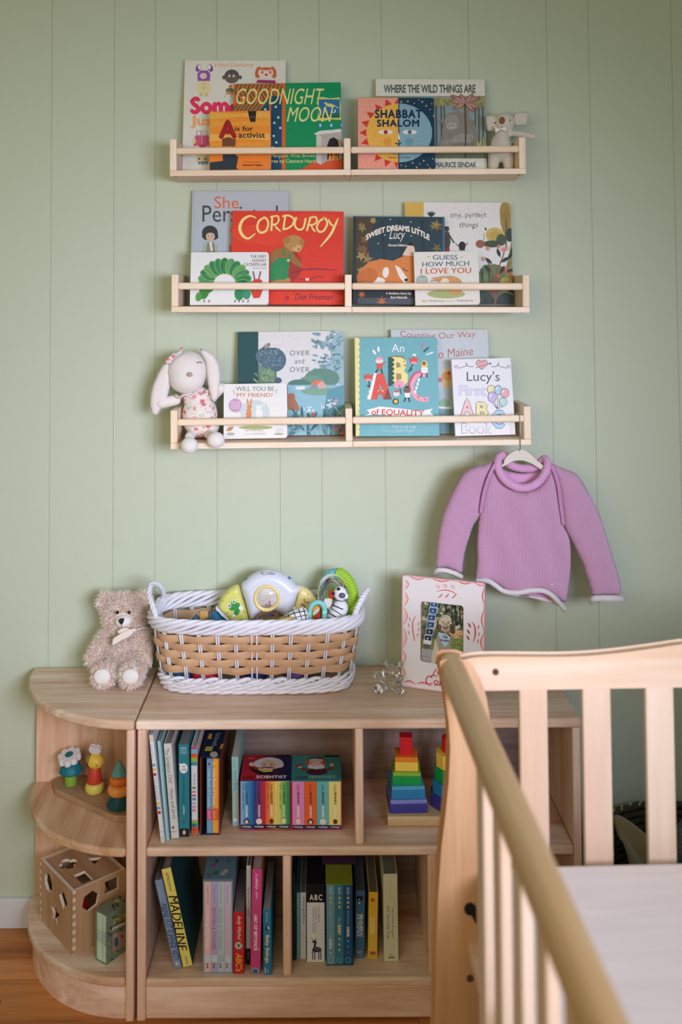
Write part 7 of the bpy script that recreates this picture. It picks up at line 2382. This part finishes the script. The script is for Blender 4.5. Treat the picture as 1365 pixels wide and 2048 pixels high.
FLO = floral()
PL = mat('#EDE2DA', rough=0.95, bump=0.5, scale=420, sheen=0.5, var=0.04)
Yn = -0.070
zl = ledge_z(2, 0.09)
bn = thing('plush_bunny', 'white plush bunny in floral romper sitting on the lowest ledge', 'plush toy', T(0.095, Yn, zl + 0.0004))
n_ = lambda x, y, Y: tuple(rel(bn, x, y, Y))
blob('body', [('e', n_(374, 742, Yn - .01), (0.0475, 0.040, 0.0470)), ('e', n_(374, 758, Yn - .018), (0.042, 0.034, 0.034)),
              ('l', n_(352, 800, Yn - .006), n_(322, 806, Yn - .018), 0.0125, 0.0135), ('l', n_(428, 792, Yn), n_(442, 776, Yn - .010), 0.011, 0.0125),
              ('e', n_(396, 800, Yn), (0.030, 0.026, 0.030)),
              ('l', (n_(385, 868, Yn)[0], -.004, .0145), (n_(379, 876, Yn - .07)[0], -.070, .0140), 0.0115, 0.0115), ('l', (n_(414, 866, Yn)[0], -.004, .0145), (n_(425, 872, Yn - .07)[0], -.070, .0140), 0.0115, 0.0115),
              ('e', n_(379, 891, Yn - .090), (0.0200, 0.017, 0.0185)), ('e', n_(432, 880, Yn - .088), (0.0205, 0.017, 0.0185))], PL, bn, 0.0035, 4)
blob('romper', [('e', n_(400, 832, Yn), (0.0420, 0.036, 0.0520)), ('e', n_(392, 792, Yn), (0.0345, 0.030, 0.024)), ('e', (0.012, 0.0, 0.030), (0.0410, 0.036, 0.0280))], FLO, bn, 0.0035, 3)
# ruffled neckline
nk = []
for k in range(40):
    a = 2 * PI * k / 40
    c_ = n_(385, 787, Yn)
    nk.append((c_[0] + 0.040 * math.cos(a), -0.002 + 0.034 * math.sin(a), c_[2] + 0.0030 * math.sin(a * 9) + 0.006 * math.cos(a)))
MB().tube(nk, 0.0045, 8, True, flat=0.6).build('ruffle', FLO, bn, smooth=True)
wp(bn, 'ear', [(338, 724), (328, 728), (315, 748), (303, 780), (300, 808), (305, 828), (315, 829), (325, 812), (336, 790), (342, 762), (346, 738)], Yn - .018, 0.010, 0.012, 0.005, PL, 4, label='drooping left ear')
wp(bn, 'ear', [(398, 700), (412, 699), (428, 710), (438, 728), (441, 750), (438, 785), (432, 802), (424, 800), (418, 780), (414, 750), (410, 722)], Yn - .020, 0.010, 0.012, 0.005, PL, 4, label='drooping right ear')
MB().ball((0, 0, 0), (0.0060, 0.0045, 0.0052), 14, 10).build('nose', mat('#B8A698', rough=0.7), bn, smooth=True, M=T(*n_(380, 749, Yn - .055)))
for pts in ([(346, 742), (350, 738), (356, 736)], [(394, 726), (400, 724), (405, 726)]):
    MB().tube([n_(x, y, Yn - .0495 + abs(x - 375) * .00035) for x, y in smooth_outline(pts, 4, False)], 0.0008, 5).build('closed_eye', mat('#5A5450', rough=0.8), bn)
wp(bn, 'bow', [(330, 722), (338, 712), (349, 706), (360, 700), (363, 694), (368, 698), (362, 708), (350, 716), (343, 726), (333, 728)], Yn - .046, 0.005, 0.006, 0.003, FLO, 3)
MB().ball((0, 0, 0), (0.006, 0.005, 0.006), 12, 8).build('bow_knot', FLO, bn, smooth=True, M=T(*n_(348, 711, Yn - .050)))

KO = mat('#D2C8B8', rough=0.95, bump=0.5, scale=420, sheen=0.4, var=0.04)
Yk2 = -0.075
xk = at(1001, 330, Yk2).x
kz = ledge_z(0, xk)
ko = thing('plush_koala', 'small oatmeal koala plush with brown nose on the top ledge', 'plush toy', T(xk, Yk2, kz + 0.0004))
k_ = lambda x, y, Y: tuple(rel(ko, x, y, Y))
Zf = 0.0
kb = blob('body', [('e', k_(1010, 245, Yk2), (0.0245, 0.019, 0.0235)), ('l', k_(1004, 272, Yk2), k_(1003, 300, Yk2), 0.0170, 0.0275),
                   ('l', k_(1018, 266, Yk2), (k_(1038, 266, Yk2)[0], -.012, .0870), 0.0075, 0.0075), ('l', (k_(1038, 266, Yk2)[0], -.012, .0870), (k_(1064, 283, Yk2)[0], -.020, .0790), 0.0075, 0.0082), ('l', k_(990, 278, Yk2), k_(986, 298, Yk2 - .012), 0.007, 0.007),
                   ('l', k_(990, 308, Yk2), (-0.0165, -0.002, 0.0125), 0.0160, 0.0125), ('l', k_(1016, 308, Yk2), (0.0190, -0.002, 0.0125), 0.0155, 0.0125)], KO, ko, 0.003, 3)
wp(ko, 'ear', [(992, 233), (975, 231), (972, 235), (974, 258), (980, 262), (992, 260)], Yk2, 0.006, 0.006, 0.003, KO, 3)
wp(ko, 'ear', [(1030, 226), (1054, 224), (1058, 228), (1055, 248), (1050, 251), (1030, 250)], Yk2, 0.006, 0.006, 0.003, KO, 3)
MB().ball((0, 0, 0), (0.0066, 0.005, 0.0085), 14, 10).build('nose', mat('#8A5640', rough=0.7), ko, smooth=True, M=T(*k_(1005, 241, Yk2 - .019)) @ RY(8))
for px, py in ((991, 245.5), (1021, 240.5)):
    MB().ball((0, 0, 0), 0.0019, 8, 6).build('eye', mat('#4A342C', rough=0.3), ko, smooth=True, M=T(*k_(px, py, Yk2 - .0165)))
MB().ball((0, 0, 0), (0.0024, 0.001, 0.002), 8, 6).build('cheek', mat('#E0B4A0', rough=0.8), ko, smooth=True, M=T(*k_(1019, 246, Yk2 - .0172)))
wp(ko, 'bow_tie', [(989, 253), (992, 252), (1000, 257), (1010, 252), (1014, 256), (1013, 263), (1002, 260), (993, 266), (990, 262)], Yk2 - .021, 0.004, 0.004, 0.0025, mat('#EDE6DC', rough=0.8), 2)

# ============================================================ SWEATER ON ITS HANGER
def knit(name, base, ang=0.0, cw=0.0056, rh=0.0050, strength=0.9):
    m, nt, b = new_mat(name)
    L = nt.links.new
    tc = nd(nt, 'ShaderNodeTexCoord')
    mp = nd(nt, 'ShaderNodeMapping')
    mp.inputs['Rotation'].default_value = (0, math.radians(ang), 0)
    L(tc.outputs['Object'], mp.inputs['Vector'])
    wob = nd(nt, 'ShaderNodeTexNoise', Scale=28.0, Detail=1.0)
    L(tc.outputs['Object'], wob.inputs['Vector'])
    sc_ = nd(nt, 'ShaderNodeVectorMath', _operation='SCALE')
    sc_.inputs['Scale'].default_value = 0.0035
    L(wob.outputs['Color'], sc_.inputs[0])
    ad = nd(nt, 'ShaderNodeVectorMath', _operation='ADD')
    L(mp.outputs['Vector'], ad.inputs[0])
    L(sc_.outputs['Vector'], ad.inputs[1])
    sx = nd(nt, 'ShaderNodeSeparateXYZ')
    L(ad.outputs['Vector'], sx.inputs['Vector'])

    def mth(op, a, bb=None):
        n = nd(nt, 'ShaderNodeMath', _operation=op)
        for i, v in enumerate((a, bb)):
            if v is None: continue
            if isinstance(v, (int, float)): n.inputs[i].default_value = v
            else: L(v, n.inputs[i])
        return n.outputs[0]
    u = mth('SUBTRACT', mth('FRACT', mth('DIVIDE', sx.outputs['X'], cw)), 0.5)
    au = mth('ABSOLUTE', u)
    t = mth('ADD', mth('DIVIDE', sx.outputs['Z'], rh), mth('MULTIPLY', au, -1.5))
    v = mth('SUBTRACT', mth('FRACT', t), 0.5)
    leg = mth('SINE', mth('MULTIPLY', au, 2 * PI))
    row = mth('COSINE', mth('MULTIPLY', v, PI))
    h = mth('MULTIPLY', mth('POWER', leg, 0.9), mth('POWER', row, 0.3))
    bp = nd(nt, 'ShaderNodeBump', Strength=strength, Distance=0.0016)
    L(h, bp.inputs['Height'])
    L(bp.outputs['Normal'], b.inputs['Normal'])
    mx = nd(nt, 'ShaderNodeMix', _data_type='RGBA')
    c = lin(base)
    mx.inputs[6].default_value = (*[x * 0.60 for x in c], 1)
    mx.inputs[7].default_value = (*c, 1)
    L(h, mx.inputs[0])
    L(mx.outputs[2], b.inputs['Base Color'])
    b.inputs['Roughness'].default_value = 0.95
    b.inputs['Sheen Weight'].default_value = 0.35
    b.inputs['Specular IOR Level'].default_value = 0.1
    return m


PKn = '#EFB4D8'
K0 = knit('knit_body', PKn, 0)
KL = knit('knit_sleeve', PKn, 16)
KR = knit('knit_sleeve', PKn, -22)
KC = mat('#DFA3CC', rough=0.95, bump=1.0, scale=520, sheen=0.35, var=0.12)
KS = mat('#CF92BC', rough=0.95, bump=1.0, scale=520, sheen=0.35, var=0.12)
KWh = mat('#E2DAD8', rough=0.95, bump=1.0, scale=420, sheen=0.35, var=0.05)
Yw = -0.1250
sw_ = lambda x, y: (850 + x / 3.329, 870 + y / 3.329)
q = at(1040, 1180, Yw)
kn = thing('sweater', 'pink hand-knitted child sweater with white edging hanging below the ledges', 'sweater', T(q.x, Yw, q.z))
fold = lambda x, z: 0.0035 * math.sin(x * 42 + 0.8) + 0.002 * math.sin(x * 90 + z * 30)


def wpk(name, pts, Y, thick, rad, step, m, smoothn=3, wob=fold):
    P = [at(*sw_(x, y), Y) for x, y in pts]
    P = smooth_outline([(p.x, p.z) for p in P], smoothn)
    return pillow(name, P, thick, rad, step, m, kn, M=W[kn.name].inverted() @ T(0, Y, 0), wob=wob)


torso = [(462, 195), (500, 290), (560, 350), (650, 378), (740, 355), (805, 290), (835, 210), (862, 225), (893, 330), (912, 470), (925, 600), (955, 660), (972, 740), (972, 900), (960, 1020), (945, 1110), (905, 1105), (860, 1072), (800, 1040), (740, 1030), (680, 1040), (610, 1050), (550, 1045), (500, 1010), (440, 975), (345, 962), (350, 850), (350, 720), (360, 600), (368, 515), (385, 400), (415, 290), (440, 220)]
wpk('torso', torso, Yw, 0.0150, 0.030, 0.0055, K0)
wpk('back_panel', [(470, 190), (520, 230), (660, 255), (800, 230), (838, 200), (930, 330), (962, 640), (965, 900), (930, 1090), (880, 1118), (780, 1100), (700, 1075), (560, 1050), (420, 960), (360, 940), (368, 600), (400, 320)], Yw + 0.020, 0.0060, 0.010, 0.008, KC)
lsl = [(462, 180), (400, 195), (330, 212), (280, 235), (240, 280), (205, 340), (165, 420), (130, 510), (105, 600), (88, 700), (76, 800), (78, 885), (130, 882), (190, 900), (245, 918), (258, 840), (270, 770), (292, 700), (322, 610), (366, 528), (378, 430), (402, 320), (440, 235)]
wpk('sleeve', lsl, Yw + 0.004, 0.0165, 0.026, 0.0055, KL, wob=None)
rsl = [(838, 185), (900, 212), (975, 240), (1015, 262), (1050, 310), (1080, 365), (1120, 440), (1160, 520), (1195, 620), (1230, 735), (1262, 840), (1290, 930), (1308, 1050), (1250, 1062), (1180, 1062), (1115, 1064), (1098, 1000), (1075, 940), (1052, 860), (1020, 790), (985, 715), (952, 655), (925, 595), (912, 500), (897, 400), (875, 300), (850, 225)]
wpk('sleeve', rsl, Yw + 0.004, 0.0165, 0.026, 0.0055, KR, wob=None)


def tubek(name, pts, r, m, dy=0.0, n=8, ns=5):
    P = [at(*sw_(p[0], p[1]), Yw + (p[2] if len(p) > 2 else 0) + dy) for p in pts]
    P = smooth_outline([tuple(rv) for rv in P], ns, False)
    I = W[kn.name].inverted()
    MB().tube([I @ Vector(p) for p in P], r, n).build(name, m, kn, smooth=True)


tubek('cuff', [(70, 915, 0), (90, 900, -.014), (140, 902, -.016), (200, 920, -.014), (243, 942, 0), (200, 925, .016), (130, 905, .016), (80, 905, .006)], 0.0052, KWh)
tubek('cuff', [(1116, 1110, 0), (1128, 1090, -.012), (1180, 1088, -.017), (1250, 1088, -.016), (1308, 1092, 0), (1250, 1085, .014), (1170, 1088, .014), (1118, 1098, .004)], 0.0075, KWh)
tubek('hem_band', [(345, 968, 0), (420, 972, -.012), (470, 1000, -.016), (530, 1040, -.017), (620, 1050, -.017), (700, 1036, -.017), (780, 1036, -.016), (840, 1062, -.015), (890, 1110, -.010), (935, 1165, 0)], 0.0058, KWh)
tubek('hem_band', [(935, 1165, 0), (900, 1130, .014), (860, 1112, .018), (780, 1090, .020), (690, 1068, .020), (560, 1052, .020), (420, 975, .014), (350, 966, .004)], 0.0045, KWh)
tubek('collar', [(525, 132, .012), (495, 150, .004), (486, 200, -.008), (500, 250, -.014), (540, 305, -.018), (600, 342, -.021), (655, 352, -.022), (715, 340, -.021), (770, 300, -.017), (808, 240, -.011), (818, 190, -.002), (806, 162, .010), (785, 168, .018), (740, 215, .022), (650, 222, .024), (570, 200, .022), (535, 160, .018), (525, 132, .012)], 0.0092, KC, n=12)
for pts in ([(468, 195), (440, 250), (410, 330), (388, 420), (374, 520)], [(845, 200), (872, 270), (893, 350), (908, 470), (925, 600)]):
    for dx in (-5, 6):
        tubek('raglan_seam', [(x + dx, y, -.0120 - .0035 * math.sin(PI * i / 4)) for i, (x, y) in enumerate(pts)], 0.0022, KS, n=8)
pr = Print(T(0, Yw - 0.0168, 0))
pr.curve([sw_(840, 988), sw_(848, 998), sw_(856, 988)], 1.3, '#EFEAEC')
pr.build('stitched_mark', kn)

q = at(1040, 905, Yw)
hg = thing('clothes_hanger', 'beige plastic child hanger hooked over the lowest ledge rail', 'hanger', T(q.x, Yw, q.z))
hpts = [(520, 196), (532, 165), (555, 135), (585, 112), (615, 100), (640, 98), (675, 110), (710, 135), (745, 170), (790, 205), (850, 235), (846, 250), (780, 228), (735, 200), (695, 178), (655, 166), (610, 165), (570, 176), (530, 200), (450, 232), (446, 220)]
P = [at(*sw_(x, y), Yw) for x, y in hpts]
MB().prism(smooth_outline([(p.x, p.z) for p in P], 4), -0.0045, 0.0045).build('body', mat('#DCD2C2', rough=0.6, var=0.02), hg, smooth='auto', bevel=0.0015, M=W[hg.name].inverted() @ T(0, Yw, 0))
q0 = at(1038.3, 901, Yw)
MB().lathe([(0.0055, -0.004), (0.0032, 0.003), (0.0018, 0.005), (0.0, 0.005)], 12).build('neck', mat('#DCD2C2', rough=0.6, var=0.02), hg, smooth='auto', M=W[hg.name].inverted() @ T(q0.x, q0.y, q0.z))
xh = q0.x + .0015
zr_ = ledge_z(2, xh) + 0.0545
hk = [q0 + Vector((0, 0, 0.001)), (xh - .001, -0.1385, q0.z + .0085), (xh, -0.1385, zr_ - .008), (xh + .0010, -0.1375, zr_ + .0005), (xh - .0002, -0.1320, zr_ + .0030), (xh - .0025, -0.1240, zr_ + .0030), (xh - .0045, -0.1190, zr_ + .0002), (xh - .0058, -0.1182, zr_ - .006), (xh - .0065, -0.1182, zr_ - .011)]
I = W[hg.name].inverted()
MB().tube([I @ Vector(p) for p in smooth_outline([tuple(h) for h in hk], 5, False)], 0.0011, 8).build('hook', mat('#B4B6B8', metal=1, rough=0.25, var=0.0), hg, smooth=True)

# ============================================================ FLOOR BASKET BEHIND THE CRIB
WK = mat('#463C2C', rough=0.8, bump=0.4, scale=300, var=0.25)
WK2 = mat('#B8AA84', rough=0.8, bump=0.4, scale=300, var=0.25)
FBc = Vector((1.170, -0.225, 0.0))
fb = thing('wicker_basket', 'dark wicker floor basket of blankets behind the crib bars', 'basket', T(FBc))
HB = 0.282
for k in range(19):
    z = 0.008 + (HB - 0.008) * k / 18
    r = 0.170 + 0.030 * k / 18
    n = 96
    MB().tube([((r + 0.0022 * math.cos(24 * a + PI * k)) * math.cos(a), (r + 0.0022 * math.cos(24 * a + PI * k)) * math.sin(a), z) for a in [2 * PI * i / n for i in range(n)]], 0.0078, 6, True).build('woven_ring', WK, fb, smooth=True)
for i in range(48):
    a = 2 * PI * i / 48 + 0.05
    MB().tube([(0.170 * math.cos(a), 0.170 * math.sin(a), 0.004), (0.203 * math.cos(a), 0.203 * math.sin(a), HB - 0.004), (0.206 * math.cos(a + .04), 0.206 * math.sin(a + .04), HB + 0.006), (0.196 * math.cos(a + .10), 0.196 * math.sin(a + .10), HB + 0.004)], 0.0032, 5).build('wicker_spoke', WK2, fb, smooth=True)
MB().lathe([(0.0, 0.001), (0.165, 0.001), (0.165, 0.006), (0.0, 0.006)], 40, caps=False).build('base_panel', WK, fb)


def sheet(name, label, pts_fn, nu, nv, m, group=None):
    vs = [tuple(pts_fn(i / (nu - 1), j / (nv - 1))) for j in range(nv) for i in range(nu)]
    fs = [(j * nu + i, j * nu + i + 1, (j + 1) * nu + i + 1, (j + 1) * nu + i) for j in range(nv - 1) for i in range(nu - 1)]
    c = Vector((sum(v[0] for v in vs) / len(vs), sum(v[1] for v in vs) / len(vs), min(v[2] for v in vs)))
    o = MB().add([tuple(Vector(v) - c) for v in vs], fs).build(name, m, None, smooth=True, M=T(c))
    so = o.modifiers.new('thick', 'SOLIDIFY')
    so.thickness = 0.006
    so.offset = 0
    tag(o, label, 'blanket', group)
    return o


KH = mat('#8E7A52', rough=0.95, bump=1.0, scale=240, sheen=0.4, var=0.15)
sheet('folded_blanket', 'khaki brown fleece blanket folded diagonally in the wicker basket',
      lambda u, v: Vector((FBc.x - 0.150 + 0.160 * u, FBc.y - 0.070 + 0.14 * v + 0.02 * math.sin(u * 5), 0.330 - 0.085 * u - 0.030 * abs(v - 0.5) - 0.055 * (1 - v) ** 2 + 0.012 * math.sin(u * 9 + v * 7))), 28, 20, KH)
sheet('folded_blanket', 'lower brown fleece fold nearest the crib in the wicker basket',
      lambda u, v: Vector((FBc.x - 0.100 + 0.18 * u, FBc.y - 0.140 + 0.050 * v, 0.262 - 0.02 * u + 0.016 * math.sin(v * PI) + 0.006 * math.sin(u * 14))), 28, 12, mat('#80683F', rough=0.95, bump=1.0, scale=240, sheen=0.4, var=0.15))
gp = at(1362, 1650, -0.19)
gp.z = 0.2
gt = thing('plush_toy', 'fluffy grey plush in the wicker basket at the right edge', 'toy', T(gp.x + .022, gp.y - .01, 0.210))
gs = blob('body', [('e', (0.012, 0, 0.075), (0.050, 0.045, 0.050)), ('e', (0.02, 0, 0.030), (0.055, 0.05, 0.040))], mat('#8A9094', rough=0.95, bump=0.5), gt, 0.005)
fur('fur', gs, 6000, 0.012, ['#8E9498', '#A4AAAE', '#7A8286', '#969CA0'], fur_mat(), gt)
og = at(1232, 1690, -0.30)
ot = thing('plush_toy', 'small ginger plush peeping out beside the khaki blanket', 'toy', T(1.058, -0.300, 0.175))
os_ = blob('body', [('e', (0, 0, 0.03), (0.028, 0.025, 0.030))], mat('#8A5A30', rough=0.95), ot, 0.004)
fur('fur', os_, 1500, 0.010, ['#9A6A38', '#7A4A24', '#8A5A30'], fur_mat(), ot)
gc = at(1345, 1725, -0.33)
sheet('knitted_throw', 'grey-green throw spilling at the right of the wicker basket', lambda u, v: Vector((FBc.x + 0.09 + 0.05 * u, FBc.y - 0.085 + 0.05 * v, 0.225 - 0.02 * v + 0.012 * math.sin(u * 12 + v * 3))), 20, 10, mat('#6A7668', rough=0.95, bump=1.0, scale=200, sheen=0.3, var=0.1))
